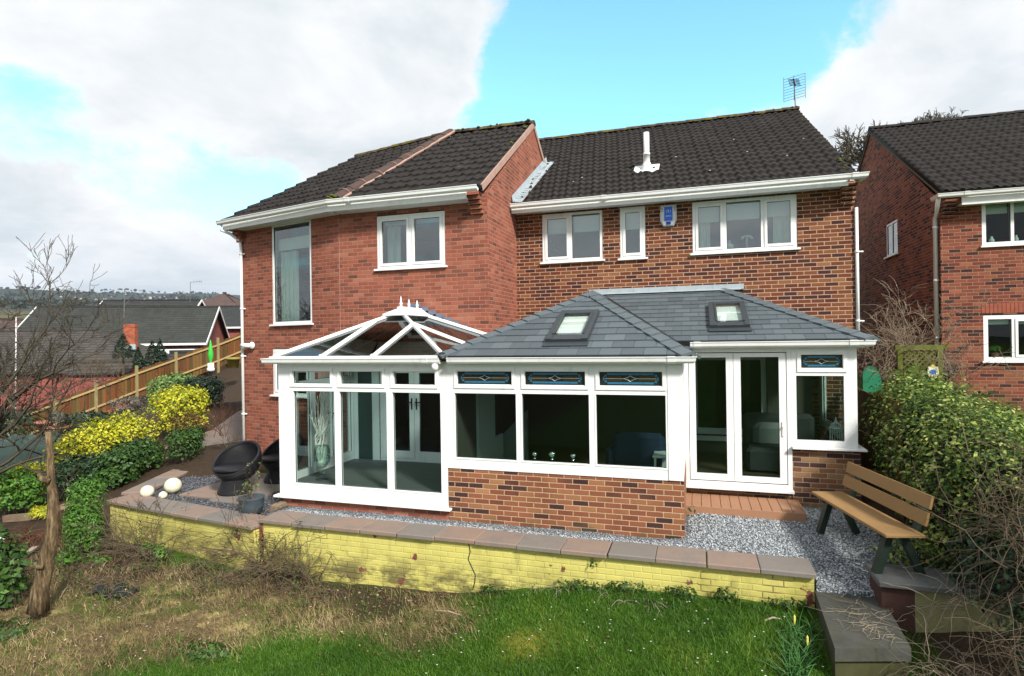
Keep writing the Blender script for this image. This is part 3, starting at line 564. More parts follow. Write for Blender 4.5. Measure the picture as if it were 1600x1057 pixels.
def pebbles(name, x, y, z, r, m, label):
    n = len(x); base = np.array([(1, 0, 0), (0, 1, 0), (-1, 0, 0), (0, -1, 0), (0, 0, 1), (0, 0, -1)], float)
    s3 = r * RNG.uniform(.6, 1.3, (n, 1, 3)) * np.array([1, 1, .55]); a = RNG.uniform(0, 6.28, n)
    p = base[None] * s3 + RNG.normal(0, .12 * r, (n, 6, 3)); ca, sa = np.cos(a)[:, None], np.sin(a)[:, None]
    q = np.stack([p[..., 0] * ca - p[..., 1] * sa, p[..., 0] * sa + p[..., 1] * ca, p[..., 2]], -1) + np.stack([x, y, z], 1)[:, None]
    tri = np.array([(0, 1, 4), (1, 2, 4), (2, 3, 4), (3, 0, 4), (1, 0, 5), (2, 1, 5), (3, 2, 5), (0, 3, 5)])
    F = (np.arange(n)[:, None, None] * 6 + tri[None]).reshape(-1, 3); uv = np.repeat(RNG.random(n), 24); uv = np.stack([uv, uv * 0 + .5], 1)
    return tag(npmesh(name, q.reshape(-1, 3), F, m, uvs=uv), label, 'gravel', kind='stuff')
N = 11000; x = RNG.uniform(-.2, 2.5, N); y = RNG.uniform(7.2, 9.4, N); ok = ((y > 7.66) | (x > 1.24) & (x < 1.86)) & ~((x < 1.38) & (y > 8.8)) & ~((x < -.15) & (y > 7.9)) & ~((x > 1.9) & (y < 7.5))
x, y = x[ok], y[ok]; pebbles('loose_gravel', x, y, terr_z(x, y) + .004, .0145, PEB, 'loose grey gravel stones over the terrace by the bench')
N = 2200; x = RNG.uniform(-6.3, -.2, N); y = 7.64 + np.abs(RNG.normal(0, .09, N)); pebbles('wallside_gravel', x, y, terr_z(x, y) + .004, .0145, PEB, 'narrow strip of grey gravel between coping and brick base')
N = 9000; x = RNG.uniform(-11.4, -6.6, N); y = RNG.uniform(7.4, 11.2, N); ok = inpoly(x, y, [(-9.45, 7.95), (-6.6, 7.5), (-6.65, 11), (-11, 11)]) & ~inpoly(x, y, [(-9.2, 8.35), (-7.65, 8.05), (-7.3, 9.9), (-9.3, 10)])
x, y = x[ok], y[ok]; pebbles('loose_slate_chips', x, y, np.full(len(x), -.083), .016, PEBD, 'dark slate chippings filling the corner terrace around the paving slabs')
_bk = MB()
for i in range(2):
    for j in range(3):
        x0, y0 = -9.15 + i * .84 - .02 * j, 8.30 + j * .62 - .14 * i; _bk.cbox(x0, x0 + .82, y0, y0 + .6, -.1, -.055 - .003 * ((i + j) % 2)); _bk.mark(RNG.random())
tag(obj('patio_paving', _bk, COPING), kind='structure')
# path rising beside the house
_bk = MB(); pp = [(-11.6, 11.5), (-12.4, 14), (-13.2, 17), (-14.6, 20.5), (-16.8, 22.6)]
for (a, b) in zip(pp, pp[1:]):
    _bk.poly([(a[0] - .9, a[1] + .2, g1(a[0] - .9, a[1] + .2) + .05), (a[0] + 1.6, a[1], g1(a[0] + 1.6, a[1]) + .05), (b[0] + 1.6, b[1], g1(b[0] + 1.6, b[1]) + .05), (b[0] - .9, b[1] + .2, g1(b[0] - .9, b[1] + .2) + .05)])
struct(obj('path', _bk, PATHM))
# far country: woods and houses nobody could count
def treeblobs(name, n, r0, r1, px0, px1, s0, s1, m, label):
    V = []; 
    d = RNG.uniform(r0, r1, n); px = RNG.uniform(px0, px1, n); pts = np.array([cf(p, q) for p, q in zip(px, d)]); z = gz(pts[:, 0], pts[:, 1]); s3 = RNG.uniform(s0, s1, n)
    kf = 40; c = np.stack([pts[:, 0], pts[:, 1], z + s3 * .35], 1); dirs = RNG.normal(0, 1, (n, kf, 3)); dirs /= np.linalg.norm(dirs, axis=2, keepdims=True)
    p = c[:, None] + dirs * s3[:, None, None] * np.array([.62, .62, .5]) * RNG.uniform(.6, 1.05, (n, kf, 1)); t1 = RNG.normal(0, 1, (n, kf, 3)); t1 /= np.linalg.norm(t1, axis=2, keepdims=True); t2 = np.cross(t1, dirs); sz = s3[:, None, None] * .26
    Vv = np.stack([p + t1 * sz, p + t2 * sz, p - t1 * sz, p - t2 * sz], 2).reshape(-1, 3); F = np.arange(len(Vv)).reshape(-1, 4); uv = np.repeat(RNG.random(n * kf), 4); uv = np.stack([uv, uv * 0 + .5], 1)
    tag(npmesh(name, Vv, F, m, uvs=uv), label, 'woods', kind='stuff')
L_FAR = leafm('distant_tree_leaf', ((0.0, (0.012, 0.018, 0.010)), (0.6, (0.03, 0.04, 0.02)), (1.0, (0.06, 0.06, 0.035))), 0.1)
treeblobs('distant_woods', 1500, 900, 3600, -60, 420, 5, 13, L_FAR, 'dark woods and hedgerows on the far hills beyond the houses')
treeblobs('field_hedge', 60, 300, 420, 135, 172, 3.5, 6, L_FAR, 'dark hedge line along the edge of the green field')
_bk = MB()
for i in range(80):
    d = random.uniform(1600, 3300); p = cf(random.uniform(80, 400), d); z = g1(p[0], p[1]); w_ = random.uniform(6, 11); q = random.uniform(0, 3.1)
    T_ = Matrix.Translation((p[0], p[1], z)) @ Matrix.Rotation(q, 4, 'Z'); _bk.T = T_; _bk.box(-w_ / 2, w_ / 2, -4, 4, -2, 5); _bk.prism([(-w_ / 2 - .3, -4.5, 5), (-w_ / 2 - .3, 4.5, 5), (-w_ / 2 - .3, 0, 8)], (w_ + .6, 0, 0))
tag(obj('distant_town', _bk, simple('far_render', (0.36, 0.31, 0.27), .9, .5, .02)), 'scatter of tiny pale houses of a far town below the hills', 'town', kind='stuff')
# ------------------------------------------------------------------ building helpers
TI = Matrix.Identity(4)
def wall_panel(mb, x0, x1, z0, z1, y, holes, th=.25, topf=None):
    """front wall in plane y (facing -y) with rectangular holes and reveals; solid thickness th"""
    xs = sorted({x0, x1} | {h[0] for h in holes} | {h[1] for h in holes}); zs = sorted({z0, z1} | {h[2] for h in holes} | {h[3] for h in holes})
    for a, b in zip(xs, xs[1:]):
        for c, d in zip(zs, zs[1:]):
            mx_, mz = (a + b) / 2, (c + d) / 2
            if any(h[0] < mx_ < h[1] and h[2] < mz < h[3] for h in holes): continue
            mb.poly([(a, y, c), (b, y, c), (b, y, d), (a, y, d)]); mb.poly([(b, y + th, c), (a, y + th, c), (a, y + th, d), (b, y + th, d)])
    for h0, h1, h2, h3 in holes:
        mb.poly([(h0, y, h2), (h0, y, h3), (h0, y + th, h3), (h0, y + th, h2)]); mb.poly([(h1, y, h2), (h1, y + th, h2), (h1, y + th, h3), (h1, y, h3)])
        mb.poly([(h0, y, h2), (h0, y + th, h2), (h1, y + th, h2), (h1, y, h2)]); mb.poly([(h0, y, h3), (h1, y, h3), (h1, y + th, h3), (h0, y + th, h3)])
    mb.poly([(x0, y, z1), (x1, y, z1), (x1, y + th, z1), (x0, y + th, z1)]); mb.poly([(x0, y, z0), (x0, y + th, z0), (x1, y + th, z0), (x1, y, z0)])
    mb.poly([(x0, y, z0), (x0, y, z1), (x0, y + th, z1), (x0, y + th, z0)]); mb.poly([(x1, y, z0), (x1, y + th, z0), (x1, y + th, z1), (x1, y, z1)])
    return mb
def frame_rect(mb, x0, x1, z0, z1, y0, y1, w, wb=None):
    wb = wb or w
    mb.box(x0, x0 + w, y0, y1, z0, z1); mb.box(x1 - w, x1, y0, y1, z0, z1); mb.box(x0 + w, x1 - w, y0, y1, z1 - w, z1); mb.box(x0 + w, x1 - w, y0, y1, z0, z0 + wb)
def window(parent, T, x0, x1, z0, z1, y, muls, opens, gm=None, sillw=.05, blind=None, curt=None, fw=.055, sash=.05, frame_mat=None):
    """upvc window set y..y+.07 behind the wall face: frame > pane / sill / blind / curtain"""
    gm = gm or G_UP; fm = frame_mat or UPVC
    mb = MB(T); ya, yb = y + .012, y + .082; frame_rect(mb, x0, x1, z0, z1, ya, yb, fw)
    edges = [x0 + fw] + [m_ for mm in muls for m_ in (mm - .03, mm + .03)] + [x1 - fw]
    for mm in muls: mb.box(mm - .03, mm + .03, ya + .001, yb, z0 + fw, z1 - fw)
    cells = list(zip(edges[::2], edges[1::2])); rects = []
    for (a, b), op in zip(cells, opens):
        if op: frame_rect(mb, a + .002, b - .002, z0 + fw + .002, z1 - fw - .002, ya - .014, yb - .02, sash); rects.append((a + sash, b - sash, z0 + fw + sash, z1 - fw - sash))
        else: rects.append((a, b, z0 + fw, z1 - fw))
    w = obj('window', mb, fm, parent)
    for a, b, c, d in rects:
        g = MB(T); frame_rect(g, a, b, c, d, ya + .012, ya + .03, .007); obj('gasket', g, BLACK, w)
        p = MB(T); p.poly([(a, ya + .02, c), (b, ya + .02, c), (b, ya + .02, d), (a, ya + .02, d)]); obj('pane', p, gm, w)
    if sillw: sl = MB(T); sl.cbox(x0 - .05, x1 + .05, y - .06, ya + .01, z0 - .035, z0 - .001, .004); obj('sill', sl, UPVC, w)
    for bl in blind or []: b_ = MB(T); b_.box(bl[0], bl[1], y + .14, y + .145, bl[2], bl[3]); obj('blind', b_, BLIND, w)
    for cu in curt or []:
        a, b, c, d = cu[:4]; n = int((b - a) / .012); ph = random.uniform(0, 6)
        pts = [(a + (b - a) * i / n, y + .2 + .028 * math.sin(i * .55 + ph) + .012 * math.sin(i * 1.3)) for i in range(n + 1)]; m_ = MB(T)
        for p0, p1 in zip(pts, pts[1:]): m_.poly([(p0[0], p0[1], c), (p1[0], p1[1], c), (p1[0], p1[1], d), (p0[0], p0[1], d)])
        obj('curtain', m_, CURT, w, True)
    return w
def tiled(name, E0, E1, R1, R0, parent, m, tw=.3, th_=.345, amp=.044, step=.040, ncol=None, nrow=None):
    """interlocking roll tiles over the quad eave-left, eave-right, ridge-right, ridge-left"""
    E0, E1, R1, R0 = (np.array(q, float) for q in (E0, E1, R1, R0))
    W_ = (np.linalg.norm(E1 - E0) + np.linalg.norm(R1 - R0)) / 2; H = (np.linalg.norm(R0 - E0) + np.linalg.norm(R1 - E1)) / 2
    nc = ncol or round(W_ / tw); nr = nrow or round(H / th_); N_ = np.cross(E1 - E0, R0 - E0); N_ /= np.linalg.norm(N_)
    S = 10; us = np.arange(nc * S + 1) / S; ph = us % 1.0
    roll = np.where(ph < .42, np.sin(np.pi * ph / .42) ** 1.2, np.where((ph > .52) & (ph < .94), .55 * np.sin(np.pi * (ph - .52) / .42) ** 1.2, 0)) * amp
    V = []; U = []; rows = []
    for r in range(nr):
        jit = np.repeat(RNG.normal(0, .0065, nc), S); jit = np.append(jit, jit[-1])
        for fv in (0.0, .03, .5, .999):
            t = (r + fv) / nr; A = E0 + (R0 - E0) * t; B = E1 + (R1 - E1) * t
            h = roll + step * (1 - fv) + jit - (.012 if fv == 0 else 0)
            sh = -.012 * (roll / amp) if fv <= .03 else 0
            P_ = A + (B - A) * (us / nc)[:, None] + N_ * h[:, None] + ((R0 - E0) / H) * (sh * np.ones_like(us))[:, None]
            V.append(P_); U.append(np.stack([us * tw, np.full_like(us, (r + min(fv, .98)) * th_)], 1))
    V = np.array(V); U = np.array(U); nR, nC = V.shape[:2]; id_ = np.arange(nR * nC).reshape(nR, nC)
    F = np.stack([id_[:-1, :-1], id_[:-1, 1:], id_[1:, 1:], id_[1:, :-1]], -1).reshape(-1, 4)
    Vf = V.reshape(-1, 3); uvl = U.reshape(-1, 2)[F.ravel()]
    # underside slab to give the roof its thickness
    b0 = len(Vf); und = np.array([E0, E1, R1, R0]) - N_ * .06; Vf = np.concatenate([Vf, und]); top = np.array([id_[0, 0], id_[0, -1], id_[-1, -1], id_[-1, 0]])
    Fe = [(b0 + 3, b0 + 2, b0 + 1, b0)] + [(top[i], b0 + i, b0 + (i + 1) % 4, top[(i + 1) % 4]) for i in range(4)]
    F = np.concatenate([F, np.array(Fe)]); uvl = np.concatenate([uvl, np.zeros((len(Fe) * 4, 2))])
    o = npmesh(name, Vf, F, m, parent, uvl); return o
def ridge(name, A, B, parent, m, r=.13, L=.42, drop=.03):
    A, B = np.array(A, float), np.array(B, float); n = max(1, round(np.linalg.norm(B - A) / L)); mb = MB(); d = (B - A) / n; u = d / np.linalg.norm(d)
    sv = np.cross(u, UP); sv /= np.linalg.norm(sv); uv_ = np.cross(sv, u)
    for i in range(n):
        p0 = A + d * i; p1 = p0 + d * 1.02; j = random.uniform(-.006, .006); q0, q1 = [], []
        for t in np.linspace(0, math.pi, 7): off = sv * r * math.cos(t) + uv_ * (r * .75 * math.sin(t) - drop + j); q0.append(mb.P(p0 + off)); q1.append(mb.P(p1 + off * 1.0 - uv_ * .012))
        for a in range(6): mb.f.append([q0[a], q0[a + 1], q1[a + 1], q1[a]])
        mb.f.append(q0[::-1]); mb.f.append(q1)
    return obj(name, mb, m, parent)
def slates(mb, E0, E1, tl, tr, rows, w=.3, thick=.008):
    """slate courses on a plane: eave line E0-E1, apex line tl-tr (may coincide)"""
    E0, E1, tl, tr = (np.array(q, float) for q in (E0, E1, tl, tr)); ux = (E1 - E0) / np.linalg.norm(E1 - E0); N_ = np.cross(E1 - E0, tl - E0); N_ /= np.linalg.norm(N_); uy = np.cross(N_, ux)
    def loc(p): return np.dot(p - E0, ux), np.dot(p - E0, uy)
    W_ = np.linalg.norm(E1 - E0); (lx, ly), (rx, ry) = loc(tl), loc(tr); H = max(ly, ry)
    xl = lambda s: lx * s / ly; xr = lambda s: W_ + (rx - W_) * s / ry
    for r in range(rows):
        s0, s1 = H * r / rows, H * (r + 1) / rows; off = (r % 2) * w / 2; k0 = int(math.floor((min(xl(s0), xl(s1)) - off) / w)) - 1; k1 = int(math.ceil((max(xr(s0), xr(s1)) - off) / w)) + 1
        for k_ in range(k0, k1):
            a, b = k_ * w + off + .0025, (k_ + 1) * w + off - .0025
            c = [max(xl(s0), min(xr(s0), q)) for q in (a, b)] + [max(xl(s1), min(xr(s1), q)) for q in (b, a)]
            if c[1] - c[0] < .004 and c[2] - c[3] < .004: continue
            j = random.uniform(0, .003); h0, h1 = thick * 2 + j, thick * .4
            P_ = [E0 + ux * c[0] + uy * s0 + N_ * h0, E0 + ux * c[1] + uy * s0 + N_ * h0, E0 + ux * c[2] + uy * (s1 + .004) + N_ * h1, E0 + ux * c[3] + uy * (s1 + .004) + N_ * h1]
            Q_ = [E0 + ux * c[0] + uy * s0, E0 + ux * c[1] + uy * s0]
            i = [mb.P(p) for p in P_ + Q_]; mb.f.append(i[:4]); mb.f.append([i[4], i[5], i[1], i[0]]); mb.f.append([i[5], i[2], i[1]]); mb.f.append([i[4], i[0], i[3]]); mb.mark(random.random())
    a = [E0 - N_ * .01, E1 - N_ * .01, tr - N_ * .01, tl - N_ * .01]
    if np.linalg.norm(tr - tl) < 1e-6: a = a[:3]
    mb.poly(a); mb.poly([q - N_ * .03 for q in a[::-1]]); mb.mark(.5)
def hipcaps(mb, A, B, n1, n2, n, w=.15):
    """folded cap slates up a hip from A to B; n1,n2 normals of the two roof planes"""
    A, B, n1, n2 = (np.array(q, float) for q in (A, B, n1, n2)); d = (B - A) / n; u = d / np.linalg.norm(d)
    s1 = np.cross(u, n1); s2 = np.cross(n2, u); nn = n1 + n2; nn /= np.linalg.norm(nn)
    for i in range(n):
        p0, p1 = A + d * i, A + d * (i + 1.02); h0, h1 = .052, .030
        for s_, nm in ((s1, n1), (s2, n2)):
            q = [p0 + nn * h0, p1 + nn * h1, p1 + s_ * w + nm * (h1 - .008), p0 + s_ * w + nm * (h0 - .008)]
            if np.dot(np.cross(q[1] - q[0], q[3] - q[0]), nm) < 0: q = q[::-1]
            mb.poly(q)
            e = [p0 + nn * h0, p0 + s_ * w + nm * (h0 - .008), p0 + s_ * w + nm * .004, p0 + nn * .004]; mb.poly(e)
            e = [p0 + s_ * w + nm * (h0 - .008), p1 + s_ * w + nm * (h1 - .008), p1 + s_ * w + nm * .002, p0 + s_ * w + nm * .002]; mb.poly(e)
        mb.mark(random.random())
GUT = [(0, 0), (.02, -.035), (.075, -.035), (.10, -.01), (.108, .03), (.118, .045), (.118, .055), (.105, .055), (.098, .03), (.02, .01)]
def gutter(name, path, parent, m, joints=()):
    mb = MB(); mb.sweep(path, GUT)
    for j in joints:
        j = np.array(j, float); mb.sweep([j - (0.05, 0, 0), j + (0.05, 0, 0)], [(-.002, .006), (.018, -.041), (.078, -.041), (.107, -.013), (.115, .03), (.125, .046), (.125, .061), (-.002, .02)])
    return obj(name, mb, m, parent)

# ------------------------------------------------------------------ the house
YR, YL, XG = 11.89, 10.07, -3.66
BX, BY, TH = -6.84, 10.07, R(13.2)
TW = Matrix.Translation((BX, BY, 0)) @ Matrix.Rotation(-TH, 4, 'Z')        # left wing frame: x along its front, y inwards
def wl(x, y, z): v = TW @ Vector((x, y, z)); return np.array(v)
house = thing('brick_house', 'main two storey brick house, salmon brick left half and orange brown right half', 'house', (-2, 12, 0))
# right half
mb = MB(); wall_panel(mb, XG, 2.74, -.4, 5.44, YR, [(-3.09, -1.81, 4.32, 5.36), (-1.46, -.95, 4.31, 5.36), (-.055, 1.81, 4.33, 5.36), (-.1, 1.25, .8, 2.35), (-3.45, -2.2, .42, 2.4)])
mb.poly([(2.74, YR + .25, -.4), (2.74, 23.3, -.4), (2.74, 23.3, 5.44), (2.74, 17.5, 8.75), (2.74, YR + .25, 5.62)]); mb.poly([(2.74, 23.3, -.4), (XG, 23.3, -.4), (XG, 23.3, 5.4), (2.74, 23.3, 5.4)])
obj('wall', mb, B_RIGHT, house)
# left half: front, gable and angled wing
mb = MB(); wall_panel(mb, BX, XG - .22, -.5, 5.40, YL, [(-5.98, -4.515, 4.125, 5.19), (-5.95, -4.45, .34, 2.25)])
obj('wall', mb, B_LEFT, house)
mb = MB(); mb.prism([(XG, YL, -.5), (XG, 16.7, -.5), (XG, 16.7, 5.42), (XG, 13.38, 7.76), (XG, YL, 5.42)], (-.22, 0, 0)); obj('gable_wall', mb, B_LEFT, house)
mb = MB(TW); wall_panel(mb, -3.25, 0, -.6, 5.42, 0, [(-2.11, -.83, 3.11, 5.36), (-2.13, -1.0, 1.57, 2.59)]); mb.poly([(-3.25, .25, -.6), (-3.25, 6.8, -.6), (-3.25, 6.8, 5.42), (-3.25, .25, 5.42)])
obj('wall', mb, B_LEFT, house)
mb = MB()                       # movement joint and corner quoin line where the two fronts meet
mb.box(BX - .004, BX + .004, YL - .004, YL + .02, 2.0, 5.4); obj('mortar_joint', mb, MORTAR, house)
mb = MB(); mb.poly([(XG - .25, 16.7, -.5), tuple(wl(-3.25, 6.8, -.5)), tuple(wl(-3.25, 6.8, 5.4)), (XG - .25, 16.7, 5.4)]); obj('rear_wall', mb, B_LEFT, house)
# rooms behind the windows
mb = MB(); mb.poly([(XG + .02, YR + .26, 2.75), (2.7, YR + .26, 2.75), (2.7, 16.5, 2.75), (XG + .02, 16.5, 2.75)]); mb.poly([(XG + .02, 16.5, -.3), (2.7, 16.5, -.3), (2.7, 16.5, 6.2), (XG + .02, 16.5, 6.2)]); mb.poly([(XG + .02, YR + .26, .42), (2.7, YR + .26, .42), (2.7, 16.5, .42), (XG + .02, 16.5, .42)])
mb.poly([(-.7, YR + .26, 2.8), (-.7, 16.5, 2.8), (-.7, 16.5, 5.5), (-.7, YR + .26, 5.5)]); mb.poly([(-1.6, YR + .26, 2.8), (-1.6, 16.5, 2.8), (-1.6, 16.5, 5.5), (-1.6, YR + .26, 5.5)])
mb.poly([(BX - 1, YL + .26, 2.85), (XG - .23, YL + .26, 2.85), (XG - .23, 15, 2.85), (BX - 1, 15, 2.85)]); mb.poly([(BX - 3, 15.2, -.3), (XG - .23, 15.2, -.3), (XG - .23, 15.2, 5.6), (BX - 3, 15.2, 5.6)]); mb.poly([(BX - 1, YL + .26, .36), (XG - .23, YL + .26, .36), (XG - .23, 15, .36), (BX - 1, 15, .36)])
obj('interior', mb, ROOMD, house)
# roofs
EZ = 5.50; RR = (2.73, 17.5, 8.86)
tiled('roof', (XG + .01, 11.55, EZ), (2.74, 11.55, EZ), RR, (XG - 1.2, 17.5, 8.86), house, TILE, nrow=19)
tiled('roof', (2.74, 23.6, EZ), (XG - 1.2, 23.6, EZ), (XG - 1.2, 17.5, 8.86), RR, house, TILE, nrow=19)
HT, HB = (-5.77, 13.36, 7.84), (-6.80, 9.76, 5.46)
LR = wl(-2.89, 3.36, 7.80); LE = wl(-3.44, -.32, 5.46)
tiled('roof', HB, (XG + .02, 9.76, 5.46), (XG + .02, 13.38, 7.84), HT, house, TILE, ncol=9, nrow=12)
tiled('roof', LE, HB, HT, LR, house, TILE, ncol=12, nrow=12)
tiled('roof', (XG + .02, 17.0, 5.46), tuple(wl(-3.9, 7.2, 5.46)), tuple(LR), (XG + .02, 13.38, 7.84), house, TILE, ncol=20, nrow=12)
tiled('roof', tuple(wl(-3.44, 7.2, 5.46)), tuple(LE), tuple(LR + np.array((.02, 0, 0))), tuple(LR), house, TILE, ncol=20, nrow=12)
ridge('ridge_tile', (XG - 1.2, 17.5, 8.90), (2.74, 17.5, 8.90), house, RIDGE); ridge('ridge_tile', HT + np.array((0, 0, .05)), (XG + .03, 13.38, 7.88), house, RIDGE); ridge('ridge_tile', LR + np.array((0, 0, .03)), HT + np.array((-.1, 0, .04)), house, RIDGE)
ridge('hip_tile', HB + np.array((.05, .06, .06)), HT + np.array((-.02, -.05, .05)), house, HIPT, .17, .45)
mb = MB(); p0, p1 = np.array(HB) + (.20, .05, .055), np.array(HT) + (.13, -.1, .05); n = 26; pts = [p0 + (p1 - p0) * i / n + np.array((random.uniform(-.012, .012), 0, random.uniform(-.01, .008))) for i in range(n + 1)]; mb.tube(pts, [random.uniform(.022, .038) for _ in pts], 6); obj('mortar_bed', mb, MORTAR, house)
mb = MB()
for i in range(8):              # mortar arcs between the hip tiles
    c = np.array(HB) + (np.array(HT) - np.array(HB)) * (i + .6) / 8.3 + (.03, .02, .05); d = (np.array(HT) - np.array(HB)); d /= np.linalg.norm(d); sv = np.cross(d, UP); sv /= np.linalg.norm(sv); uu = np.cross(sv, d)
    mb = MB(); mb.tube([c + sv * .175 * math.cos(t) + uu * (.13 * math.sin(t) - .02) for t in np.linspace(0, math.pi, 8)], .007, 5); obj('mortar_joint', mb, MORTAR, house)
mb = MB()                       # moss cushions on ridges, verge and hip foot
for i in range(90):
    q = random.random()
    if q < .35: p = np.array((-3.72 - random.random() ** 1.6 * 1.9, 13.34 + random.uniform(-.14, .05), 7.93))
    elif q < .55: t = random.random() ** 1.5; p = np.array((XG - .06 - random.random() * .12, 13.3 - t * 3.4, 7.88 - t * 2.32))
    elif q < .70: p = np.array((2.68 - random.random() ** 2 * 1.2, 17.46 + random.uniform(-.1, .1), 8.955))
    elif q < .82: t = random.random(); p = np.array((2.70 - random.random() * .12, 17.4 - t * 5.5, 8.875 - t * 5.5 * .5647))
    else: p = np.array(HB) + (random.uniform(-.12, .14), random.uniform(-.05, .25), .07 + random.uniform(0, .1))
    mb.ball(p - (0, 0, .022), random.uniform(.02, .05), 7, .5)
obj('moss', mb, MOSSM, house)['kind'] = 'stuff'
mb = MB(); n = 24               # lead soaker between gable wall and right roof
for i in range(n):
    y0, y1 = YR - .34 + i * .125, YR - .34 + (i + 1.06) * .125; zz = lambda y: EZ + (y - 11.55) * .567 + .05
    j = random.uniform(0, .012); mb.poly([(XG + .015, y0, zz(y0) + .16), (XG + .03 + j, y0, zz(y0) + .02), (XG + .03 + j, y1, zz(y1) + .02), (XG + .015, y1, zz(y1) + .16)]); mb.poly([(XG + .03, y0, zz(y0) + .02 + j), (XG + .23 + random.uniform(-.01, .01), y0, zz(y0) + .01 + j), (XG + .23, y1, zz(y1) + .01), (XG + .03, y1, zz(y1) + .02)])
obj('lead_flashing', mb, LEAD, house)
mb = MB(); mb.tube([(XG + .16, YR - .3, EZ + .0 + .05), (XG + .16, 14.5, EZ + 2.95 * .567 + .06)], .03, 8); obj('lead_flashing', mb, LEAD, house)
mb = MB(); a = np.array((XG + .012, YL - .3, 5.45)); b = np.array((XG + .012, 13.38, 7.83)); mb.beam(a, b, .03, .12); mb.beam((XG + .012, 13.38, 7.83), (XG + .012, 17, 5.45), .03, .12); obj('verge', mb, MORTAR, house)
# eaves
gutter('gutter', [(XG + .03, 11.49, 5.455), (2.76, 11.49, 5.455), (2.76, 11.75, 5.455)], house, UPVC, [(-1.7, 11.49, 5.455), (2.66, 11.49, 5.455)])
mb = MB(); mb.box(XG + .01, 2.58, 11.53, 11.56, 5.335, 5.47); mb.box(XG + .01, 2.58, 11.561, YR - .002, 5.375, 5.395); obj('fascia', mb, UPVC, house)
gutter('gutter', [tuple(wl(-3.40, -.37, 5.415)), (HB[0] + .0, 9.70, 5.415), (XG - .02, 9.70, 5.415)], house, UPVC, [(-6.35, 9.70, 5.415)])
mb = MB(); mb.box(-6.89, XG - .28, 9.735, 9.765, 5.27, 5.43); mb.box(-6.78, XG - .28, 9.766, YL - .002, 5.275, 5.295); mb.T = TW; mb.box(-3.36, .045, -.335, -.305, 5.271, 5.429); mb.box(-3.36, .02, -.304, -.002, 5.276, 5.296); obj('fascia', mb, UPVC, house)
for (xa, xb, yy, zt, TT) in ((2.52, 2.74, YR, 5.46, None), (XG - .30, XG - .06, YL, 5.44, None), (-3.25, -3.03, 0, 5.42, TW)):
    mb = MB(TT)
    for i in range(5): mb.box(xa, xb, yy - .30 + i * .055, yy - .003, zt - .075 * (i + 1) - .02, zt - .075 * i - .032)
    obj('brick_corbel', mb, B_RIGHT if xa > 0 else B_LEFT, house)
def downpipe(pts, parent, name='downpipe', clips=(), m=UPVC, r=.034):
    mb = MB(); mb.tube(pts, r, 10); 
    for c in clips: mb.lathe([(r + .010, -.02), (r + .010, .02)], c, 10); mb.box(c[0], c[0] + .10, c[1] - .008, c[1] + .008, c[2] - .012, c[2] + .012)
    return obj(name, mb, m, parent, True)
P0 = wl(-3.30, -.41, 5.38); P1 = wl(-3.25, -.22, 5.20); P2 = wl(-3.16, -.05, 5.06); P3 = wl(-3.13, -.045, 4.9); P4 = wl(-3.13, -.045, -.1)
downpipe([P0, P0 - (0, 0, .12), P1, P2, P3, P4], house, clips=[wl(-3.13, -.045, q) for q in (4.75, 3.5, 2.42, 1.1)])
downpipe([(2.775, YR - .03, 5.0), (2.775, YR - .03, 2.6)], house, clips=[(2.775, YR - .03, 4.2), (2.775, YR - .03, 2.95)], r=.028)
# upstairs windows
window(house, TI, -3.085, -1.815, 4.325, 5.34, YR, [-2.48], [1, 0], blind=[(-3.0, -2.55, 4.94, 5.3), (-2.43, -1.9, 4.94, 5.3)])
window(house, TI, -1.455, -.955, 4.315, 5.35, YR, [], [1], blind=[(-1.36, -1.05, 4.92, 5.32)])
window(house, TI, -.05, 1.805, 4.335, 5.34, YR, [.545, 1.215], [1, 0, 1], blind=[(.03, .45, 4.95, 5.3), (.58, 1.18, 4.96, 5.3), (1.27, 1.72, 4.97, 5.3)], curt=[(.06, .28, 4.4, 5.0), (1.42, 1.72, 4.4, 5.0)])
window(house, TI, -5.975, -4.52, 4.13, 5.17, YL, [-5.245], [1, 1], blind=[(-5.87, -5.32, 5.0, 5.08), (-5.17, -4.62, 5.0, 5.08)], curt=[(-5.88, -5.55, 4.2, 5.0)], gm=glass('bedroom_glass', (.55, .66, .68), .7, .16))
window(house, TW, -2.105, -.835, 3.115, 5.3, 0, [], [0], curt=[(-2.06, -1.5, 3.15, 4.72)], blind=[(-2.06, -.9, 4.74, 5.0)], gm=glass('landing_glass', (.6, .72, .70), .7, .14))
window(house, TW, -2.125, -1.005, 1.575, 2.58, 0, [-1.75], [1, 0])
# flue
fl = MB(); fx, fy = -1.0, 13.1; fz = EZ + (fy - 11.55) * .567 + .05; fl.lathe([(.068, -.05), (.07, .12), (.075, .30), (.078, .30), (.078, .34), (.07, .34), (.062, .36), (.062, .80)], (fx, fy, fz), 18); obj('flue_pipe', fl, UPVC2, house, True)
fl = MB(); fs = .567; nn_ = 24
for i in range(nn_):
    a, b = fx - .27 + .54 * i / nn_, fx - .27 + .54 * (i + 1) / nn_; h = lambda q: .045 * abs(math.cos((q - fx) * 11.5)) + .03
    fl.poly([(a, fy - .22, fz - .22 * fs + h(a) - .05), (b, fy - .22, fz - .22 * fs + h(b) - .05), (b, fy + .2, fz + .2 * fs + .03), (a, fy + .2, fz + .2 * fs + .03)])
fl.lathe([(.13, -.06), (.085, .13), (.07, .14)], (fx, fy, fz), 18); obj('flue_flashing', fl, UPVC2, house)
fl = MB()
for px, py in ((.3, .9), (1.1, 2.0), (-2.4, 1.3), (-2.55, 1.05), (1.8, 1.4), (.9, 3.2), (-.4, 2.2), (2.3, 2.6)): fl.ball((px, 11.55 + py, EZ + py * .567 + .075), .022, 6, .4)
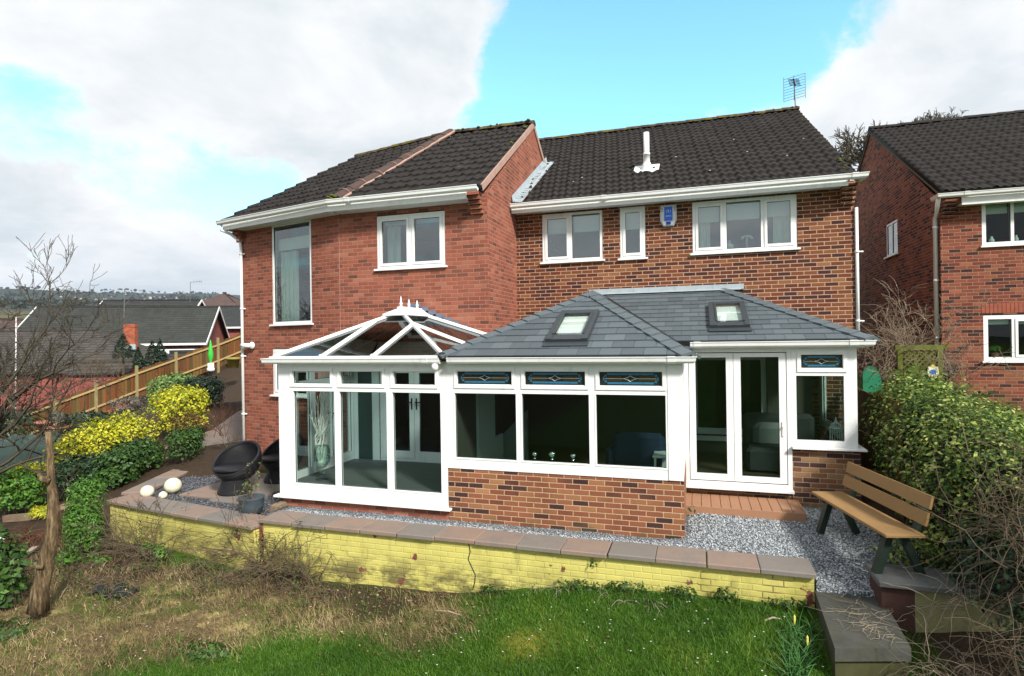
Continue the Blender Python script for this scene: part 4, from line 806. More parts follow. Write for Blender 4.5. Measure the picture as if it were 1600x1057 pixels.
obj('bird_dropping', fl, UPVC2, house)['kind'] = 'stuff'
# things fixed to the house
al = thing('alarm_box', 'silver and blue alarm siren box on the orange brick wall under the eaves', 'alarm box', (-.5, YR, 5.1))
mb = MB(); pr = [(-.15, 5.32), (.15, 5.32), (.16, 5.02), (.10, 4.90), (-.10, 4.90), (-.16, 5.02)]; mb.prism([(-.5 + a, YR - .001, b) for a, b in pr], (0, -.05, 0)); mb.prism([(-.5 + a * .9, YR - .05, 5.11 + (b - 5.11) * .93) for a, b in pr], (0, -.03, 0)); obj('case', mb, ASILV, al)
mb = MB(); mb.box(-.578, -.422, YR - .088, YR - .0802, 5.0, 5.275); obj('cover_plate', mb, ABLUE, al)
mb = MB()
for t0, t1 in ((2.5, 4.0), (-.9, .7)): mb.tube([(-.5 + .04 * math.cos(t), YR - .09, 5.19 + .04 * math.sin(t)) for t in np.linspace(t0, t1, 8)], .0045, 5)
mb.box(-.508, -.494, YR - .092, YR - .0885, 5.16, 5.225); mb.box(-.52, -.505, YR - .092, YR - .0885, 5.20, 5.21)
for zz_, xs_ in ((5.10, (-.54, -.515, -.495, -.47)), (5.085, (-.55, -.52, -.49, -.46))):
    for x_ in xs_: mb.box(x_, x_ + .014, YR - .092, YR - .0885, zz_ - .006, zz_ + .006)
obj('emblem', mb, simple('pale_blue_mark', (.45, .6, .85), .5, .05), al)
mb = MB(); mb.box(-.545, -.455, YR - .086, YR - .0802, 4.925, 4.985); obj('strobe', mb, simple('strobe_blue', (.01, .03, .25), .2, .05), al)
mb = MB()
for sx in (-1, 1):
    for i in range(3): mb.box(-.5 + sx * .118 - .018, -.5 + sx * .118 + .018, YR - .083, YR - .0802, 5.19 + i * .03, 5.20 + i * .03)
obj('vent_slot', mb, BLACK, al)
ae = thing('tv_aerial', 'grid pattern television aerial on a thin mast at the right end of the ridge', 'aerial', (2.72, 17.6, 8.95)); ax, ay = 2.66, 17.45
mb = MB(); mb.tube([(ax, ay, 8.8), (ax - .03, ay, 9.72)], .018, 6); obj('mast', mb, METAL, ae)
mb = MB(); cz0 = 9.46
for i in range(9): mb.tube([(ax - .28, ay + .07, cz0 - .31 + i * .075), (ax + .24, ay - .05, cz0 - .26 + i * .075)], .0065, 5)
for q in (-.28, -.03, .24): mb.tube([(ax + q, ay + .02 - q * .22, cz0 - .32), (ax + q, ay + .02 - q * .22, cz0 + .36)], .0075, 5)
obj('reflector_grid', mb, METAL, ae)
mb = MB(); mb.tube([(ax, ay, cz0 + .05), (ax - .16, ay - .75, cz0 - .05)], .014, 6)
for i in range(6): c = np.array((ax, ay, cz0 + .05)) + np.array((-.16, -.75, -.1)) * (i + .6) / 6; mb.tube([c + (-.13, .03, .03), c + (.13, -.03, -.03)], .009, 5)
obj('boom', mb, simple('black_aerial_plastic', (.02, .02, .02), .5, .1), ae)
lp = wl(-2.78, -.02, 2.66); la = thing('security_light', 'small white security light on the salmon brick wall beside the downpipe', 'wall light', lp)
mb = MB(); mb.lathe([(.07, 0), (.085, .02), (.085, .04), (.05, .06)], (0, 0, 0), 14); q = [Vector(v) for v in mb.v]; mb.v = [tuple(Vector(lp) + Matrix.Rotation(-TH, 4, 'Z') @ Vector((v.x, -v.z, v.y))) for v in q]; obj('base_plate', mb, UPVC2, la, True)
mb = MB(); a = wl(-2.82, -.07, 2.66); mb.tube([a, wl(-2.95, -.13, 2.665), wl(-3.02, -.15, 2.67)], [.05, .055, .04], 10); obj('lamp_head', mb, UPVC2, la, True)
# ------------------------------------------------------------------ conservatory
YF = 7.97
def xat(px, Y, py=600): d = ray(px, py); return float(d[0] * Y / d[1])
def glaze(parent, T, rects, y, gm, name='pane'):
    for a, b, c, d in rects:
        g = MB(T); frame_rect(g, a, b, c, d, y - .006, y + .006, .006); obj('gasket', g, BLACK, parent)
        p = MB(T); p.poly([(a, y, c), (b, y, c), (b, y, d), (a, y, d)]); obj(name, p, gm, parent)
def handle(parent, T, x, y, z, s, m=BLACK):
    mb = MB(T); mb.cbox(x - .014, x + .014, y - .012, y, z - .11, z + .11, .004); mb.box(x - .012, x + .012, y - .05, y - .012, z + .02, z + .04); mb.box(min(x, x + s * .12), max(x, x + s * .12), y - .05, y - .035, z + .02, z + .04); return obj('handle', mb, m, parent)
con = thing('conservatory', 'white framed conservatory with a tinted glass hipped roof, ridge finials and full height panes', 'conservatory', (-5.1, 9, .2))
mb = MB(); mb.box(-6.58, -3.585, YF + .02, YF + .12, -.2, .175); mb.box(-6.58, -6.48, YF + .12, 10.1, -.2, .175); obj('base_wall', mb, B_LEFT, con)
lo = [(-6.33, -5.545, .41, 1.92), (-5.45, -4.605, .41, 1.92), (-4.50, -3.69, .41, 1.92)]; up_ = [(-6.335, -5.62, 2.045, 2.24), (-5.43, -4.68, 2.045, 2.24), (-4.475, -3.775, 2.045, 2.24)]
mb = MB(); wall_panel(mb, -6.62, -3.588, .205, 2.42, YF, lo + up_, .075); fr = obj('frame', mb, UPVC, con)
sa = MB()
for (a, b, c, d) in up_: frame_rect(sa, a - .05, b + .05, c - .055, d + .055, YF - .016, YF + .01, .044)
obj('sash', sa, UPVC, fr)
be = MB()
for (a, b, c, d) in lo: frame_rect(be, a - .02, b + .02, c - .02, d + .02, YF - .007, YF + .01, .018)
obj('bead', be, UPVC, fr)
glaze(fr, TI, lo + up_, YF + .04, G_CONS)
mb = MB(); mb.cbox(-6.70, -3.53, YF - .075, YF + .03, .172, .2045, .006); mb.cbox(-6.70, -6.6, YF + .031, 10.1, .172, .2045, .006); obj('sill', mb, UPVC, con)
TL = Matrix.Translation((-6.62, YF, 0)) @ Matrix.Rotation(-math.pi / 2, 4, 'Z')
lo2 = [(-.74, -.12, .5, 1.92), (-1.40, -.86, .55, 1.92), (-2.0, -1.5, .55, 1.92)]; up2 = [(-.74, -.12, 2.045, 2.24), (-1.40, -.86, 2.045, 2.24), (-2.0, -1.5, 2.045, 2.24)]
mb = MB(TL); wall_panel(mb, -2.3, -.08, .205, 2.42, 0, lo2 + up2, .075); fr2 = obj('side_frame', mb, UPVC, con); glaze(fr2, TL, [lo2[0]] + up2, .04, G_CONS)
dr = MB(TL)
for a, b, c, d in lo2[1:]: frame_rect(dr, a - .035, b + .035, c - .09, d + .035, .05, .085, .036, .092)
dro = obj('french_door', dr, UPVC, con); glaze(dro, TL, lo2[1:], .06, G_CONS); TLi = TL @ Matrix.Scale(-1, 4, (0, 1, 0)); handle(dro, TLi, -1.43, -.088, 1.35, 1); handle(dro, TLi, -1.47, -.088, 1.35, -1)
mb = MB(); mb.box(-6.54, -3.59, YF + .08, 10.06, .30, .38); obj('floor', mb, FLOORC, con)
mb = MB(); mb.box(-6.54, -5.97, 10.035, 10.062, .38, 2.42); mb.box(-4.44, -3.60, 10.035, 10.062, .38, 2.42); mb.box(-5.97, -4.44, 10.035, 10.062, 2.26, 2.42); obj('back_lining', mb, PALE, con)
mb = MB(); mb.box(-6.42, -6.12, 10.015, 10.034, .39, 2.2); obj('back_panel', mb, simple('dark_teal_panel', (.03, .055, .05), .4, .1), con)
bd = MB(); frame_rect(bd, -5.95, -4.45, .34, 2.25, 10.055, 10.14, .05, .1)
for a, b in ((-5.895, -5.205), (-5.195, -4.505)): frame_rect(bd, a, b, .445, 2.195, 10.04, 10.10, .10, .14)
bdo = obj('back_door', bd, UPVC, con); glaze(bdo, TI, [(-5.795, -5.305, .585, 2.095), (-5.095, -4.605, .585, 2.095)], 10.07, G_DOWN); handle(bdo, TI, -5.25, 10.04, 1.5, -1); handle(bdo, TI, -5.15, 10.04, 1.5, 1)
CE0, CE1, CA, CB = (np.array(q) for q in ((-6.68, 7.88, 2.47), (-3.58, 7.88, 2.47), (-5.06, 9.3, 3.22), (-5.06, 10.06, 3.22))); CL = np.array((-6.68, 10.06, 2.47)); CRb = np.array((-3.66, 10.06, 2.78))
for q in ((CE0, CE1, CA), (CL, CE0, CA, CB), (CE1, CRb, CB, CA)):
    m_ = MB()
    if len(q) == 4 and q[0] is CE1: m_.poly(q[:3]); m_.poly((q[0], q[2], q[3]))
    else: m_.poly(q)
    obj('roof_pane', m_, G_ROOF, con)
ins = lambda p: p + np.array((0, 0, .02))
def bar(a, b, w=.047, h=.042): mb = MB(); mb.beam(ins(a), ins(b), w, h); mb.beam(ins(a) + (0, 0, h / 2 + .004), ins(b) + (0, 0, h / 2 + .004), w * .55, .012); return obj('rafter', mb, UPVC, con)
def lerp(a, b, t): return a + (b - a) * t
bar(CE0 + (.02, .02, 0), CA, .06); bar(CE1 + (-.02, .02, 0), CA, .06)
bar(lerp(CE0, CE1, .315), lerp(CE0, CA, .80)); bar(lerp(CE0, CE1, .615), lerp(CE1, CA, .68)); bar(lerp(CL, CE0, .35), lerp(CE0, CA, .88)); bar(CL + (0, -.03, 0), CB + (0, -.03, 0))
bar(CRb + (0, -.04, 0), CB + (0, -.04, 0), .085); bar(lerp(CE1, CRb, .48), lerp(CE1, CA, .70)); bar(CA, CB, .09)
mb = MB(); mb.beam(CE0 + (0, -.02, .0), CE1 + (0, -.02, .0), .07, .045); mb.beam(CL, CE0 + (0, .02, 0), .07, .045); obj('eaves_beam', mb, UPVC, con)
mb = MB()
for t in (.315, .615): c = lerp(CE0, CE1, t); mb.ball(c + (0, -.035, .02), .035, 8)
obj('rafter_end_cap', mb, UPVC2, con)
mb = MB(); mb.prism([CA + (-.24, -.22, -.055), CA + (.24, -.22, -.055), CA + (.07, .03, .055), CA + (-.07, .03, .055)], (0, 0, .03)); mb.prism([CA + (-.24, -.22, -.055), CA + (-.07, .03, .055), CB + (-.07, 0, .055), CB + (-.22, 0, -.05)], (0, 0, .03)); mb.prism([CA + (.24, -.22, -.055), CB + (.22, 0, -.05), CB + (.07, 0, .055), CA + (.07, .03, .055)], (0, 0, .03)); mb.beam(CA + (0, -.02, .09), CB + (0, 0, .09), .11, .04); obj('ridge_cap', mb, UPVC, con)
for i, (yy, hh) in enumerate(((9.32, .20), (9.62, .165), (9.95, .165))):
    mb = MB(); mb.lathe([(.04, 0), (.03, .02), (.017, .035), (.028, .06), (.028, .075), (.013, .10), (.017, .125), (.008, hh - .02), (.003, hh)], (-5.06, yy, 3.32), 12); obj('finial', mb, UPVC, con, True)
gutter('gutter', [(-6.69, 9.95, 2.405), (-6.69, 7.885, 2.405), (-3.62, 7.885, 2.405)], con, UPVC, [(-3.86, 7.885, 2.405)])
mb = MB(); mb.lathe([(.05, .0), (.05, .07), (.03, .09)], (-3.70, 7.82, 2.28), 12); obj('gutter_outlet', mb, UPVC, con, True)
mb = MB()                       # stepped slate-grey flashing climbing the wall
for i in range(10):
    t = i / 10; x0 = -5.25 + 1.58 * t; mb.box(x0, x0 + .215, 10.045, 10.064 + .001 * (i % 2), 3.36 - .70 * t - .12, 3.36 - .70 * t + .075 - .012)
obj('stepped_flashing', mb, simple('blue_grey_flashing', (.10, .135, .19), .5, .2), con)
mb = MB(); mb.box(-3.64, -3.52, 7.80, 8.2, 2.44, 2.50); mb.ball((-3.6, 7.86, 2.5), .07, 8, .6); obj('valley_foam', mb, BLACK, con)
# ------------------------------------------------------------------ sunroom extension
sun = thing('sunroom_extension', 'white framed sunroom extension with grey slate hipped roof, two rooflights and brick dwarf wall', 'sunroom', (-.8, 10, .3)); YD = 9.5
mb = MB(); mb.box(-3.58, -.19, YF + .012, YF + .20, -.35, .80); mb.box(-.38, -.19, YF + .20, 9.51, -.3, .80); obj('base_wall', mb, B_SUN, sun)
mb = MB(); mb.box(1.335, 2.235, YD + .012, YD + .20, -.3, 1.035); mb.box(2.03, 2.235, YD + .20, YR - .002, -.3, 1.035); mb.box(-.188, 1.334, YD + .03, YD + .2, -.3, .36); obj('base_wall', mb, B_SUN2, sun)
lo = [(-3.455, -2.50, .965, 1.925), (-2.41, -1.44, .965, 1.93), (-1.34, -.41, .965, 1.935)]; up_ = [(-3.41, -2.56, 2.06, 2.25), (-2.36, -1.49, 2.06, 2.25), (-1.29, -.45, 2.06, 2.25)]
mb = MB(); wall_panel(mb, -3.586, -.19, .803, 2.43, YF, lo + up_, .075); fr = obj('frame', mb, UPVC, sun)
sa = MB()
for (a, b, c, d) in up_: frame_rect(sa, a - .05, b + .05, c - .058, d + .06, YF - .016, YF + .01, .044)
obj('sash', sa, UPVC, fr); be = MB()
for (a, b, c, d) in lo: frame_rect(be, a - .02, b + .02, c - .02, d + .02, YF - .007, YF + .01, .018)
obj('bead', be, UPVC, fr); glaze(fr, TI, lo, YF + .04, G_DOWN)
def stained(parent, T, a, b, c, d, y):
    mb = MB(T); mb.box(a, b, y, y + .012, c, d); o = obj('stained_glass', mb, SG_DARK, parent); w, h = b - a, d - c; ix, iz = w * .055, h * .10; bw = h * .15
    mb = MB(T); z0, z1 = c + iz, d - iz; x0, x1 = a + ix, b - ix
    mb.box(x0 + .06, x1 - .06, y - .003, y - .0005, z1 - bw, z1); mb.box(x0 + .06, x1 - .06, y - .003, y - .0005, z0, z0 + bw); mb.box(x0, x0 + bw * .8, y - .003, y - .0005, z0 + .05, z1 - .05); mb.box(x1 - bw * .8, x1, y - .003, y - .0005, z0 + .05, z1 - .05)
    for sx in (0, 1):
        for sz in (0, 1):
            xx = x0 + .022 if not sx else x1 - .05; zz_ = z0 + .022 if not sz else z1 - .05; mb.box(xx, xx + .03, y - .003, y - .0005, zz_, zz_ + .03)
    obj('blue_border', mb, SG_BLUE, o)
    for q0, q1 in ((x0 + bw, a + w * .36), (a + w * .64, x1 - bw)): mb = MB(T); mb.box(q0, q1, y - .0025, y - .0005, z0 + bw + .012, z1 - bw - .012); obj('brown_field', mb, SG_BROWN, o)
    mb = MB(T); cx, cz = (a + b) / 2, (c + d) / 2; mb.box(x0 + bw, cx - .088, y - .005, y - .001, cz - .0025, cz + .0025); mb.box(cx + .088, x1 - bw, y - .005, y - .001, cz - .0025, cz + .0025)
    for sx in (-1, 1):
        for sz in (-1, 1): mb.tube([(cx + sx * .088, y - .003, cz), (cx + sx * .035, y - .003, cz + sz * .016), (cx, y - .003, cz + sz * h * .21)], .0035, 5)
    obj('diamond_leading', mb, CAME, o); return o
for q in up_: stained(fr, TI, *q, YF + .03)
mb = MB(); mb.box(-.41 + .03, -.195, YF - .012, YF + .01, .81, 2.42); obj('corner_post', mb, UPVC, sun)
TRt = Matrix.Translation((-.19, YF, 0)) @ Matrix.Rotation(math.pi / 2, 4, 'Z')       # return facing +x: local x = +Y
mb = MB(TRt); wall_panel(mb, .08, YD - YF, .803, 2.5, 0, [(.25, 1.35, 1.0, 2.2)], .07); fr3 = obj('side_frame', mb, UPVC, sun); glaze(fr3, TRt, [(.25, 1.35, 1.0, 2.2)], .04, G_DOWN)
# patio doors
mb = MB(); wall_panel(mb, -.189, 1.333, .405, 2.53, YD, [(-.135, 1.272, .468, 2.465)], .08); obj('door_frame', mb, UPVC, sun)
mb = MB(); mb.cbox(-.24, 1.345, YD - .08, YD + .03, .362, .404, .006); obj('threshold', mb, UPVC, sun)
mb = MB(); frame_rect(mb, -.134, 1.271, .469, 2.464, YD + .015, YD + .05, .03); obj('gasket', mb, BLACK, sun)
gl = [(-.03, .42, .585, 2.385), (.63, 1.165, .57, 2.39)]; mb = MB(); wall_panel(mb, -.125, .522, .482, 2.452, YD + .004, [gl[0]], .055); d1 = obj('patio_door', mb, UPVC, sun); glaze(d1, TI, [gl[0]], YD + .035, G_DOWN)
mb = MB(); wall_panel(mb, .528, 1.262, .482, 2.452, YD + .004, [gl[1]], .055); d2 = obj('patio_door', mb, UPVC, sun); glaze(d2, TI, [gl[1]], YD + .035, G_DOWN); mb = MB(); mb.cbox(1.195, 1.225, YD - .012, YD + .003, 1.2, 1.42, .004); mb.box(1.2, 1.22, YD - .05, YD - .012, 1.33, 1.35); mb.box(1.1985, 1.2215, YD - .062, YD - .05, 1.26, 1.352); obj('handle', mb, UPVC2, d2)
lo = [(1.40, 2.03, 1.155, 2.11)]; up_ = [(1.47, 2.02, 2.225, 2.42)]
mb = MB(); wall_panel(mb, 1.335, 2.20, 1.062, 2.53, YD, lo + up_, .075); fr4 = obj('frame', mb, UPVC, sun); glaze(fr4, TI, lo, YD + .04, G_DOWN); stained(fr4, TI, *up_[0], YD + .03)
sa = MB(); frame_rect(sa, 1.415, 2.075, 2.165, 2.475, YD - .016, YD + .01, .05); obj('sash', sa, UPVC, fr4)
mb = MB(); mb.cbox(1.325, 2.30, YD - .09, YD + .02, 1.03, 1.0605, .006); mb.cbox(2.16, 2.30, YD + .021, YR - .003, 1.03, 1.0605, .006); obj('sill', mb, UPVC, sun)
TRs = Matrix.Translation((2.2, YD, 0)) @ Matrix.Rotation(math.pi / 2, 4, 'Z'); mb = MB(TRs); wall_panel(mb, .08, YR - YD, 1.062, 2.6, 0, [(.25, 2.1, 1.2, 2.4)], .07); fr5 = obj('side_frame', mb, UPVC, sun); glaze(fr5, TRs, [(.25, 2.1, 1.2, 2.4)], .04, G_DOWN)
mb = MB(); mb.box(-3.57, -.385, YF + .21, YR - .004, .38, .45); mb.box(-.384, 2.02, YD + .21, YR - .004, .38, .45); obj('floor', mb, FLOORB, sun)
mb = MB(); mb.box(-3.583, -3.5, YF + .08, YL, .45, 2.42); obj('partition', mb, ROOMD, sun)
mb = MB(); mb.poly([(-3.57, YF + .08, 2.44), (-.2, YF + .08, 2.44), (-.2, YR, 2.62), (-3.57, YR, 2.62)]); mb.poly([(-.2, YD + .08, 2.60), (2.2, YD + .08, 2.60), (2.2, YR, 2.62), (-.2, YR, 2.62)]); obj('ceiling', mb, ROOM, sun)
# inside: pale pier, stair wall, inner patio door
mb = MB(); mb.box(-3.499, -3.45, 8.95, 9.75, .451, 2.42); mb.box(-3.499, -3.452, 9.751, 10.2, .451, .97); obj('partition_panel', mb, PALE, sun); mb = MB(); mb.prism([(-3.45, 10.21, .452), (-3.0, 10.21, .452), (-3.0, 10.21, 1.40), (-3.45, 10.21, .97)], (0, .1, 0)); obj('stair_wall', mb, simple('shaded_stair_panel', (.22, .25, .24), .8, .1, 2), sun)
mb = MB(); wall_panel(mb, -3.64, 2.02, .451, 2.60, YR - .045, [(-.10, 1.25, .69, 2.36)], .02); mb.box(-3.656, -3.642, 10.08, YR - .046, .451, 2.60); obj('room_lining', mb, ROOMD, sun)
idr = MB(); wall_panel(idr, -.09, 1.24, .81, 2.34, YR + .02, [(.0, .53, .93, 2.25), (.66, 1.15, .93, 2.25)], .07); idr.box(-.25, 1.4, YR - .09, YR - .048, .70, .79); ido = obj('inner_door', idr, UPVC, sun); glaze(ido, TI, [(.0, .53, .93, 2.25), (.66, 1.15, .93, 2.25)], YR + .06, G_DOWN)
# roof
E0, E1, AP, WB = (np.array(q) for q in ((-3.68, 7.85, 2.475), (-.07, 7.85, 2.475), (-1.79, 10.4, 3.53), (-1.79, 11.885, 3.53)))
V0, V1 = np.array((-.37, 9.37, 2.645)), np.array((-1.92, 11.885, 3.615)); H0, H1 = np.array((2.38, 9.37, 2.645)), np.array((.5, 11.885, 3.615))
def nrm(a, b, c): n = np.cross(b - a, c - a); n /= np.linalg.norm(n); return n if n[2] > 0 else -n
nF, nL = nrm(E0, E1, AP), nrm(E0, AP, WB); nR, nM = nrm(E1, AP, WB), nrm(V0, H0, H1); nS = nrm(H0, H1, H0 + np.array((0, 1, 0)))
mb = MB(); slates(mb, E0, E1, AP, AP, 11); slates(mb, np.array((-3.68, 11.885, 2.475)), E0, WB, AP, 10); slates(mb, V0, H0, V1, H1, 12, .27); slates(mb, H0, np.array((2.38, 11.885, 2.645)), H1, H1 + (0, .001, 0), 9)
# right slope of the front wing runs into the valley
Eb = np.array((-.07, 9.37, 2.475)); vt = np.array((-1.79, 11.67, 3.53)); slates(mb, E1, Eb + (0, .62, 0), AP, vt + (0, .2, 0), 10, .26)
obj('slate_roof', mb, SLATE, sun)
for q in ((E0, AP, nF, nL, 12), (E1, AP, nR, nF, 12), (H0, H1, nS, nM, 13), (AP, WB, nR, nL, 5)): mb = MB(); hipcaps(mb, *q); obj('hip_cap', mb, SLATEC, sun)
mb = MB(); mb.beam(lerp(V0, V1, -.02) + (.0, 0, .012), V1 + (0, 0, .012), .10, .02, up=nM); obj('valley_lining', mb, BLACK, sun)
mb = MB(); mb.box(-2.1, .87, YR - .03, YR - .003, 3.60, 3.71); mb.poly([(-2.1, YR - .03, 3.63), (-2.1, YR - .17, 3.592), (.80, YR - .17, 3.592), (.87, YR - .03, 3.63)])
for q in (-1.2, -.4, .3): mb.box(q, q + .012, YR - .035, YR - .0305, 3.6, 3.71)
obj('lead_flashing', mb, LEAD, sun)
mb = MB(); mb.sweep([(-3.66, 10.0, 2.46), (-3.66, 7.872, 2.46), (-.09, 7.872, 2.46), (-.09, 9.3, 2.46)], [(0, -.06), (.012, -.06), (.03, .01), (0, .01)]); mb.sweep([(-.38, 9.392, 2.63), (2.36, 9.392, 2.63), (2.36, 11.8, 2.63)], [(0, -.06), (.012, -.06), (.03, .01), (0, .01)]); obj('eaves_trim', mb, BLACK, sun)
gutter('gutter', [(-3.5, 7.89, 2.405), (-.12, 7.89, 2.405), (-.12, 9.25, 2.405)], sun, UPVC, [(-.32, 7.89, 2.405)])
gutter('gutter', [(-.10, 9.41, 2.575), (2.29, 9.41, 2.575), (2.29, 11.8, 2.575)], sun, UPVC, [(.0, 9.41, 2.575), (2.12, 9.41, 2.575)])
mb = MB(); mb.box(-3.58, -.2, 7.895, YF - .002, 2.395, 2.43); mb.box(-.18, 2.28, 9.415, YD - .002, 2.52, 2.60); mb.box(-.185, -.125, YF - .07, 9.41, 2.40, 2.44); obj('soffit', mb, UPVC, sun)
def rooflight(P0, n, o_px, g_px):
    def rp(px, py): d = ray(px, py); c0 = np.array((0, 0, CZ)); return c0 + d * (np.dot(P0 - c0, n) / np.dot(d, n))
    ux = np.array((1.0, 0, 0)); uy = np.cross(n, ux)
    def rect(q): c = np.array([[np.dot(rp(*p) - P0, ux), np.dot(rp(*p) - P0, uy)] for p in q]); return (c[0, 0] + c[3, 0]) / 2, (c[1, 0] + c[2, 0]) / 2, (c[2, 1] + c[3, 1]) / 2, (c[0, 1] + c[1, 1]) / 2
    T = Matrix(((ux[0], uy[0], n[0], P0[0]), (ux[1], uy[1], n[1], P0[1]), (ux[2], uy[2], n[2], P0[2]), (0, 0, 0, 1)))
    a, b, c, d = rect(o_px); e, f, g, h = rect(g_px); mb = MB(T)
    mb.box(a, e, c, d, .01, .085); mb.box(f, b, c, d, .01, .085); mb.box(e, f, h, d, .01, .085); mb.box(e, f, c, g, .01, .075); mb.box(e - .02, e + .012, g, h, .0851, .10); mb.box(f - .012, f + .02, g, h, .0851, .10)
    o = obj('rooflight', mb, DARKG, sun); mb = MB(T); mb.poly([(e, g, .066), (f, g, .066), (f, h, .066), (e, h, .066)]); obj('pane', mb, G_SKY, o)
    mb = MB(T); mb.box(e, f, g + (h - g) * .22, h, .018, .021); obj('blind', mb, BLIND, o); mb = MB(T); mb.box(e - .01, f + .01, g, h, -.10, -.02); obj('shaft', mb, PALE, o); mb = MB(T); mb.box(a - .02, b + .02, c - .14, c - .001, .022, .034); obj('apron', mb, DARKG, o)
rooflight(E0, nF, ((872, 492.5), (932, 492.5), (923.7, 538), (860, 538)), ((879.5, 498), (923, 496.5), (914.7, 530), (869, 531.5)))
rooflight(V0, nM, ((1105, 479.6), (1160.7, 479.6), (1175, 516), (1111, 517.5)), ((1117, 483), (1153.8, 482), (1165, 510.6), (1121, 511.4)))
# ------------------------------------------------------------------ things seen through the glass
vz = thing('glass_vase', 'tall clear glass goblet vase filled with white twigs inside the conservatory', 'vase', (-6.12, 8.42, .38)); vc = (-6.12, 8.42, .38)
mb = MB(); mb.lathe([(.11, 0), (.115, .012), (.03, .03), (.026, .10), (.05, .12), (.026, .14), (.028, .18), (.07, .21), (.125, .28), (.14, .38), (.135, .50), (.11, .60), (.106, .60), (.13, .50), (.135, .38), (.12, .285), (.06, .215)], vc, 24); obj('glass', mb, G_CLEAR, vz, True)
mb = MB()
for i in range(34):
    a = random.uniform(0, 6.28); w_ = random.uniform(.7, 1.25); ph = random.uniform(0, 6.28); pts = []
    hgt = random.uniform(.75, 1.3); rmax = random.uniform(.08, .26)
    for t in np.linspace(0, 1, 13): rr = (.085 * math.sin(min(t * 3.2, 3.14)) if t < .5 else 0) + rmax * max(0, t - .42) * 1.3 + .02; aa = a + w_ * 3 * t; pts.append((vc[0] + rr * math.cos(aa) + .012 * math.sin(ph + 9 * t), vc[1] + rr * math.sin(aa), vc[2] + .22 + hgt * t))
    mb.tube(pts, [.008 - .0035 * t for t in np.linspace(0, 1, 13)], 4)
mb.ball((vc[0], vc[1], vc[2] + .26), .095, 12, .7); obj('twigs', mb, TWIGW, vz, True)
for px, py, q in ((841, 721, 'left'), (870, 718, 'middle, larger'), (901, 722, 'right')):
    s_ = .052 if 'middle' in q else .042; x_ = xat(px, YF + .14, py); mb = MB(); mb.lathe([(s_ * .5, 0), (s_ * .62, .01), (s_ * .25, .02), (s_ * .25, .03)], (x_, YF + .14, .97), 12); mb.ball((x_, YF + .14, 1.0 + s_), s_, 14)
    tag(obj('ornament', mb, CHROME, None, True), {'left': 'silver ball ornament on the sunroom sill, the one nearest the stair wall', 'middle, larger': 'largest silver ball ornament, middle of three on the sunroom sill', 'right': 'silver ball ornament on the sunroom sill, the one nearest the blue armchair'}[q], 'ornament', 'ball ornaments on the sunroom sill')
bc = thing('bird_cage', 'small white wire bird cage behind the small side window of the sunroom', 'bird cage', (xat(1307, YD + .25), YD + .25, 1.07)); c = (xat(1307, YD + .25), YD + .25, 1.07)
mb = MB()
for t in np.arange(16) * math.pi / 8: mb.tube([(c[0] + .085 * math.cos(t), c[1] + .085 * math.sin(t), c[2] + .02), (c[0] + .085 * math.cos(t), c[1] + .085 * math.sin(t), c[2] + .24), (c[0] + .06 * math.cos(t), c[1] + .06 * math.sin(t), c[2] + .30), (c[0], c[1], c[2] + .34)], .0045, 4)
obj('bars', mb, UPVC, bc); mb = MB(); mb.lathe([(.10, 0), (.10, .02)], c, 16); mb.lathe([(.088, .235), (.10, .24), (.10, .25), (.088, .255)], c, 16); mb.lathe([(.02, .33), (.02, .36), (.008, .37), (.014, .39), (.002, .41)], c, 10); obj('rim', mb, UPVC, bc)
ac = thing('armchair', 'navy blue armchair behind the right hand pane of the sunroom', 'armchair', (-.85, 9.1, .45)); ax_, ay_ = -.85, 9.15
mb = MB(); mb.cbox(ax_ - .38, ax_ + .38, ay_ - .35, ay_ + .35, .58, .86, .06); obj('seat', mb, NAVY, ac); mb = MB(); mb.cbox(ax_ - .38, ax_ + .38, ay_ - .45, ay_ - .30, .58, 1.30, .07); obj('backrest', mb, NAVY, ac)
for s in (-1, 1): mb = MB(); mb.cbox(ax_ + s * .42 - .08, ax_ + s * .42 + .08, ay_ - .4, ay_ + .36, .55, 1.06, .06); obj('armrest', mb, NAVY, ac)
mb = MB(); 
for sx in (-1, 1):
    for sy in (-1, 1): mb.tube([(ax_ + sx * .34, ay_ + sy * .3, .45), (ax_ + sx * .34, ay_ + sy * .3, .6)], .025, 8)
obj('legs', mb, DARKG, ac)
sf = thing('sofa', 'grey sofa glimpsed low behind the small side window of the sunroom', 'sofa', (1.35, 10.6, .45)); mb = MB(); mb.cbox(.75, 1.9, 10.3, 10.95, .5, .86, .06); obj('seat', mb, GREYF, sf); mb = MB(); mb.cbox(.75, 1.9, 10.96, 11.2, .5, 1.35, .07); obj('backrest', mb, GREYF, sf); mb = MB(); mb.cbox(.9, 1.4, 10.7, 10.93, .88, 1.22, .09); obj('cushion', mb, simple('pale_cushion', (.22, .22, .22), .9, .1), sf)
sb = thing('side_table', 'small white side table beside the navy armchair inside the sunroom', 'table', (-.42, 8.6, .45)); mb = MB(); mb.cbox(-.62, -.36, 8.35, 8.75, 1.02, 1.05, .008); obj('table_top', mb, UPVC, sb); mb = MB()
for x_ in (-.6, -.40): 
    for y_ in (8.37, 8.71): mb.box(x_, x_ + .03, y_, y_ + .03, .45, 1.02)
mb.box(-.6, -.40, 8.73, 8.74, .5, 1.0); obj('legs', mb, UPVC, sb)
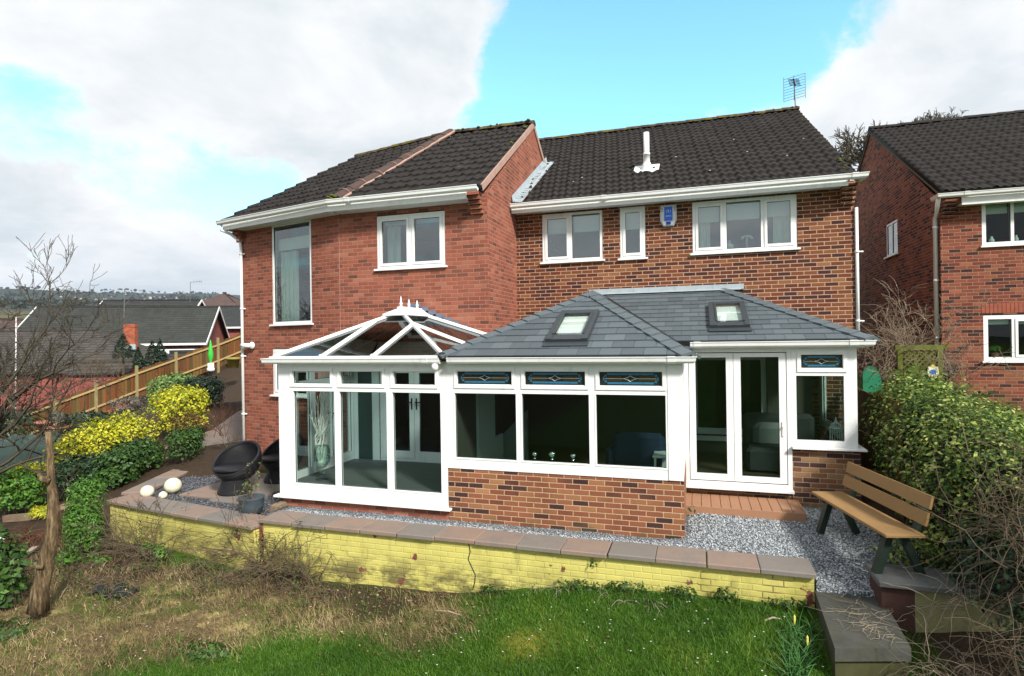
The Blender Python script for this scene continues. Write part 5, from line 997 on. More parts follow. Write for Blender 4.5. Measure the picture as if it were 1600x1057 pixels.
# ------------------------------------------------------------------ garden walls
def slab_row(parent, T, x0, x1, y0, y1, z0, z1, n, m=COPING):
    for i in range(n):
        a = x0 + (x1 - x0) * i / n + .005 + random.uniform(-.012, .012) * (i > 0); b = x0 + (x1 - x0) * (i + 1) / n - .005; dz = random.uniform(-.006, .006); dy = random.uniform(-.014, .014)
        mb = MB(T); mb.cbox(a, b, y0 + dy, y1 + dy, z0 + dz, z1 + dz, .010); mb.mark(((i * .37 + random.uniform(0, .3)) % 1.0)); obj('coping_slab', mb, m, parent)
rw = thing('retaining_wall', 'long low yellow painted brick wall capped with sandstone slabs in front of the sunroom', 'garden wall', (-2.5, 7.3, -.4))
mb = MB(); mb.box(-6.30, 1.215, 7.20, 7.47, -1.3, .005); obj('brickwork', mb, YELLOW, rw); slab_row(rw, None, -6.34, 1.235, 7.135, 7.615, .008, .06, 13)
mb = MB(); mb.box(-6.36, -6.302, 7.19, 7.30, -.25, .004); obj('bare_brick_end', mb, B_LEFT, rw)
mb = MB(); cr = [(-2.95, .0), (-2.93, -.12), (-2.96, -.22), (-2.90, -.34), (-2.86, -.42), (-2.87, -.52), (-2.90, -.62)]; mb.tube([(a, 7.199, b) for a, b in cr], .007, 5); obj('crack', mb, BLACK, rw)
A_, B_ = np.array((-10.02, 7.56, 0)), np.array((-6.36, 7.04, 0)); ang = math.atan2(B_[1] - A_[1], B_[0] - A_[0]); TP = Matrix.Translation(tuple(A_)) @ Matrix.Rotation(ang, 4, 'Z'); Lp = float(np.linalg.norm(B_ - A_))
pw = thing('planter_wall', 'yellow painted brick corner wall with sandstone coping around the slate chip terrace', 'garden wall', (-8.2, 7.3, -.4))
mb = MB(TP); mb.box(.05, Lp - .04, .06, .30, -1.4, -.09); obj('brickwork', mb, YELLOW, pw); mb = MB(TP); mb.box(.04, Lp - .03, .05, .31, -.0885, -.076); obj('bare_brick_course', mb, B_LEFT, pw); slab_row(pw, TP, 0, Lp, 0, .50, -.074, -.026, 6)
A2, B2 = np.array((-10.03, 7.55, 0)), np.array((-11.35, 10.65, 0)); an2 = math.atan2(B2[1] - A2[1], B2[0] - A2[0]); TQ = Matrix.Translation(tuple(A2)) @ Matrix.Rotation(an2, 4, 'Z'); L2 = float(np.linalg.norm(B2 - A2))
mb = MB(TQ); mb.box(.35, L2, -.30, -.06, -1.2, -.076); obj('side_brickwork', mb, B_LEFT, pw); slab_row(pw, TQ, .52, L2, -.46, 0, -.074, -.026, 5)
mb = MB(); mb.beam((-11.2, 10.8, -.10), (-12.7, 13.2, -.02), .16, .12); obj('timber_kerb', mb, SLEEP, pw)
sw = thing('pier_wall', 'low end wall by the bench with a dark stone cap, brown brick and pale rendered face', 'garden wall', (2.2, 7.1, -.2))
mb = MB(); mb.box(1.80, 2.10, 6.93, 7.36, -.9, .095); obj('brickwork', mb, simple('dark_red_brick', (.06, .028, .022), .85, .35, 8, bump=.4), sw); mb = MB(); mb.box(2.101, 3.0, 6.935, 7.36, -.9, .095); obj('render', mb, simple('mossy_render', (.23, .22, .105), .9, .4, 5, bump=.6), sw)
mb = MB(); mb.cbox(1.76, 2.5, 6.86, 7.42, .098, .15, .012); mb.cbox(2.51, 3.1, 6.87, 7.41, .098, .148, .012); obj('cap_stone', mb, CAPSTONE, sw)
st = thing('stone_step', 'broad weathered stone step slab between the lawn and the gravel terrace', 'step', (1.5, 6.6, -.3))
m, k = mat('scratched_step_stone'); p = k.pos(); n = k.noise(p, 6, 6, .7); v_ = k.vor(k.vm('ADD', p, k.vm('SCALE', k.noise(p, 5, 3, out=1), .25)), 9, 'DISTANCE_TO_EDGE'); c = k.mix(n, (.025, .026, .022), (.085, .086, .075)); c = k.mix(k.m('MULTIPLY', k.sm(k.noise(p, 2.5, 5, .7), .5, .66), .5), c, (.05, .055, .025)); k.surf(c, .85, k.bump(n, .6, .02), .25)
mb = MB(); pl = [(1.22, 7.24), (1.16, 5.92), (1.82, 6.12), (1.88, 7.24)]; mb.prism([(a, b, -.15) for a, b in pl], (0, 0, -.12)); obj('slab', mb, m, st); mb = MB(); mb.prism([(a * .97 + .045, b + (.05 if b < 7 else 0), -.271) for a, b in pl], (0, 0, -.5)); obj('step_base', mb, simple('mossy_step_side', (.05, .05, .02), .9, .4, 6), st)
dk = thing('deck_step', 'low brown composite deck step under the white patio doors', 'deck step', (.6, 9.1, .2)); nb = 12
for i in range(nb):
    a = -.24 + 1.61 * i / nb; mb = MB(); mb.cbox(a + .003, a + 1.61 / nb - .003, 8.77, 9.46, .245, .27, .003); obj('board', mb, DECK, dk)
mb = MB(); mb.box(-.24, 1.385, 8.745, 8.768, .12, .268); mb.box(1.371, 1.395, 8.769, 9.46, .12, .268); obj('fascia_board', mb, DECK, dk)
bn = thing('garden_bench', 'brown slatted garden bench with two back boards and dark green legs on grey gravel', 'bench', (1.75, 7.75, .15))
b0, b1 = np.array((1.60, 8.60)), np.array((2.00, 6.98)); dv = (b1 - b0) / np.linalg.norm(b1 - b0); pv = np.array((-dv[1], dv[0])); Lb = float(np.linalg.norm(b1 - b0))     # pv points to the back (+x)
TB = Matrix(((dv[0], pv[0], 0, b0[0]), (dv[1], pv[1], 0, b0[1]), (0, 0, 1, .14), (0, 0, 0, 1)))
sgn = 1 if pv[0] > 0 else -1
mb = MB(TB); mb.cbox(-.03, Lb + .03, -.17 * sgn if sgn > 0 else -.23, .23 if sgn > 0 else .17, .455, .485, .006); obj('seat', mb, BENCHW, bn)
for k_ in range(2):
    mb = MB(TB); z0 = .575 + k_ * .175; y0 = (.225 + k_ * .045) * sgn; mb.prism([(-.02, y0, z0), (Lb + .02, y0, z0), (Lb + .02, y0 + .032 * sgn, z0 + .135), (-.02, y0 + .032 * sgn, z0 + .135)], (0, .025 * sgn, -.006)); obj('back_board', mb, BENCHW, bn)
for x_ in (.18, Lb - .18):
    mb = MB(TB); mb.beam((x_, -.16 * sgn, .0), (x_, -.02 * sgn, .45), .07, .09, up=(1, 0, 0)); mb.beam((x_, .30 * sgn, .0), (x_, .10 * sgn, .45), .07, .08, up=(1, 0, 0)); mb.beam((x_, -.13 * sgn, .425), (x_, .26 * sgn, .425), .06, .05); mb.beam((x_, .235 * sgn, .40), (x_, .365 * sgn, .86), .06, .045, up=(1, 0, 0)); obj('leg', mb, DGREEN, bn)
# wicker tub chairs
def tub(loc, rz, label):
    t = thing('wicker_chair', label, 'chair', loc, 'black wicker tub chairs'); T = Matrix.Translation(loc) @ Matrix.Rotation(rz, 4, 'Z')       # opens towards local -y
    mb = MB(T); mb.lathe([(.30, 0), (.305, .03), (.26, .13), (.225, .25), (.235, .34), (.30, .42), (.31, .45)], (0, -.02, 0), 28); obj('base', mb, WICK, t, True)
    V, Fc = [], []; nu, nv = 40, 12; a, b, h = .42, .46, .56; c0 = np.array((0, .04, .62)); tl = R(33); ct, st_ = math.cos(tl), math.sin(tl)
    def pt(u, v, r): th = math.pi * (.5 + .5 * (1 - v)) ; rr = math.sin(th) if v < 1 else 1; z = -math.cos(math.pi - th) ; x, y, z = a * r * math.cos(u) * math.sin(th), b * r * math.sin(u) * math.sin(th), .46 * r * math.cos(th); return c0 + (x, y * ct + z * -st_ * -1 * 1 if False else y * ct - z * st_, y * st_ + z * ct)
    mb = MB(T)
    for r, flip in ((1.0, 0), (.91, 1)):
        idg = [[mb.P(pt(2 * math.pi * i / nu, j / nv, r)) for i in range(nu)] for j in range(nv + 1)]
        for j in range(nv):
            for i in range(nu): q = [idg[j][i], idg[j][(i + 1) % nu], idg[j + 1][(i + 1) % nu], idg[j + 1][i]]; mb.f.append(q[::-1] if flip else q)
        if r == 1.0: o_ = idg[nv]
        else:
            for i in range(nu): mb.f.append([o_[i], o_[(i + 1) % nu], idg[nv][(i + 1) % nu], idg[nv][i]])
    obj('shell', mb, WICK, t, True)
    mb = MB(T); mb.tube([pt(2 * math.pi * i / 40, 1, .955) for i in range(41)], .028, 8, False); obj('rim', mb, WICK, t, True)
    mb = MB(T); mb.lathe([(.01, .50), (.30, .50), (.325, .475), (.30, .44)], (0, -.08, 0), 24); obj('seat', mb, WICK, t, True); return t
tub((-8.24, 8.72, -.055), R(8), 'black wicker tub chair standing on the paving, the fully visible one beside the shrubs')
tub((-8.02, 9.68, -.055), R(-12), 'black wicker tub chair half hidden behind the conservatory corner post')
for p, r, l in (((-9.58, 8.02, .04), .115, 'cream stone ball beside the coping, leftmost and middle sized of three'), ((-9.42, 8.42, .06), .15, 'largest cream stone ball, at the back of the three on the slate chips'), ((-9.25, 8.06, -.015), .072, 'smallest cream stone ball, in front of the larger two')):
    mb = MB(); mb.ball(p, r, 20, .96); tag(obj('stone_ball', mb, STONEW, None, True), l, 'ball', 'stone balls on the corner terrace')
pp_ = thing('plant_pot', 'round textured blue grey pot with a sparse twiggy shrub behind the coping', 'plant pot', (-6.98, 7.72, -.08)); pc = (-6.98, 7.72, -.08)
mb = MB(); mb.lathe([(.13, 0), (.165, .05), (.19, .16), (.195, .25), (.205, .27), (.205, .285), (.185, .285), (.18, .24), (.01, .23)], pc, 24); obj('pot', mb, POTB, pp_, True)
mb = MB(); mb.cbox(-6.62, -6.50, 7.72, 8.0, -.09, .09, .008); tag(obj('timber_block', mb, SLEEP), 'short square timber block against the conservatory base beside the slate chips', 'timber')
# ------------------------------------------------------------------ plants
def leafcloud(name, blobs, n, size, m, parent=None, up=.35, jit=.16, asp=.55, inner=.25):
    B = np.array(blobs, float); area = (B[:, 3] * B[:, 4] + B[:, 4] * B[:, 5] + B[:, 3] * B[:, 5]); pr = area / area.sum()
    bi = RNG.choice(len(B), n, p=pr); d = RNG.normal(0, 1, (n, 3)); d /= np.linalg.norm(d, axis=1, keepdims=True); d[:, 2] = np.where(d[:, 2] < -.3, -d[:, 2], d[:, 2])
    rad = 1 + RNG.normal(0, jit, n) - np.abs(RNG.normal(0, inner, n)) * (RNG.random(n) < .5)
    c = B[bi, :3] + d * B[bi, 3:] * rad[:, None]
    lump = .06 * np.array([gnoise(c[:, 0], c[:, 1] + c[:, 2], 6.0, q) for q in (0., 3., 7.)]).T * B[bi, 3:].mean(1)[:, None] * 1.2; c = c + lump
    dens = gnoise(c[:, 0] + c[:, 2], c[:, 1] - c[:, 2], 5.0, 2.0); keep = dens + RNG.random(n) * 1.2 > -.15
    for (x, y, z, a, b, e) in B:
        q = ((c - (x, y, z)) / (a, b, e)); keep &= (q ** 2).sum(1) > .38
    c, d = c[keep], d[keep]; n = len(c)
    nm = d + RNG.normal(0, .55, (n, 3)) + (0, 0, up); nm /= np.linalg.norm(nm, axis=1, keepdims=True)
    t = np.cross(nm, RNG.normal(0, 1, (n, 3))); t /= np.linalg.norm(t, axis=1, keepdims=True); b_ = np.cross(nm, t); s = (size * RNG.uniform(.6, 1.35, n))[:, None]
    V = np.stack([c - t * s, c + b_ * s * asp + nm * s * .12, c + t * s * 1.05 - nm * s * .1, c - b_ * s * asp + nm * s * .12], 1).reshape(-1, 3); F = np.arange(4 * n).reshape(-1, 4)
    rv = np.clip(RNG.random(n) * .8 + .2 * (gnoise(c[:, 0], c[:, 1] + c[:, 2], 3.0, 1.0) * .5 + .5), 0, 1); uv = np.repeat(rv, 4); uv = np.stack([uv, uv * 0 + .5], 1)
    return npmesh(name, V, F, m, parent, uv)
def twigmesh(name, paths, m, parent=None, sides=3):
    Vs, Fs, o = [], [], 0; ang = np.arange(sides) * 2 * np.pi / sides; ca, sa = np.cos(ang), np.sin(ang)
    for P, r in paths:
        P = np.asarray(P, float); n = len(P); r = np.broadcast_to(np.asarray(r, float), n); d = np.gradient(P, axis=0); d /= np.linalg.norm(d, axis=1, keepdims=True) + 1e-9
        ref = np.array((0, 0, 1.0)) if abs(d[0, 2]) < .9 else np.array((1.0, 0, 0)); a = np.cross(d, ref); a /= np.linalg.norm(a, axis=1, keepdims=True) + 1e-9; b = np.cross(d, a)
        V = P[:, None] + r[:, None, None] * (a[:, None] * ca[None, :, None] + b[:, None] * sa[None, :, None]); Vs.append(V.reshape(-1, 3))
        i = o + np.arange(n - 1)[:, None] * sides; j = np.arange(sides)[None]; jn = (j + 1) % sides
        Fs.append(np.stack([i + j, i + jn, i + sides + jn, i + sides + j], -1).reshape(-1, 4)); o += n * sides
    return npmesh(name, np.concatenate(Vs), np.concatenate(Fs), m, parent, smooth=True)
def curve(p, d, L, n=7, wob=.25, droop=0.0):
    p = np.array(p, float); d = np.array(d, float); d /= np.linalg.norm(d); P = [p]
    for i in range(n - 1): d = d + RNG.normal(0, wob, 3) + (0, 0, -droop); d /= np.linalg.norm(d); P.append(P[-1] + d * L / (n - 1))
    return np.array(P)
def branching(p, d, L, r, depth, paths, kids=(3, 5), ratio=.68, spread=.75, wob=.16, upb=.12, rmin=0.0):
    P = curve(p, d, L, 6, wob); paths.append((P, np.maximum(np.linspace(r, r * .55, 6), rmin)))
    if depth <= 0: return
    for _ in range(random.randint(*kids)):
        t = random.uniform(.3, 1.0); i = min(4, int(t * 5)); q = P[i] + (P[i + 1] - P[i]) * (t * 5 - i); dd = P[i + 1] - P[i]; dd = dd / np.linalg.norm(dd) + RNG.normal(0, spread * .62, 3) + (0, 0, upb)
        branching(q, dd, L * ratio * random.uniform(.7, 1.15), r * .55 * (1.15 - .4 * t), depth - 1, paths, kids, ratio, spread, wob, upb, rmin)
def stems(base, n, h, sp, r=.006, wob=.2): return [(curve(np.array(base) + (random.uniform(-sp, sp) * .3, random.uniform(-sp, sp) * .3, 0), (random.uniform(-1, 1) * sp, random.uniform(-1, 1) * sp, h), h * random.uniform(.6, 1.1), 6, wob), np.linspace(r, r * .5, 6)) for _ in range(n)]
def shrub(name, label, cat, blobs, n, size, m, group=None, stemm=BARK, **kw):
    B = np.array(blobs); c = B[:, :2].mean(0); z = g1(c[0], c[1]); t = thing(name, label, cat, (c[0], c[1], z), group)
    low = [(x, y, (g1(x, y) + zc) / 2, a * .88, b_ * .88, max(.05, (zc - g1(x, y)) / 2 + .04)) for (x, y, zc, a, b_, e) in blobs if zc - e > g1(x, y) + .03]
    leafcloud('foliage', list(blobs) + low, int(n * (1 + .5 * len(low) / len(blobs))), size, m, t, **kw)
    ps = []
    for (x, y, zc, a, b, e) in blobs:
        for _ in range(5): q = np.array((x + random.uniform(-.5, .5) * a, y + random.uniform(-.5, .5) * b, zc + random.uniform(-.1, .5) * e)); s0 = np.array((x + random.uniform(-.2, .2) * a, y + random.uniform(-.2, .2) * b, g1(x, y) - .05)); ps.append((np.stack([s0, (s0 + q) / 2 + RNG.normal(0, .03, 3), q]), np.array((.014, .01, .006))))
    twigmesh('stem', ps, stemm, t, 4); return t
def at(px, py, d): return atd(px, py, d)
def blobpx(px, py, d, rw, rh, rd=None): p = at(px, py, d); w = rw / F_PX * d; h = rh / F_PX * d; return (p[0], p[1], p[2], w, (rd or w), h)
shrub('golden_euonymus', 'largest golden yellow shrub, domed above dark foliage right of the dead trunk', 'shrub', [blobpx(160, 716, 13.4, 48, 38), blobpx(198, 702, 13.8, 40, 36), blobpx(122, 730, 13.1, 32, 32)], 7000, .036, L_YEL, 'golden shrubs on the bank')
shrub('golden_euonymus', 'rounded golden yellow shrub higher up the bank, in front of the pale green shrub', 'shrub', [blobpx(284, 646, 15.6, 36, 25), blobpx(303, 641, 15.9, 22, 20)], 4200, .04, L_YEL, 'golden shrubs on the bank')
shrub('golden_euonymus', 'small yellow and green shrub by the tarpaulin, left of the dead trunk', 'shrub', [blobpx(58, 758, 12.9, 20, 14), blobpx(36, 766, 12.7, 24, 18)], 1500, .035, L_YEL, 'golden shrubs on the bank')
shrub('leafy_shrub', 'leafy mid green shrub at the left edge below the tarpaulin', 'shrub', [blobpx(18, 778, 12.3, 38, 24), blobpx(50, 784, 12.2, 24, 18)], 2000, .045, L_LUSH)
shrub('pale_green_shrub', 'rounded pale green shrub beside the fence at the top of the bank', 'shrub', [blobpx(268, 620, 18.2, 28, 18), blobpx(285, 613, 18.5, 22, 14), blobpx(252, 632, 18, 16, 18)], 3000, .045, L_SAGE)
shrub('dark_conifer_mound', 'low spreading dark conifer bush edging the side path', 'shrub', [blobpx(318, 619, 18, 28, 16), blobpx(336, 624, 17.7, 13, 10)], 2600, .045, L_CON)
shrub('dark_evergreen_shrub', 'dark glossy evergreen shrub under the big golden shrub', 'shrub', [blobpx(130, 757, 12.6, 36, 24), blobpx(172, 750, 12.7, 36, 24), blobpx(212, 732, 13.2, 30, 26)], 4200, .045, L_DRK)
shrub('green_shrub', 'mid green upright shrub between the golden shrub and the terrace', 'shrub', [blobpx(195, 742, 12.4, 28, 26), blobpx(236, 726, 13.0, 22, 22), blobpx(182, 760, 12.2, 20, 18)], 3000, .042, L_GRN)
shrub('feathery_bush', 'bright green feathery bush against the left corner of the planter wall', 'shrub', [blobpx(142, 800, 9.7, 24, 32), blobpx(130, 838, 9.5, 20, 34), blobpx(152, 842, 9.6, 16, 30)], 4600, .032, L_LUSH, asp=.3)
shrub('laurel_bush', 'dark green laurel at the bottom left corner of the garden', 'shrub', [blobpx(12, 912, 7.8, 32, 40), blobpx(-20, 900, 7.7, 40, 50), blobpx(18, 945, 7.7, 20, 26)], 1300, .05, L_GRN, inner=.3)
p_ = hit(72, 832); shrub('yellow_tussock', 'small yellow grassy tussock on the bank behind the dead trunk', 'plant', [(p_[0], p_[1], p_[2] + .12, .20, .16, .14)], 700, .05, L_YEL, asp=.15)
p_ = hit(118, 900); shrub('green_weeds', 'small green weeds at the foot of the planter corner', 'plant', [(p_[0], p_[1], p_[2] + .08, .3, .2, .1), (p_[0] + .5, p_[1] + .1, p_[2] + .06, .22, .15, .08)], 500, .03, L_LUSH)
p_ = hit(250, 892); shrub('green_weeds', 'small leafy weeds against the middle of the planter wall', 'plant', [(p_[0], min(p_[1], 7.1), p_[2] + .12, .25, .08, .14)], 320, .03, L_LUSH)
p_ = hit(330, 1035); shrub('green_weeds', 'low green weeds in the dead grass left of the lawn', 'plant', [(p_[0], p_[1], p_[2] + .03, .35, .2, .05)], 300, .028, L_GRN)
p_ = hit(20, 1010); shrub('green_weeds', 'low green weeds in the bottom left corner', 'plant', [(p_[0], p_[1], p_[2] + .03, .4, .25, .05)], 360, .028, L_GRN)
for wx in (-2.6, -1.5, -.75, -.2, .35, .9):
    leafy = [(wx + random.uniform(-.1, .1), 7.10, g1(wx, 7.1) + .05, random.uniform(.12, .28), .06, random.uniform(.06, .13))]
    shrub('wall_foot_weeds', 'green weeds and moss along the foot of the long yellow wall', 'plant', leafy, 150, .024, L_GRN, 'weeds along the foot of the yellow wall')
shrub('heather_bush', 'grey brown heather bush below the fence behind the golden shrubs', 'shrub', [blobpx(200, 648, 17, 22, 9), blobpx(215, 643, 17.3, 16, 8)], 1200, .035, L_GREYG)
shrub('rusty_shrub', 'rusty brown twiggy shrub between the golden shrub and the house', 'shrub', [blobpx(295, 680, 14.2, 24, 22)], 1800, .03, L_RUST, stemm=TWIGR, asp=.25)
shrub('dark_evergreen_shrub', 'dark green bushy shrub in front of the rusty one, left of the wicker chair', 'shrub', [blobpx(290, 706, 13.1, 22, 20), blobpx(308, 696, 13.3, 14, 16)], 1700, .036, L_GRN)
shrub('dark_hedge', 'dark hedge mass below the fence at the left edge', 'hedge', [blobpx(25, 684, 18.5, 26, 20), blobpx(-15, 690, 18.5, 30, 24), blobpx(135, 672, 19.2, 34, 8)], 2600, .06, L_DRK)
for px, py, d, w, h, l in ((352, 660, 13.5, 30, 34, 'brown twiggy bush beside the left corner of the house'), (370, 700, 12.6, 14, 20, 'thin brown twigs behind the front wicker chair'), (235, 800, 9.0, 16, 12, 'low brown twigs beside the planter corner')):
    p = at(px, py + h, d); t = thing('twiggy_bush', l, 'shrub', p, 'bare twiggy bushes'); ps = []
    for _ in range(9): branching(p + RNG.normal(0, .1, 3) * (1, 1, .2), (random.uniform(-.6, .6), random.uniform(-.6, .6), 1), h / F_PX * d * 1.3, .008, 2, ps, (3, 4), .6, .9)
    twigmesh('twigs', ps, TWIGR if 'corner of the house' in l else TWIG, t)
for px, py, d, r_, l, a in ((95, 675, 18.4, .24, 'grey green clipped ball plant in a dish beside the tarpaulin', 1), ):
    t = thing('ball_plant', l, 'plant', at(px, py + 12, d)); p = at(px, py, d); leafcloud('foliage', [(p[0], p[1], p[2], r_ * .85, r_ * .85, r_)], 900, .04, L_GREYG, t, jit=.04); mb = MB(); mb.lathe([(.2, 0), (.34, .08), (.36, .08), (.34, .04)], p - (0, 0, r_ + .06), 18); obj('dish', mb, TERRA, t, True)
p = at(74, 686, 18.6); mb = MB(); mb.lathe([(.15, -.12), (.24, .10), (.27, .10), (.27, .16), (.22, .16), (.2, .02)], p, 18); tag(obj('terracotta_pot', mb, TERRA, None, True), 'empty terracotta pot standing behind the green tarpaulin', 'plant pot')
p = at(366, 578, 25); mb = MB(); mb.lathe([(.20, -.25), (.26, .12), (.29, .12), (.29, .2), (.24, .2), (.2, 0)], p, 16); tag(obj('garden_pot', mb, simple('mustard_pot', (.26, .22, .05), .6, .2), None, True), 'mustard yellow garden pot at the foot of the fence beside the path', 'plant pot')
# tarpaulin heap
a0, a1, a2, a3 = at(-60, 768, 14.4), at(112, 758, 15.0), at(104, 692, 16.6), at(-60, 716, 16.0); V = []; nu, nv = 44, 22
for j in range(nv + 1):
    for i in range(nu + 1):
        u, v = i / nu, j / nv; q = lerp(lerp(a0, a1, u), lerp(a3, a2, u), v); q = q + (0, 0, .10 * math.sin(u * 21 + 1.5 * math.sin(v * 5)) * (1 - v) + .14 * math.sin(v * 3.1) + .04 * math.sin(u * 40 + v * 13) + .05 * gnoise(u * 9, v * 6)); V.append(q + np.array((.05 * gnoise(u * 14, v * 8, 1, 3), -.20 * math.sin(u * 18 + v * 2) * (1 - v * .6) - .12 * gnoise(u * 12, v * 5, 1, 1.), 0)))
idg = np.arange((nu + 1) * (nv + 1)).reshape(nv + 1, nu + 1); F = np.stack([idg[:-1, :-1], idg[:-1, 1:], idg[1:, 1:], idg[1:, :-1]], -1).reshape(-1, 4); V = np.array(V); V2 = V + (0, .6, -.5); n_ = len(V); F = np.concatenate([F, F[:, ::-1] + n_])
tag(npmesh('tarpaulin', np.concatenate([V, V2]), F, TARP, None, np.zeros((F.size, 2)), True), 'dark green crumpled tarpaulin draped over a heap at the left edge', 'tarpaulin')
# dead trunk
tp, bt = at(82, 694, 7.35), at(72, 968, 7.35); t = thing('dead_trunk', 'tall weathered dead tree stump leaning beside the planter wall', 'tree stump', bt)
px_ = [(72, 975, 19), (74, 945, 17), (82, 905, 14), (88, 870, 12.5), (92, 840, 11.5), (90, 800, 9.5), (86, 765, 7.5), (84, 725, 6.2), (82, 694, 5.6)]
mb = MB(); P_ = [at(a, b, 7.35) for a, b, _ in px_]; mb.tube(P_, [c * .74 / F_PX * 7.35 for *_, c in px_], 14)
mb.v = [tuple(np.array(v) + np.array((gnoise(v[0] * 1, v[2], 9.0), gnoise(v[1], v[2] * 1.0, 11.0, 3), 0)) * .016) for v in mb.v]; obj('trunk', mb, STUMP, t, True)
for q, d_, r_ in ((at(84, 772, 7.3), ((-.05, -.05, .04), (-.10, -.06, .10)), (.045, .035, .02)), (at(78, 905, 7.25), ((-.09, -.04, .0), (-.16, -.05, .01)), (.03, .022, .012)), (at(84, 765, 7.3), ((-.06, -.02, -.01), (-.13, -.03, -.02)), (.016, .012, .007))): mb = MB(); mb.tube([q] + [q + e_ for e_ in d_], r_, 8); obj('branch_stub', mb, STUMP, t, True)
# timber edging
for (x0, y0, d0), (x1, y1, d1), w, l in (((0, 806, 12.2), (80, 776, 12.4), .11, 'weathered timber edging log left of the dead trunk'), ((120, 776, 12.2), (172, 764, 12.1), .10, 'weathered timber edging log right of the dead trunk, under the shrubs'), ((98, 818, 10.6), (120, 808, 10.8), .10, 'short timber edging log behind the dead trunk'), ((186, 757, 12.1), (262, 729, 12.9), .11, 'timber kerb of the raised bed beside the terrace'), ((262, 716, 13.4), (352, 684, 14.8), .08, 'long timber edging rail behind the wicker chairs'), ((18, 835, 9.6), (70, 830, 9.8), .12, 'stacked old timber on the bank left of the dead trunk')):
    mb = MB(); A, B = hit(x0, y0) + (0, 0, w * .4), hit(x1, y1) + (0, 0, w * .4); mb.beam(A, B, w, w * 1.1); tag(obj('timber_log', mb, SLEEP), l, 'timber', 'timber edging of the beds')
mb = MB(); A = hit(2, 884) + (0, 0, .16)
for i in range(4): mb.beam(A + (-.5, 0, -.06 * i + .06), A + (.13 - .01 * i, .05, -.06 * i + .06), .05, .052)
tag(obj('white_pallet', mb, UPVC2), 'corner of a white slatted pallet at the left edge above the laurel', 'pallet')
mb = MB(); q = at(190, 940, 7.2); q = hit(190, 945); V = [np.array((q[0] + a * .30, q[1] + b * .16, g1(q[0] + a * .3, q[1] + b * .16) + .035 + .03 * math.sin(5 * a + 3 * b) + .03 * random.random())) for b in np.linspace(-1, 1, 9) for a in np.linspace(-1, 1, 13)]
mb.v = [tuple(v) for v in V]; mb.f = [[j * 13 + i, j * 13 + i + 1, (j + 1) * 13 + i + 1, (j + 1) * 13 + i] for j in range(8) for i in range(12)]; tag(obj('black_sheeting', mb, simple('black_plastic', (.012, .016, .02), .3, .3, 6)), 'scrap of black plastic sheeting lying in the brush below the planter wall', 'plastic sheet')
# brambles against the yellow walls
def bramble(label, base_px, n, h, spread, mts=TWIG, d=.0, droop=.12, depth=1, r=.005):
    t = thing('bramble', label, 'bramble', hit(*base_px[0]), 'bare brambles'); ps = []
    for _ in range(n):
        b = hit(*random.choice(base_px)); p = np.array((b[0] + random.gauss(0, .07), min(b[1] + random.gauss(0, .05), 7.12 if b[0] > -6.3 else 9), b[2])); v = (random.uniform(-1, 1) * spread, random.uniform(-.8, .15) * spread, 1)
        P = curve(p, v, h * random.uniform(.5, 1.3), 9, .2, droop); P[:, 1] = np.minimum(P[:, 1], np.where(P[:, 0] > -6.35, 7.16, P[:, 1])); rr = r * random.uniform(.7, 1.4); ps.append((P, np.linspace(rr, rr * .4, 9)))
        for _k_ in range(random.randint(1, 4)):
            i = random.randint(2, 7); Q = curve(P[i], (P[i] - P[i - 1]) / np.linalg.norm(P[i] - P[i - 1]) + RNG.normal(0, .55, 3), h * random.uniform(.15, .45), 6, .22, droop); Q[:, 1] = np.minimum(Q[:, 1], np.where(Q[:, 0] > -6.35, 7.17, Q[:, 1])); ps.append((Q, np.linspace(rr * .6, rr * .3, 6)))
    twigmesh('stems', ps, mts, t)['kind'] = 'stuff'
    tips = np.array([P[i] for P, _ in ps for i in (2, 4) if i < len(P)]); k_ = len(tips); B = [(q[0], q[1], q[2], .05, .05, .05) for q in tips[::6]]; leafcloud('leaves', B, max(60, k_ // 2), .018, L_GRN, t); return t
bramble('dense bare bramble against the yellow wall below the plant pot', [(400, 890), (425, 895), (450, 900), (480, 905), (500, 910)], 120, 1.0, 1.0, r=.0065)
bramble('tall sparse bramble stems at the joint of the two yellow walls', [(385, 885), (395, 890), (370, 885)], 34, 1.15, .8, r=.007)
bramble('olive bramble climbing the left part of the planter wall', [(185, 880), (215, 885), (240, 885), (260, 890)], 85, 1.05, .9, r=.006)
bramble('brown bramble tangle between the dead trunk and the planter wall corner', [(115, 905), (140, 930), (100, 930), (165, 905), (185, 950)], 90, .6, 1.5, TWIG, droop=.3, r=.006)
bramble('reddish bramble stems on the bank behind the dead trunk', [(60, 860), (100, 850), (40, 870), (110, 875)], 60, .7, 1.2, TWIGR, droop=.28, r=.006)
bramble('tangle of brown stems at the bottom left of the planter wall', [(150, 890), (250, 905), (320, 905), (200, 930), (110, 910)], 110, .7, 1.6, TWIG, droop=.3)
bramble('low mat of dead bramble below the middle of the yellow wall', [(430, 925), (480, 935), (520, 940), (380, 920), (330, 930)], 110, .65, 1.7, TWIG, droop=.32)
bramble('short dry stalks along the foot of the yellow wall under the sunroom', [(850, 915), (880, 915), (950, 925), (990, 935), (1030, 935)], 46, .28, 1.5, TWIGP, droop=.3, r=.0035)
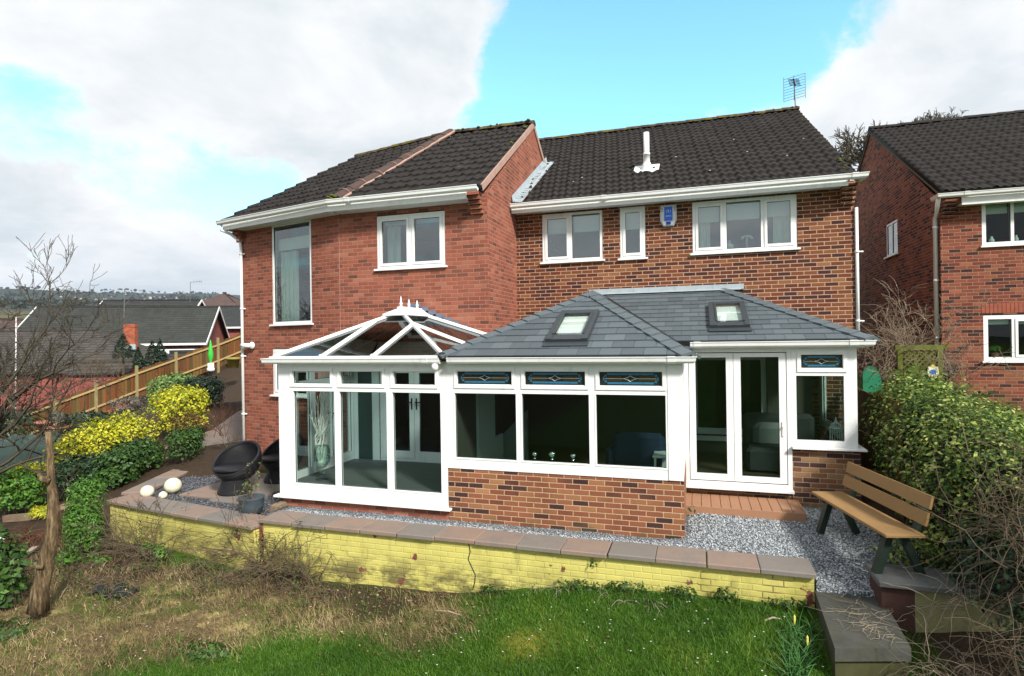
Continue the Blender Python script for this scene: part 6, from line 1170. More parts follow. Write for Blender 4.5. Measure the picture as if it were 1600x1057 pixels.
for a, b, l in (((120, 935), (105, 958), 'pale stick lying in the brush beside the dead trunk'), ((1206, 962), (1232, 960), 'short pale stick on the lawn near the right end of the yellow wall'), ((168, 912), (178, 896), 'thin white stick poking out of the brush below the planter wall'), ((690, 960), (735, 968), 'pale dead stalk at the edge of the straw patch')):
    p, q = hit(*a), hit(*b); mb = MB(); mb.tube([p + (0, 0, .02), (p + q) / 2 + (0, 0, .05), q + (0, 0, .03)], [.009, .011, .006], 6); tag(obj('stick', mb, TWIGP), l, 'stick', 'sticks lying on the bank and lawn')
p = hit(55, 890); mb = MB(); A = hit(28, 905) + (0, 0, .03); mb.beam(A, hit(66, 880) + (0, 0, .06), .09, .035); tag(obj('broken_plank', mb, TWIGP), 'pale broken plank lying below the dead trunk', 'plank')
# grass clump by the step
t = thing('grass_clump', 'long bladed daffodil clump beside the stone step at the edge of the lawn', 'plant', hit(1270, 1010)); ps = []
for _ in range(170): b = hit(random.gauss(1262, 15), random.uniform(975, 1060)); P = curve(b, (random.uniform(-.9, .6), random.uniform(-.7, .5), 1.0), random.uniform(.16, .34), 6, .12, .15); ps.append((P, np.array((.006, .007, .006, .005, .003, .001))))
twigmesh('leaves', ps, simple('daffodil_leaf', (.045, .13, .03), .5, .4, 8), t)
ps = []
BUDM = simple('pale_yellow_bud', (.6, .55, .12), .6, .1)
for q in ((1254, 986), (1275, 1020)): mb = MB(); b = hit(*q) + (0, 0, .2); mb.lathe([(.004, -.05), (.012, -.01), (.011, .03), (.002, .05)], b, 6); obj('bud', mb, BUDM, t)
mb = MB(); q = at(1408, 978, 6.2); mb.prism([q + np.array((-.05, 0, .05)), q + np.array((-.02, 0, .07)), q + np.array((.05, 0, -.04)), q + np.array((.03, 0, -.06))], (0.01, .03, 0)); tag(obj('plastic_scrap', mb, UPVC2), 'white scrap of plastic at the corner of the stone step', 'litter')
# hedge on the right
hb = []
for yy, xc, zc, rx, ry, rz in ((10.6, 3.25, 1.25, .65, .7, .75), (9.8, 3.05, 1.25, .62, .7, .80), (9.0, 3.05, 1.15, .62, .7, .85), (8.2, 3.10, 1.0, .62, .7, .88), (7.5, 3.25, .85, .62, .65, .85), (6.9, 3.50, .75, .55, .6, .82), (8.6, 3.9, .85, .8, .9, .70), (7.4, 4.1, .72, .7, .8, .75), (9.9, 3.9, 1.05, .8, .8, .62), (9.4, 2.85, .75, .42, .7, .6), (8.3, 2.85, .6, .42, .6, .6)): hb.append((xc, yy, zc, rx, ry, rz))
for wp_, l_, n_ in (((-.10, 8.62, .22), 'small weed growing at the brick corner beside the deck step', 40), ((-1.27, 7.17, -.12), 'tiny sprig growing out of the yellow wall', 22)): tag(leafcloud('weed', [(*wp_, .05, .04, .09)], n_, .022, L_GRN), l_, 'weed')
hd = thing('ivy_hedge', 'tall variegated ivy hedge spilling over behind the garden bench', 'hedge', (3.2, 8.4, .2)); leafcloud('foliage', hb, 46000, .028, L_IVY, hd, up=.7, jit=.10, inner=.16); ps = []
for (x, y, z, a, b, c) in hb:
    for _ in range(14): p = np.array((x + random.uniform(-a, a) * .8, y + random.uniform(-b, b), z - c * .7)); ps.append((curve(p, (random.uniform(-.6, .3), random.uniform(-.4, .4), 1), c * random.uniform(.8, 1.7), 7, .2), np.linspace(.012, .004, 7)))
twigmesh('stems', ps, TWIG, hd)
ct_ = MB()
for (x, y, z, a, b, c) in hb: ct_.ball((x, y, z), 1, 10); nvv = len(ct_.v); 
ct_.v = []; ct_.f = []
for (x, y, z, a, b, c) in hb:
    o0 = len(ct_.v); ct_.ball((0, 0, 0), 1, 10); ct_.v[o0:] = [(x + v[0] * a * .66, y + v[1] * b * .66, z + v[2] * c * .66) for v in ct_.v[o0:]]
obj('dark_core', ct_, simple('hedge_core_shade', (.016, .018, .008), .95, .4, 5), hd)  # near-black cores inside the foliage, the hedge's inner shade put into their colour
def tangle(label, c, sz, n, m, L=.9, r=.005, droop=.1, name='bare_thicket'):
    t = thing(name, label, 'thicket', (c[0], c[1], c[2] - sz[2]), None); ps = []
    for _ in range(n): p = np.array(c) + RNG.normal(0, .5, 3) * sz; fl_ = name == 'straw_litter'; P = curve(p, RNG.normal(0, 1, 3) * (1, 1, .0 if fl_ else 1) + (0, -.2 * (not fl_), .5 * (not fl_)), L * random.uniform(.4, 1.3), 8, .22, droop); P[:, 2] = c[2] + .002 if fl_ else P[:, 2]; rr = r * random.uniform(.5, 1.5); ps.append((P, np.linspace(rr, rr * .35, 8)))
    twigmesh('stems', ps, m, t); return t
tangle('brown thicket of bare stems in front of the ivy hedge at the right edge', (3.0, 6.4, .75), (.45, .75, .75), 620, TWIG, .8, .0042)
tangle('pale dry bramble stems heaped beside the stone step at the bottom right', (2.15, 5.95, -.33), (.42, .30, .12), 190, simple('dull_bramble', (.17, .135, .095), .9, .3, 4), .55, .0042, .2)
tangle('dry straw strands lying across the stone step', (1.55, 6.55, -.135), (.20, .42, .006), 70, TWIGP, .30, .0022, .0, 'straw_litter')
tangle('dark tangled undergrowth at the bottom right corner', (2.75, 5.6, .0), (.4, .5, .35), 420, TWIG, .6, .004)
tangle('sparse pale creeper stems hanging over the pier wall', (2.45, 6.8, .05), (.30, .12, .22), 46, TWIGP, .6, .004, .1)
shrub('low_ivy', 'low ivy patch on the ground behind the pier wall', 'plant', [(2.3, 7.6, .22, .35, .22, .14), (2.65, 7.75, .3, .3, .3, .25)], 1300, .03, L_IVY)
shrub('dark_ivy_patch', 'dark ivy growing over the bank at the right edge below the hedge', 'plant', [(3.1, 6.6, .3, .5, .6, .6), (3.0, 5.9, .05, .5, .5, .45), (2.75, 7.05, .35, .3, .3, .4)], 5200, .032, L_DRK)
for px, py, d, l in ((1412, 580, 11.4, 'fern like leafy plant in front of the trellis gate'), (1500, 612, 10.4, 'bright fern like fronds rising above the hedge, right of the gate'), (1545, 635, 9.9, 'bright leafy fronds above the hedge beside the green hose drum')):
    p = at(px, py, d); t = thing('ferny_plant', l, 'plant', p - (0, 0, .4), 'bright fern like plants above the hedge'); V, uvv = [], []; 
    for _ in range(11):
        P = curve(p + RNG.normal(0, .08, 3), (random.uniform(-1, 1), random.uniform(-.8, .3), random.uniform(.3, .9)), random.uniform(.3, .55), 9, .08, .12); dd = np.gradient(P, axis=0)
        for i in range(1, 9):
            for s in (-1, 1): sd_ = np.cross(dd[i], (0, 0, 1)); sd_ = sd_ / (np.linalg.norm(sd_) + 1e-6) * s; f_ = dd[i] / np.linalg.norm(dd[i]); ln = .11 * math.sin(math.pi * (i + .6) / 10); q = P[i]; tip = q + sd_ * ln + f_ * ln * .5; V += [q, q + sd_ * ln * .5 + f_ * .0 + (0, 0, .008), tip, q + sd_ * ln * .45 + f_ * ln * .55]; uvv += [random.uniform(.3, 1)] * 4
    npmesh('fronds', np.array(V), np.arange(len(V)).reshape(-1, 4), L_LUSH, t, np.stack([uvv, np.full(len(uvv), .5)], 1))
p = at(1582, 658, 9.4); hr = thing('hose_drum', 'bright green round hose drum beside the neighbour wall at the right edge', 'hose reel', p); T_ = Matrix.Translation(p) @ Matrix.Rotation(R(-35), 4, 'Z') @ Matrix.Rotation(R(90), 4, 'Y')
mb = MB(); mb.lathe([(.02, -.10), (.14, -.10), (.165, -.085), (.165, -.02), (.150, -.015), (.150, .015), (.165, .02), (.165, .085), (.14, .10), (.02, .10)], (0, 0, 0), 28); mb.v = [tuple(T_ @ Vector(v)) for v in mb.v]; obj('drum', mb, GREENP, hr, True)
mb = MB(); a = np.array(p); mb.tube([a + (0, 0, -.14), a + (.02, .02, -.5), a + (.03, .0, -.9)], .03, 8); obj('stand', mb, DGREEN, hr)
p = at(1366, 572, 12.2); mb = MB(); mb.prism([p + np.array(q) for q in ((-.20, 0, -.35), (.16, 0, -.35), (.13, 0, -.02), (.05, 0, .16), (-.10, 0, .2), (-.2, 0, .05))], (.05, .25, 0)); tag(obj('compost_bin', mb, GREENP), 'green plastic compost bin in the side passage behind the sunroom', 'bin')
sfn = thing('side_fence', 'low grey weathered board fence between the sunroom and the ivy hedge', 'fence', (2.75, 10.5, .2)); mb = MB()
for i in range(22): y0 = 9.0 + i * .125; mb.box(2.60, 2.62, y0, y0 + .118, .1, 1.78 + random.uniform(-.02, .02)); mb.mark(.55 + random.random() * .3)
obj('boards', mb, FENCEW, sfn)
# trellis gate
gt = thing('trellis_gate', 'green stained trellis gate with an oval plaque in the passage beside the neighbour house', 'gate', (4.4, 14, .8)); mb = MB(); gx0, gx1, gy0 = 4.0, 4.80, 14.0
for a, b, c, d in ((gx0, gx0 + .09, .8, 2.36), (gx1 - .09, gx1, .8, 2.36), (gx0 - .04, gx1 + .04, 2.361, 2.47), (gx0 + .091, gx1 - .091, 1.25, 1.35)): mb.box(a, b, gy0, gy0 + .08, c, d)
mb.prism([(gx1 + .01, gy0, 2.36), (gx1 + .05, gy0, 2.36), (gx1 + .16, gy0, 2.52), (gx1 + .12, gy0, 2.52)], (0, .05, 0)); obj('gate_frame', mb, GATEW, gt); mb = MB(); n = 9
for i in range(-8, 9):
    for s, yy in ((1, gy0 + .03), (-1, gy0 + .05)):
        x0 = gx0 + .4 + i * .11; pts = []
        for t in np.linspace(-1.2, 1.2, 60):
            x, z = x0 + s * t * .75, 1.85 + t * .75
            if gx0 + .09 < x < gx1 - .09 and 1.35 < z < 2.36: pts.append((x, z))
        if len(pts) > 2: mb.beam((pts[0][0], yy, pts[0][1]), (pts[-1][0], yy, pts[-1][1]), .03, .012, up=(0, 1, 0))
obj('trellis', mb, GATEW, gt); pl_ = (4.62, gy0 - .02, 1.92)
mb = MB(); pr = [(-.085, .10), (.085, .10), (.10, -.04), (.06, -.12), (-.06, -.12), (-.10, -.04)]; mb.prism([(pl_[0] + a, pl_[1], pl_[2] + b) for a, b in pr], (0, .02, 0)); plq = obj('plaque', mb, simple('cream_plaque', (.62, .62, .48), .5, .1), gt)
mb = MB(); mb.prism([(pl_[0] + .06 * math.cos(t), pl_[1] - .006, pl_[2] - .01 + .055 * math.sin(t)) for t in np.linspace(0, 2 * math.pi, 17)[:-1]], (0, .005, 0)); obj('blue_roundel', mb, simple('plaque_blue', (.05, .14, .42), .4, .3, 30), plq); mb = MB(); mb.prism([(pl_[0] + .035 * math.cos(t), pl_[1] - .004, pl_[2] + .115 + .03 * math.sin(t)) for t in np.linspace(0, 2 * math.pi, 13)[:-1]], (0, .012, 0)); obj('yellow_crest', mb, simple('plaque_yellow', (.55, .5, .05), .5, .2), plq)
hbk = thing('hanging_planter', 'small dark planter of trailing stems fixed to the neighbour wall beside the gate', 'planter', (5.1, 15.2, 1.9)); mb = MB(); mb.lathe([(.05, -.1), (.16, .05), (.18, .05), (.17, 0)], (5.2, 15.1, 1.75), 14); obj('basket', mb, DGREEN, hbk); leafcloud('foliage', [(5.2, 15.1, 1.85, .26, .18, .12)], 300, .04, L_GREYG, hbk)
t = thing('bare_shrub', 'big bare twiggy shrub in the shaded gap between the two houses', 'shrub', (4.1, 13.0, .6)); ps = []
for _ in range(22): branching(np.array((random.uniform(3.6, 4.9), random.uniform(14.3, 15.6), random.uniform(.7, 1.9))), (random.uniform(-.6, .6), random.uniform(-.5, .3), 1.0), random.uniform(.8, 1.25), .014, 3, ps, (3, 4), .7, 1.0, .2, .05, .0045)
twigmesh('twigs', ps, simple('grey_brown_twig', (.20, .155, .11), .9, .35, 4), t)
# ------------------------------------------------------------------ neighbour house
XN, YN = 5.25, 15.35; nb_ = thing('neighbour_house', 'dark red brick neighbouring house with a black tiled roof at the right edge', 'house', (8, 17, .8))
hol = [(6.03, 7.35, 4.61, 5.62), (6.03, 7.35, 2.07, 3.10)]
mb = MB(); wall_panel(mb, XN, 12, .2, 5.85, YN, hol, .25); obj('wall', mb, B_NB, nb_)
TN = Matrix.Translation((XN, YN, 0)) @ Matrix.Rotation(-math.pi / 2, 4, 'Z')       # side wall facing -x: local x = -Y
mb = MB(TN); wall_panel(mb, -10.4, -.252, .2, 5.85, 0, [(-3.9, -2.9, 4.9, 6.05 - .2)], .25); mb.poly([(-10.4, 0, 5.85), (-.252, 0, 5.85), (-5.25, 0, 9.0)]); mb.poly([(-10.4, .25, 5.85), (-5.25, .25, 9.0), (-.252, .25, 5.85)]); mb.T = None; mb.poly([(XN, 25.75, .2), (XN, 25.75, 5.85), (12, 25.75, 5.85), (12, 25.75, .2)]); mb.poly([(12, YN, .2), (12, 25.75, .2), (12, 25.75, 5.85), (12, 20.6, 9.0), (12, YN, 5.85)]); obj('side_wall', mb, B_NB, nb_)
mb = MB(); mb.poly([(XN + .26, YN + .26, 3.4), (11.9, YN + .26, 3.4), (11.9, 19, 3.4), (XN + .26, 19, 3.4)]); mb.poly([(XN + .26, 19, .5), (11.9, 19, .5), (11.9, 19, 6.3), (XN + .26, 19, 6.3)]); obj('interior', mb, ROOMD, nb_)
tiled('roof', (XN - .05, 15.05, 5.80), (12.2, 15.05, 5.80), (12.2, 20.6, 9.06), (XN - .05, 20.6, 9.06), nb_, TILE, nrow=18); tiled('roof', (12.2, 26.1, 5.80), (XN - .05, 26.1, 5.80), (XN - .05, 20.6, 9.06), (12.2, 20.6, 9.06), nb_, TILE, nrow=18); ridge('ridge_tile', (XN - .05, 20.6, 9.10), (12.2, 20.6, 9.10), nb_, TILE)
mb = MB(); mb.beam((XN - .02, 15.1, 5.74), (XN - .02, 20.6, 8.98), .05, .09); mb.beam((XN - .02, 26, 5.74), (XN - .02, 20.6, 8.98), .05, .09); obj('verge', mb, simple('mossy_verge', (.10, .085, .05), .9, .4, 8), nb_)
gutter('gutter', [(XN - .08, 15.33, 5.70), (XN - .08, 15.0, 5.70), (12.2, 15.0, 5.70)], nb_, UPVC2, [(5.6, 15.0, 5.7)]); mb = MB(); mb.box(5.55, 12, 15.03, 15.06, 5.50, 5.70); mb.box(5.55, 12, 15.061, YN - .002, 5.52, 5.54); obj('fascia', mb, UPVC, nb_)
mb = MB()
for i in range(5): mb.box(XN + .005, XN + .25, YN - .28 + i * .05, YN - .003, 5.66 - .075 * (i + 1), 5.66 - .075 * i - .012)
obj('brick_corbel', mb, B_NB, nb_)
downpipe([(XN - .13, 15.05, 5.68), (XN - .12, 15.15, 5.5), (XN - .06, 15.46, 5.3), (XN - .06, 15.46, .8)], nb_, m=UPVC, clips=[(XN - .06, 15.46, q) for q in (5.1, 3.9, 2.6)], r=.045)
window(nb_, TI, 6.035, 7.345, 4.615, 5.6, YN, [6.59], [0, 0], blind=[(6.1, 6.55, 5.33, 5.55), (6.63, 7.28, 5.33, 5.55)], gm=G_DOWN, fw=.075); window(nb_, TI, 6.035, 7.345, 2.075, 3.08, YN, [6.58], [0, 1], blind=[(6.1, 6.55, 2.88, 3.02), (6.63, 7.28, 2.88, 3.02)], gm=G_DOWN, fw=.085)
window(nb_, TN, -3.895, -2.905, 4.905, 5.84, 0, [-3.4], [0, 0], gm=G_UP, blind=[(-3.8, -3.0, 5.5, 5.8)])
mb = MB()
for i in range(22): x0 = 6.0 + i * .0755; mb.box(x0, x0 + .066, YN - .006, YN + .01, 3.13, 3.345)
obj('soldier_course', mb, simple('soldier_brick', (.26, .075, .045), .85, .35, 9, bump=.4), nb_)
for q, s_, l in ((6.25, .05, 'small white pot on the upper window ledge of the neighbour house'), (6.7, .04, 'slim cream bottle on the upper window ledge of the neighbour house')):
    mb = MB(); mb.lathe([(s_, 0), (s_ * 1.1, .08), (s_ * .5, .13), (s_ * .5, .16)], (q, YN + .12, 4.67), 12); tag(obj('ornament', mb, UPVC2, None, True), l, 'ornament')
mb = MB(); mb.lathe([(.05, 0), (.065, .11), (.05, .11)], (6.28, YN + .12, 2.145), 12); t = thing('house_plant', 'potted house plant on the lower window ledge of the neighbour house', 'plant', (6.28, YN + .12, 2.14)); obj('pot', mb, TERRA, t); leafcloud('foliage', [(6.28, YN + .13, 2.32, .10, .05, .08)], 160, .035, L_LUSH, t)
mb = MB(); mb.box(1.02, 1.2, YR + .12, YR + .3, 4.40, 4.40 + .001); mb.ball((.63, YR + .2, 4.46), .09, 12, .75); mb.lathe([(.03, .05), (.02, .10), (.028, .12)], (.63, YR + .2, 4.46), 10); tag(obj('white_jar', mb, UPVC, None, True), 'white rounded jar on the ledge of the triple bedroom window', 'ornament')
mb = MB(); mb.tube([(.95 + .11 * math.cos(t), YR + .2, 4.55 + .10 * math.sin(t)) for t in np.linspace(.3, 2.85, 14)], [.012 + .02 * abs(math.cos(t)) for t in np.linspace(.3, 2.85, 14)], 8); mb.tube([(.95, YR + .2, 4.39), (.95, YR + .2, 4.5), (.95, YR + .2, 4.64)], .012, 8); tag(obj('desk_lamp', mb, UPVC, None, True), 'white arched ornament on the ledge of the triple bedroom window', 'ornament')
# ------------------------------------------------------------------ boundary fence and things by the path
fn = thing('boundary_fence', 'brown vertical board fence stepping down the slope to the left', 'fence', (-24, 20, .3)); FP = [(380, 525, 30.0), (341, 541, 29.0), (276, 565, 27.6), (215, 588, 26.3), (152, 613, 25.0), (88, 638, 23.9), (24, 664, 22.8), (-42, 690, 21.7)]
tops = [at(*q) for q in FP]
for i, p in enumerate(tops): mb = MB(); z = min(g1(p[0], p[1]), p[2] - 1.2) - .2; mb.cbox(p[0] - .05, p[0] + .05, p[1] - .05, p[1] + .05, z, p[2] + .05, .008); obj('post', mb, POSTW, fn)
for a, b in zip(tops, tops[1:]):
    d = b - a; n = 13; mb = MB(); nn = np.array((d[1], -d[0], 0)); nn /= np.linalg.norm(nn); nn = nn if nn[1] < 0 else -nn
    for i in range(n):
        p = a + d * (i + .06) / n; q = a + d * (i + .94) / n; h = random.uniform(-.03, .05); p2, q2 = p + nn * (-.03 if i % 2 else -.045), q + nn * (-.03 if i % 2 else -.045)
        zb = -1.45; mb.prism([p2 + (0, 0, zb), q2 + (0, 0, zb), q2 + (0, 0, h - .20), p2 + (0, 0, h - .19)], -nn * .018); mb.mark(random.random())
    obj('board_panel', mb, FENCEW, fn); mb = MB(); mb.beam(a + nn * .02 + (0, 0, -.32), b + nn * .02 + (0, 0, -.32), .05, .075); mb.beam(a + nn * .02 + (0, 0, -1.1), b + nn * .02 + (0, 0, -1.1), .05, .075); obj('rail', mb, RAILW, fn)
p = at(331, 585, 26.0); rd = thing('covered_parasol', 'bright green folded rotary cover on a white base at the top of the path', 'parasol', p); mb = MB(); mb.lathe([(.015, 1.3), (.04, 1.2), (.07, .95), (.115, .68), (.10, .5), (.045, .32), (.04, .26)], p + (0, 0, -.1), 14); obj('cover', mb, GREENB, rd, True); mb = MB(); mb.lathe([(.15, -.10), (.16, .02), (.13, .03), (.13, .26), (.03, .27), (.03, .3)], p + (0, 0, -.1), 16); obj('base', mb, UPVC2, rd, True)
mb = MB(); q = at(27, 655, 21.0); tq = at(25, 512, 21.0); mb.tube([q - (0, 0, .8), tq], .022, 6); tag(obj('pole', mb, UPVC2), 'thin white pole standing by the fence at the left edge', 'pole')
# ------------------------------------------------------------------ houses down the lane
FT1 = simple('grey_brown_far_tiles', (.065, .060, .058), .9, .3, .8); FT2 = simple('brown_far_tiles', (.095, .065, .055), .9, .3, .8); FT3 = simple('dark_far_tiles', (.035, .037, .038), .9, .3, .8)
def ftile(name, a, b):
    m, k = mat(name); x = k.xyz(k.uv()); r = k.m('FRACT', k.m('DIVIDE', x[1], .33)); c_ = k.m('FRACT', k.m('DIVIDE', x[0], .30)); n = k.noise(k.uv(), .7, 5, .65); rn = k.white(k.comb(k.m('FLOOR', k.m('DIVIDE', x[0], .3)), k.m('FLOOR', k.m('DIVIDE', x[1], .33)), 0))
    c = k.mix(n, a, b); c = k.mix(k.m('MULTIPLY', rn, .35), c, tuple(q * .5 for q in a)); c = k.mix(k.sm(r, .26, .05), c, tuple(q * .22 for q in a)); h = k.m('ADD', k.m('SUBTRACT', 1.0, r), k.m('MULTIPLY', k.sm(k.m('ABSOLUTE', k.m('SUBTRACT', c_, .5)), 0, .5), .6)); k.surf(c, .9, k.bump(h, .8, .04), .2); return m
FT1 = ftile('grey_brown_far_tiles', (.046, .043, .042), (.095, .085, .075)); FT0 = ftile('greenish_far_tiles', (.028, .031, .029), (.06, .064, .058)); FT2 = ftile('brown_far_tiles', (.075, .05, .045), (.13, .09, .08)); FT3 = ftile('dark_far_tiles', (.028, .030, .031), (.055, .057, .058))
def uvroof(mb_faces): pass
def far_house(name, label, c, ax, L, Wd, ez, rz, bz, rm, wm=None, hip=(0, 0), barge=True, ov=.35, wins=(), chim=None, gut=True):
    """gabled or hipped house: centre c (x,y), ridge direction ax, length, width, eaves, ridge, base heights"""
    wm = wm or B_FAR; ax = np.array((ax[0], ax[1], 0.0)); ax /= np.linalg.norm(ax); sv = np.array((-ax[1], ax[0], 0)); c = np.array((c[0], c[1], 0.0)); t = thing(name, label, 'house', (c[0], c[1], bz))
    P = lambda u, v, z: tuple(c + ax * u + sv * v + np.array((0, 0, z))); l, w = L / 2, Wd / 2; mb = MB()
    for u0, v0, u1, v1 in ((-l, -w, l, -w), (l, -w, l, w), (l, w, -l, w), (-l, w, -l, -w)): mb.poly([P(u0, v0, bz - 1), P(u1, v1, bz - 1), P(u1, v1, ez), P(u0, v0, ez)])
    for s, h in ((-1, hip[0]), (1, hip[1])):
        if not h: q = [P(s * l, -w, ez), P(s * l, w, ez), P(s * l, 0, rz - .1)]; mb.poly(q if s > 0 else q[::-1])
    obj('wall', mb, wm, t)
    lo = l + ov; wo = w + ov; ze = ez - ov * (rz - ez) / w; r0 = -lo + (hip[0] * wo); r1 = lo - hip[1] * wo; sl = math.hypot(wo, rz - ze)
    def plane(pts, uvs):
        me_v = [pts[i] for i in range(len(pts))]; mbp = MB(); mbp.poly(me_v); mbp.poly([tuple(np.array(q) - (0, 0, .12)) for q in me_v[::-1]])
        for i in range(len(me_v)): a, b = me_v[i], me_v[(i + 1) % len(me_v)]; mbp.poly([a, tuple(np.array(a) - (0, 0, .12)), tuple(np.array(b) - (0, 0, .12)), b])
        o = obj('roof', mbp, rm, t); ul = o.data.uv_layers['UVMap']
        for i, q in enumerate(uvs): ul.data[i].uv = q
    for s in (-1, 1): plane([P(-lo * 1, s * wo, ze), P(lo, s * wo, ze), P(r1, 0, rz), P(r0, 0, rz)] if s < 0 else [P(lo, s * wo, ze), P(-lo, s * wo, ze), P(r0, 0, rz), P(r1, 0, rz)], [(0, 0), (2 * lo, 0), (r1 + lo, sl), (r0 + lo, sl)] if s < 0 else [(0, 0), (2 * lo, 0), (lo - r0, sl), (lo - r1, sl)])
    for s, h in ((-1, hip[0]), (1, hip[1])):
        if h: plane([P(s * lo, s * wo, ze), P(s * lo, -s * wo, ze), P(r1 if s > 0 else r0, 0, rz)][::-1 if False else 1], [(0, 0), (2 * wo, 0), (wo, sl)])
        elif barge:
            mb = MB()
            for v in (-1, 1): mb.beam(P(s * (lo + .03), v * wo, ze - .05), P(s * (lo + .03), 0, rz - .05), .05, .22)
            obj('bargeboard', mb, UPVC, t)
    mb = MB(); mb.beam(P(r0, 0, rz + .04), P(r1, 0, rz + .04), .22, .14); obj('ridge_tile', mb, rm, t)
    if gut:
        mb = MB()
        for s in (-1, 1): mb.beam(P(-lo, s * (wo + .05), ze - .04), P(lo, s * (wo + .05), ze - .04), .12, .16)
        obj('gutter', mb, UPVC, t)
    for (u, v, w_, z0, z1, face) in wins:
        mb = MB(); 
        if face in 'fb': s = -1 if face == 'f' else 1; a, b = P(u - w_ / 2, s * (w + .02), 0), P(u + w_ / 2, s * (w + .02), 0)
        else: s = -1 if face == 'l' else 1; a, b = P(s * (l + .02), v - w_ / 2, 0), P(s * (l + .02), v + w_ / 2, 0)
        a, b = np.array(a), np.array(b); d = b - a; nn = np.cross(d, UP); nn /= np.linalg.norm(nn); m_ = (a + b) / 2; nn = nn if np.dot(nn, m_ - c) > 0 else -nn
        for q0, q1, y0, y1 in ((0, .06, z0, z1), (.94, 1, z0, z1), (.47, .53, z0 + .08, z1 - .08)): mb.prism([a + d * q0 + UP * y0, a + d * q1 + UP * y0, a + d * q1 + UP * y1, a + d * q0 + UP * y1], nn * .06)
        for y0, y1 in ((z0, z0 + .08), (z1 - .08, z1)): mb.prism([a + d * .06 + UP * y0, a + d * .94 + UP * y0, a + d * .94 + UP * y1, a + d * .06 + UP * y1], nn * .06)
        o = obj('window', mb, UPVC, t); mb = MB(); mb.poly([a + d * .05 + nn * .02 + UP * (z0 + .05), a + d * .95 + nn * .02 + UP * (z0 + .05), a + d * .95 + nn * .02 + UP * (z1 - .05), a + d * .05 + nn * .02 + UP * (z1 - .05)]); obj('pane', mb, simple('far_window_glass', (.03, .035, .04), .1, .1), o)
    if chim:
        u, v, z0, z1, s = chim; q = np.array(P(u, v, 0)); mb = MB(Matrix.Translation((q[0], q[1], 0)) @ Matrix.Rotation(math.atan2(ax[1], ax[0]), 4, 'Z')); mb.box(-s * 1.15, s * 1.15, -s * .7, s * .7, z0, z1 - .2); mb.box(-s * 1.22, s * 1.22, -s * .77, s * .77, z1 - .199, z1); ch = obj('chimney', mb, B_CHIM, t)
        mb = MB(mb.T); mb.box(-s * 1.35, s * 1.35, -s * .95, -s * .71, z0, z0 + .35); obj('chimney_flashing', mb, LEAD, ch)
    return t
AXL = RT * .992 + FW * .12
c = cf(120, 39.5); far_house('bungalow', 'nearest bungalow with a grey brown tiled roof and an orange brick chimney, beyond the fence', c, AXL, 11.5, 8.8, 1.35, 3.75, -1.7, FT1, hip=(0, 1), chim=(3.95, -1.0, 2.4, 4.1, .30), wins=((-3.2, 0, 1.5, -.4, .9, 'f'),), gut=False)
c = cf(168, 34.2); far_house('bungalow_annexe', 'low tiled annexe with a small brick gable in front of the nearest bungalow', c, AXL, 2.9, 1.7, 1.2, 1.75, -1.2, FT1, hip=(0, 0), barge=False, ov=.15, gut=False)
ax2 = RT * .96 + FW * .28; c = np.array((0, 0, 0)) + FW * 48.2 + RT * -31.6; far_house('gabled_bungalow', 'bungalow with long dark tiled roof, white gutter and brick gable, right of the chimney', c, ax2, 12.5, 9.6, 2.95, 5.85, .2, FT0, wins=((0, -1.2, 1.2, 1.2, 2.3, 'r'), (-1.2, 0, 1.6, 1.7, 2.3, 'f')))
c = cf(266, 44.5); gtg = thing('flat_garage', 'brick garage with a flat roof and white fascia in front of the gabled bungalow', 'garage', (c[0], c[1], 0)); T_ = Matrix.Translation((c[0], c[1], 0)) @ Matrix.Rotation(math.atan2(ax2[1], ax2[0]), 4, 'Z'); mb = MB(T_); mb.box(-1.7, 1.9, -1.5, 1.5, -1.5, 1.95); obj('wall', mb, B_FAR, gtg); mb = MB(T_); mb.box(-1.8, 2.0, -1.6, 1.6, 1.951, 2.33); obj('fascia', mb, UPVC, gtg); mb = MB(T_); mb.box(-1.75, 1.95, -1.55, 1.55, 2.331, 2.40); obj('roof', mb, FT3, gtg)
c = cf(307, 34); far_house('garden_shed', 'dark felt roofed shed just beyond the fence', c, RT, 2.4, 2.6, 1.55, 2.25, 0, FT3, simple('dark_shed', (.06, .035, .02), .9, .3), hip=(0, 0), barge=False, gut=False)
c = cf(240, 70); far_house('dark_roofed_house', 'house with a wide almost black roof behind the gabled bungalow', c, RT * .985 + FW * .1, 10.5, 11, 4.2, 8.05, .5, FT3, gut=False)
c = cf(352, 88); far_house('two_storey_house', 'two storey brick house with brown hipped roof and white windows, farthest right against the house', c, RT, 8.0, 8.5, 8.1, 10.4, 1, FT2, hip=(1, 1), wins=((-3.0, 0, 2.3, 6.6, 7.9, 'f'), (.0, 0, 1.6, 6.6, 7.9, 'f'), (2.6, 0, 2.2, 6.6, 7.9, 'f')), gut=False)
c = cf(375, 60); far_house('slate_roofed_house', 'house with slate grey roof squeezed between the brick gable and our house', c, RT, 5.5, 9, 4.4, 6.5, .5, FT3, gut=True)
c = cf(128, 62); far_house('red_gabled_house', 'small bright red brick gable with white bargeboards in front of the green field', c, FW * .94 + RT * -.3, 6.5, 4.2, 4.3, 5.35, .5, FT2, gut=False)
c = cf(120, 52); far_house('brown_roofed_house', 'low house with a plain brown roof behind the nearest bungalow', c, RT, 7.6, 7, 3.0, 4.9, .3, FT2, hip=(1, 0), gut=False)
c = cf(45, 55); far_house('brown_gabled_house', 'house with a brown gable and white bargeboards behind the bare tree', c, FW * .96 + RT * .2, 8, 6.2, 3.6, 5.2, .2, FT2, gut=False)
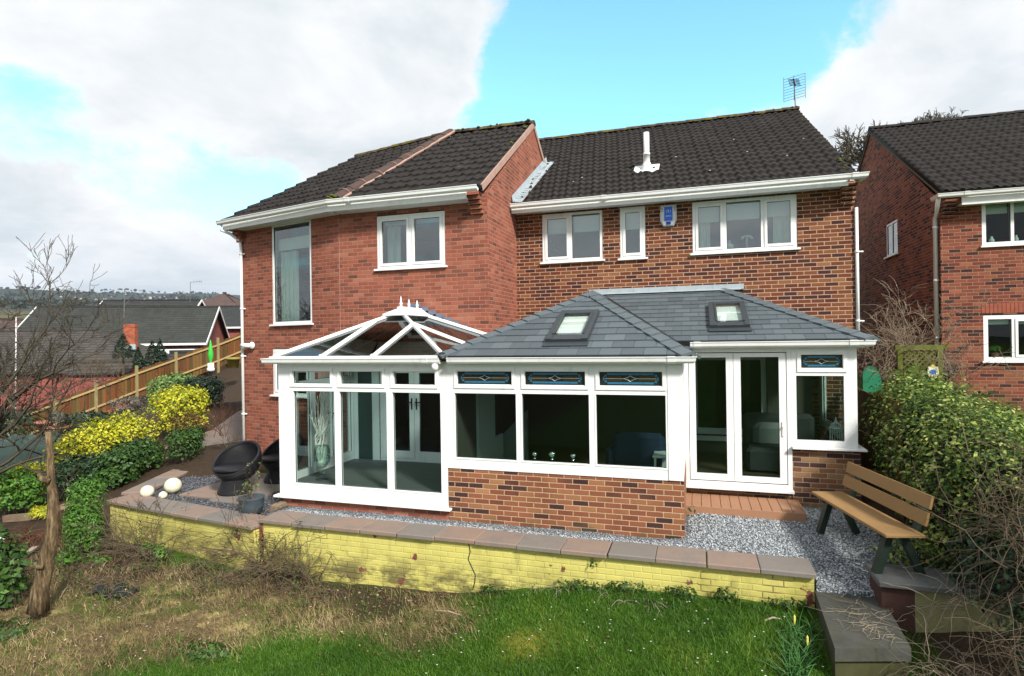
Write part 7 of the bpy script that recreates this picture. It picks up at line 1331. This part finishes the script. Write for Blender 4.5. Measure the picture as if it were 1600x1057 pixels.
for px, py0, py1, d, lab, kind in ((193.5, 512, 468, 39.3, 'thin aerial mast beside the orange chimney', 0), (296, 485, 454, 66, 'aerial mast on the black roofed house', 1)):
    a, b = at(px, py0, d), at(px, py1, d); t = thing('tv_aerial', lab, 'aerial', a); mb = MB(); mb.tube([a, b], .03, 5); obj('mast', mb, METAL, t); mb = MB()
    if kind: mb.tube([b + RT * 0, b + RT * 1.3 + (0, 0, .1)], .025, 5); [mb.tube([b + RT * q + (0, 0, -.25), b + RT * q + (0, 0, .4)], .012, 4) for q in (.4, .7, 1.0, 1.25)]
    else: q = at(px + 17, py1 + 2, d); mb.tube([q, at(px + 2, py1 + 24, d)], .02, 5); [mb.tube([lerp(q, at(px + 2, py1 + 24, d), s) - FW * .3, lerp(q, at(px + 2, py1 + 24, d), s) + FW * .3], .012, 4) for s in (.1, .3, .5)]
    obj('boom', mb, METAL, t)
for px, y0, y1, w, d, l in ((194, 539, 578, 26, 32, 'broad dark cone shaped conifer, leftmost of those beyond the fence'), (218, 560, 590, 15, 31.5, 'smallest dark conifer, second from the left beyond the fence'), (240, 550, 590, 24, 32, 'dark conifer just right of the small one beyond the fence'), (252, 547, 588, 20, 32.6, 'dark conifer, rightmost of the group beyond the fence')):
    b, tp = at(px, y1, d), at(px, y0, d); h = tp[2] - b[2]; rw_ = w / 2 / F_PX * d; t = thing('conifer', l, 'tree', b, 'dark conifers beyond the fence')
    leafcloud('crown', [(b[0], b[1], b[2] + h * f, rw_ * s, rw_ * s, h * .17) for f, s in ((.12, 1), (.3, 1), (.48, .85), (.65, .62), (.8, .38), (.91, .18))], 1500, .07, L_CON, t, up=.6, jit=.08, asp=.35); mb = MB(); mb.tube([b - (0, 0, .8), b + (0, 0, h * .7)], [.07, .03], 6); obj('trunk', mb, BARK, t)
for px, py, d, w, n, l in ((160, 590, 28.5, 34, 14, 'olive bare climber sprawling over the fence in front of the annexe'), (105, 610, 26, 16, 8, 'bare brown bush beyond the fence in front of the nearest bungalow')):
    p = at(px, py, d); t = thing('bare_climber', l, 'shrub', p - (0, 0, 1)); ps = []
    for _ in range(n): branching(p + RT * random.uniform(-1, 1) * w / F_PX * d + (0, 0, -.7), (random.uniform(-.8, .8), random.uniform(-.3, .3), .8), random.uniform(.7, 1.1), .02, 2, ps, (3, 5), .7, 1.0)
    twigmesh('twigs', ps, TWIG, t)
# bare tree at the left edge
tb = cf(-50, 11.5); tb[2] = g1(tb[0], tb[1]); bt_ = thing('bare_tree', 'bare leafless tree reaching in from the left edge', 'tree', tb); ps = []; trunk = curve(tb, (.05, 0, 1), 2.7, 6, .05); tr_ = [(trunk, np.linspace(.13, .10, 6))]
random.seed(5); 
for i in range(12):
    i_ = random.randint(2, 5); branching(trunk[i_], RT * random.uniform(-.4, 1.3) + FW * random.uniform(-.7, .7) + np.array((0, 0, random.uniform(.15, 1.3))), random.uniform(1.15, 1.7), .05, 4, ps, (3, 4), .70, .75, .14, .10, .005)
twigmesh('trunk', tr_, BARK, bt_, 8); twigmesh('branches', ps, BARK, bt_, 3)
for px, py, d, h, l in ((1360, 205, 46, 5.0, 'bare tree crown showing in the gap above the right roof verge, leftmost of three'), (1440, 180, 48, 4.6, 'bare tree crown above the neighbour roof ridge, middle of three'), (1497, 182, 47, 3.8, 'bare tree crown above the neighbour roof ridge, rightmost of three')):
    p = at(px, py, d); g_ = g1(p[0], p[1]); t = thing('bare_tree', l, 'tree', (p[0], p[1], g_), 'bare trees behind the houses'); b = np.array((p[0], p[1], g_)); top = p[2] - h * .42; ps = []; twigmesh('trunk', [(np.stack([b, (b * .5 + np.array((p[0], p[1], top)) * .5) + (.2, 0, 0), np.array((p[0], p[1], top))]), np.array((.4, .3, .2)))], BARK, t, 7)
    for i in range(11): branching(np.array((p[0], p[1], top - random.uniform(0, 1.5))), RT * random.uniform(-1, 1) + FW * random.uniform(-.7, .7) + np.array((0, 0, random.uniform(.35, 1.3))), h * random.uniform(.36, .5), .10, 4, ps, (3, 5), .68, .75, .12, .1, .022)
    twigmesh('branches', ps, BARK, t, 3)
# potted twig shrub
t = bpy.data.objects['plant_pot']; ps = []
for _ in range(7): branching(np.array((-6.98, 7.72, .13)) + RNG.normal(0, .03, 3) * (1, 1, 0), (random.uniform(-.7, .7), random.uniform(-.7, .3), 1.1), random.uniform(.25, .42), .006, 2, ps, (2, 3), .6, .6)
twigmesh('twigs', ps, TWIG, t); leafcloud('leaves', [(q[0][4][0], q[0][4][1], q[0][4][2], .05, .05, .05) for q in ps[::2]], 130, .02, L_SAGE, t)
# ------------------------------------------------------------------ the air
hz = MB(); hz.box(-6400, 6400, -3900, 6400, -160, 600); ho = obj('haze', hz, None); tag(ho, kind='stuff')
m = bpy.data.materials.new('haze_air'); m.use_nodes = True; k = NT(m.node_tree); v = k.n('VolumePrincipled'); v.inputs['Color'].default_value = (.62, .76, 1.0, 1); v.inputs['Density'].default_value = 0.00006; v.inputs['Anisotropy'].default_value = 0.2
o_ = k.n('OutputMaterial'); k.t.links.new(v.outputs[0], o_.inputs['Volume']); ho.data.materials.append(m)
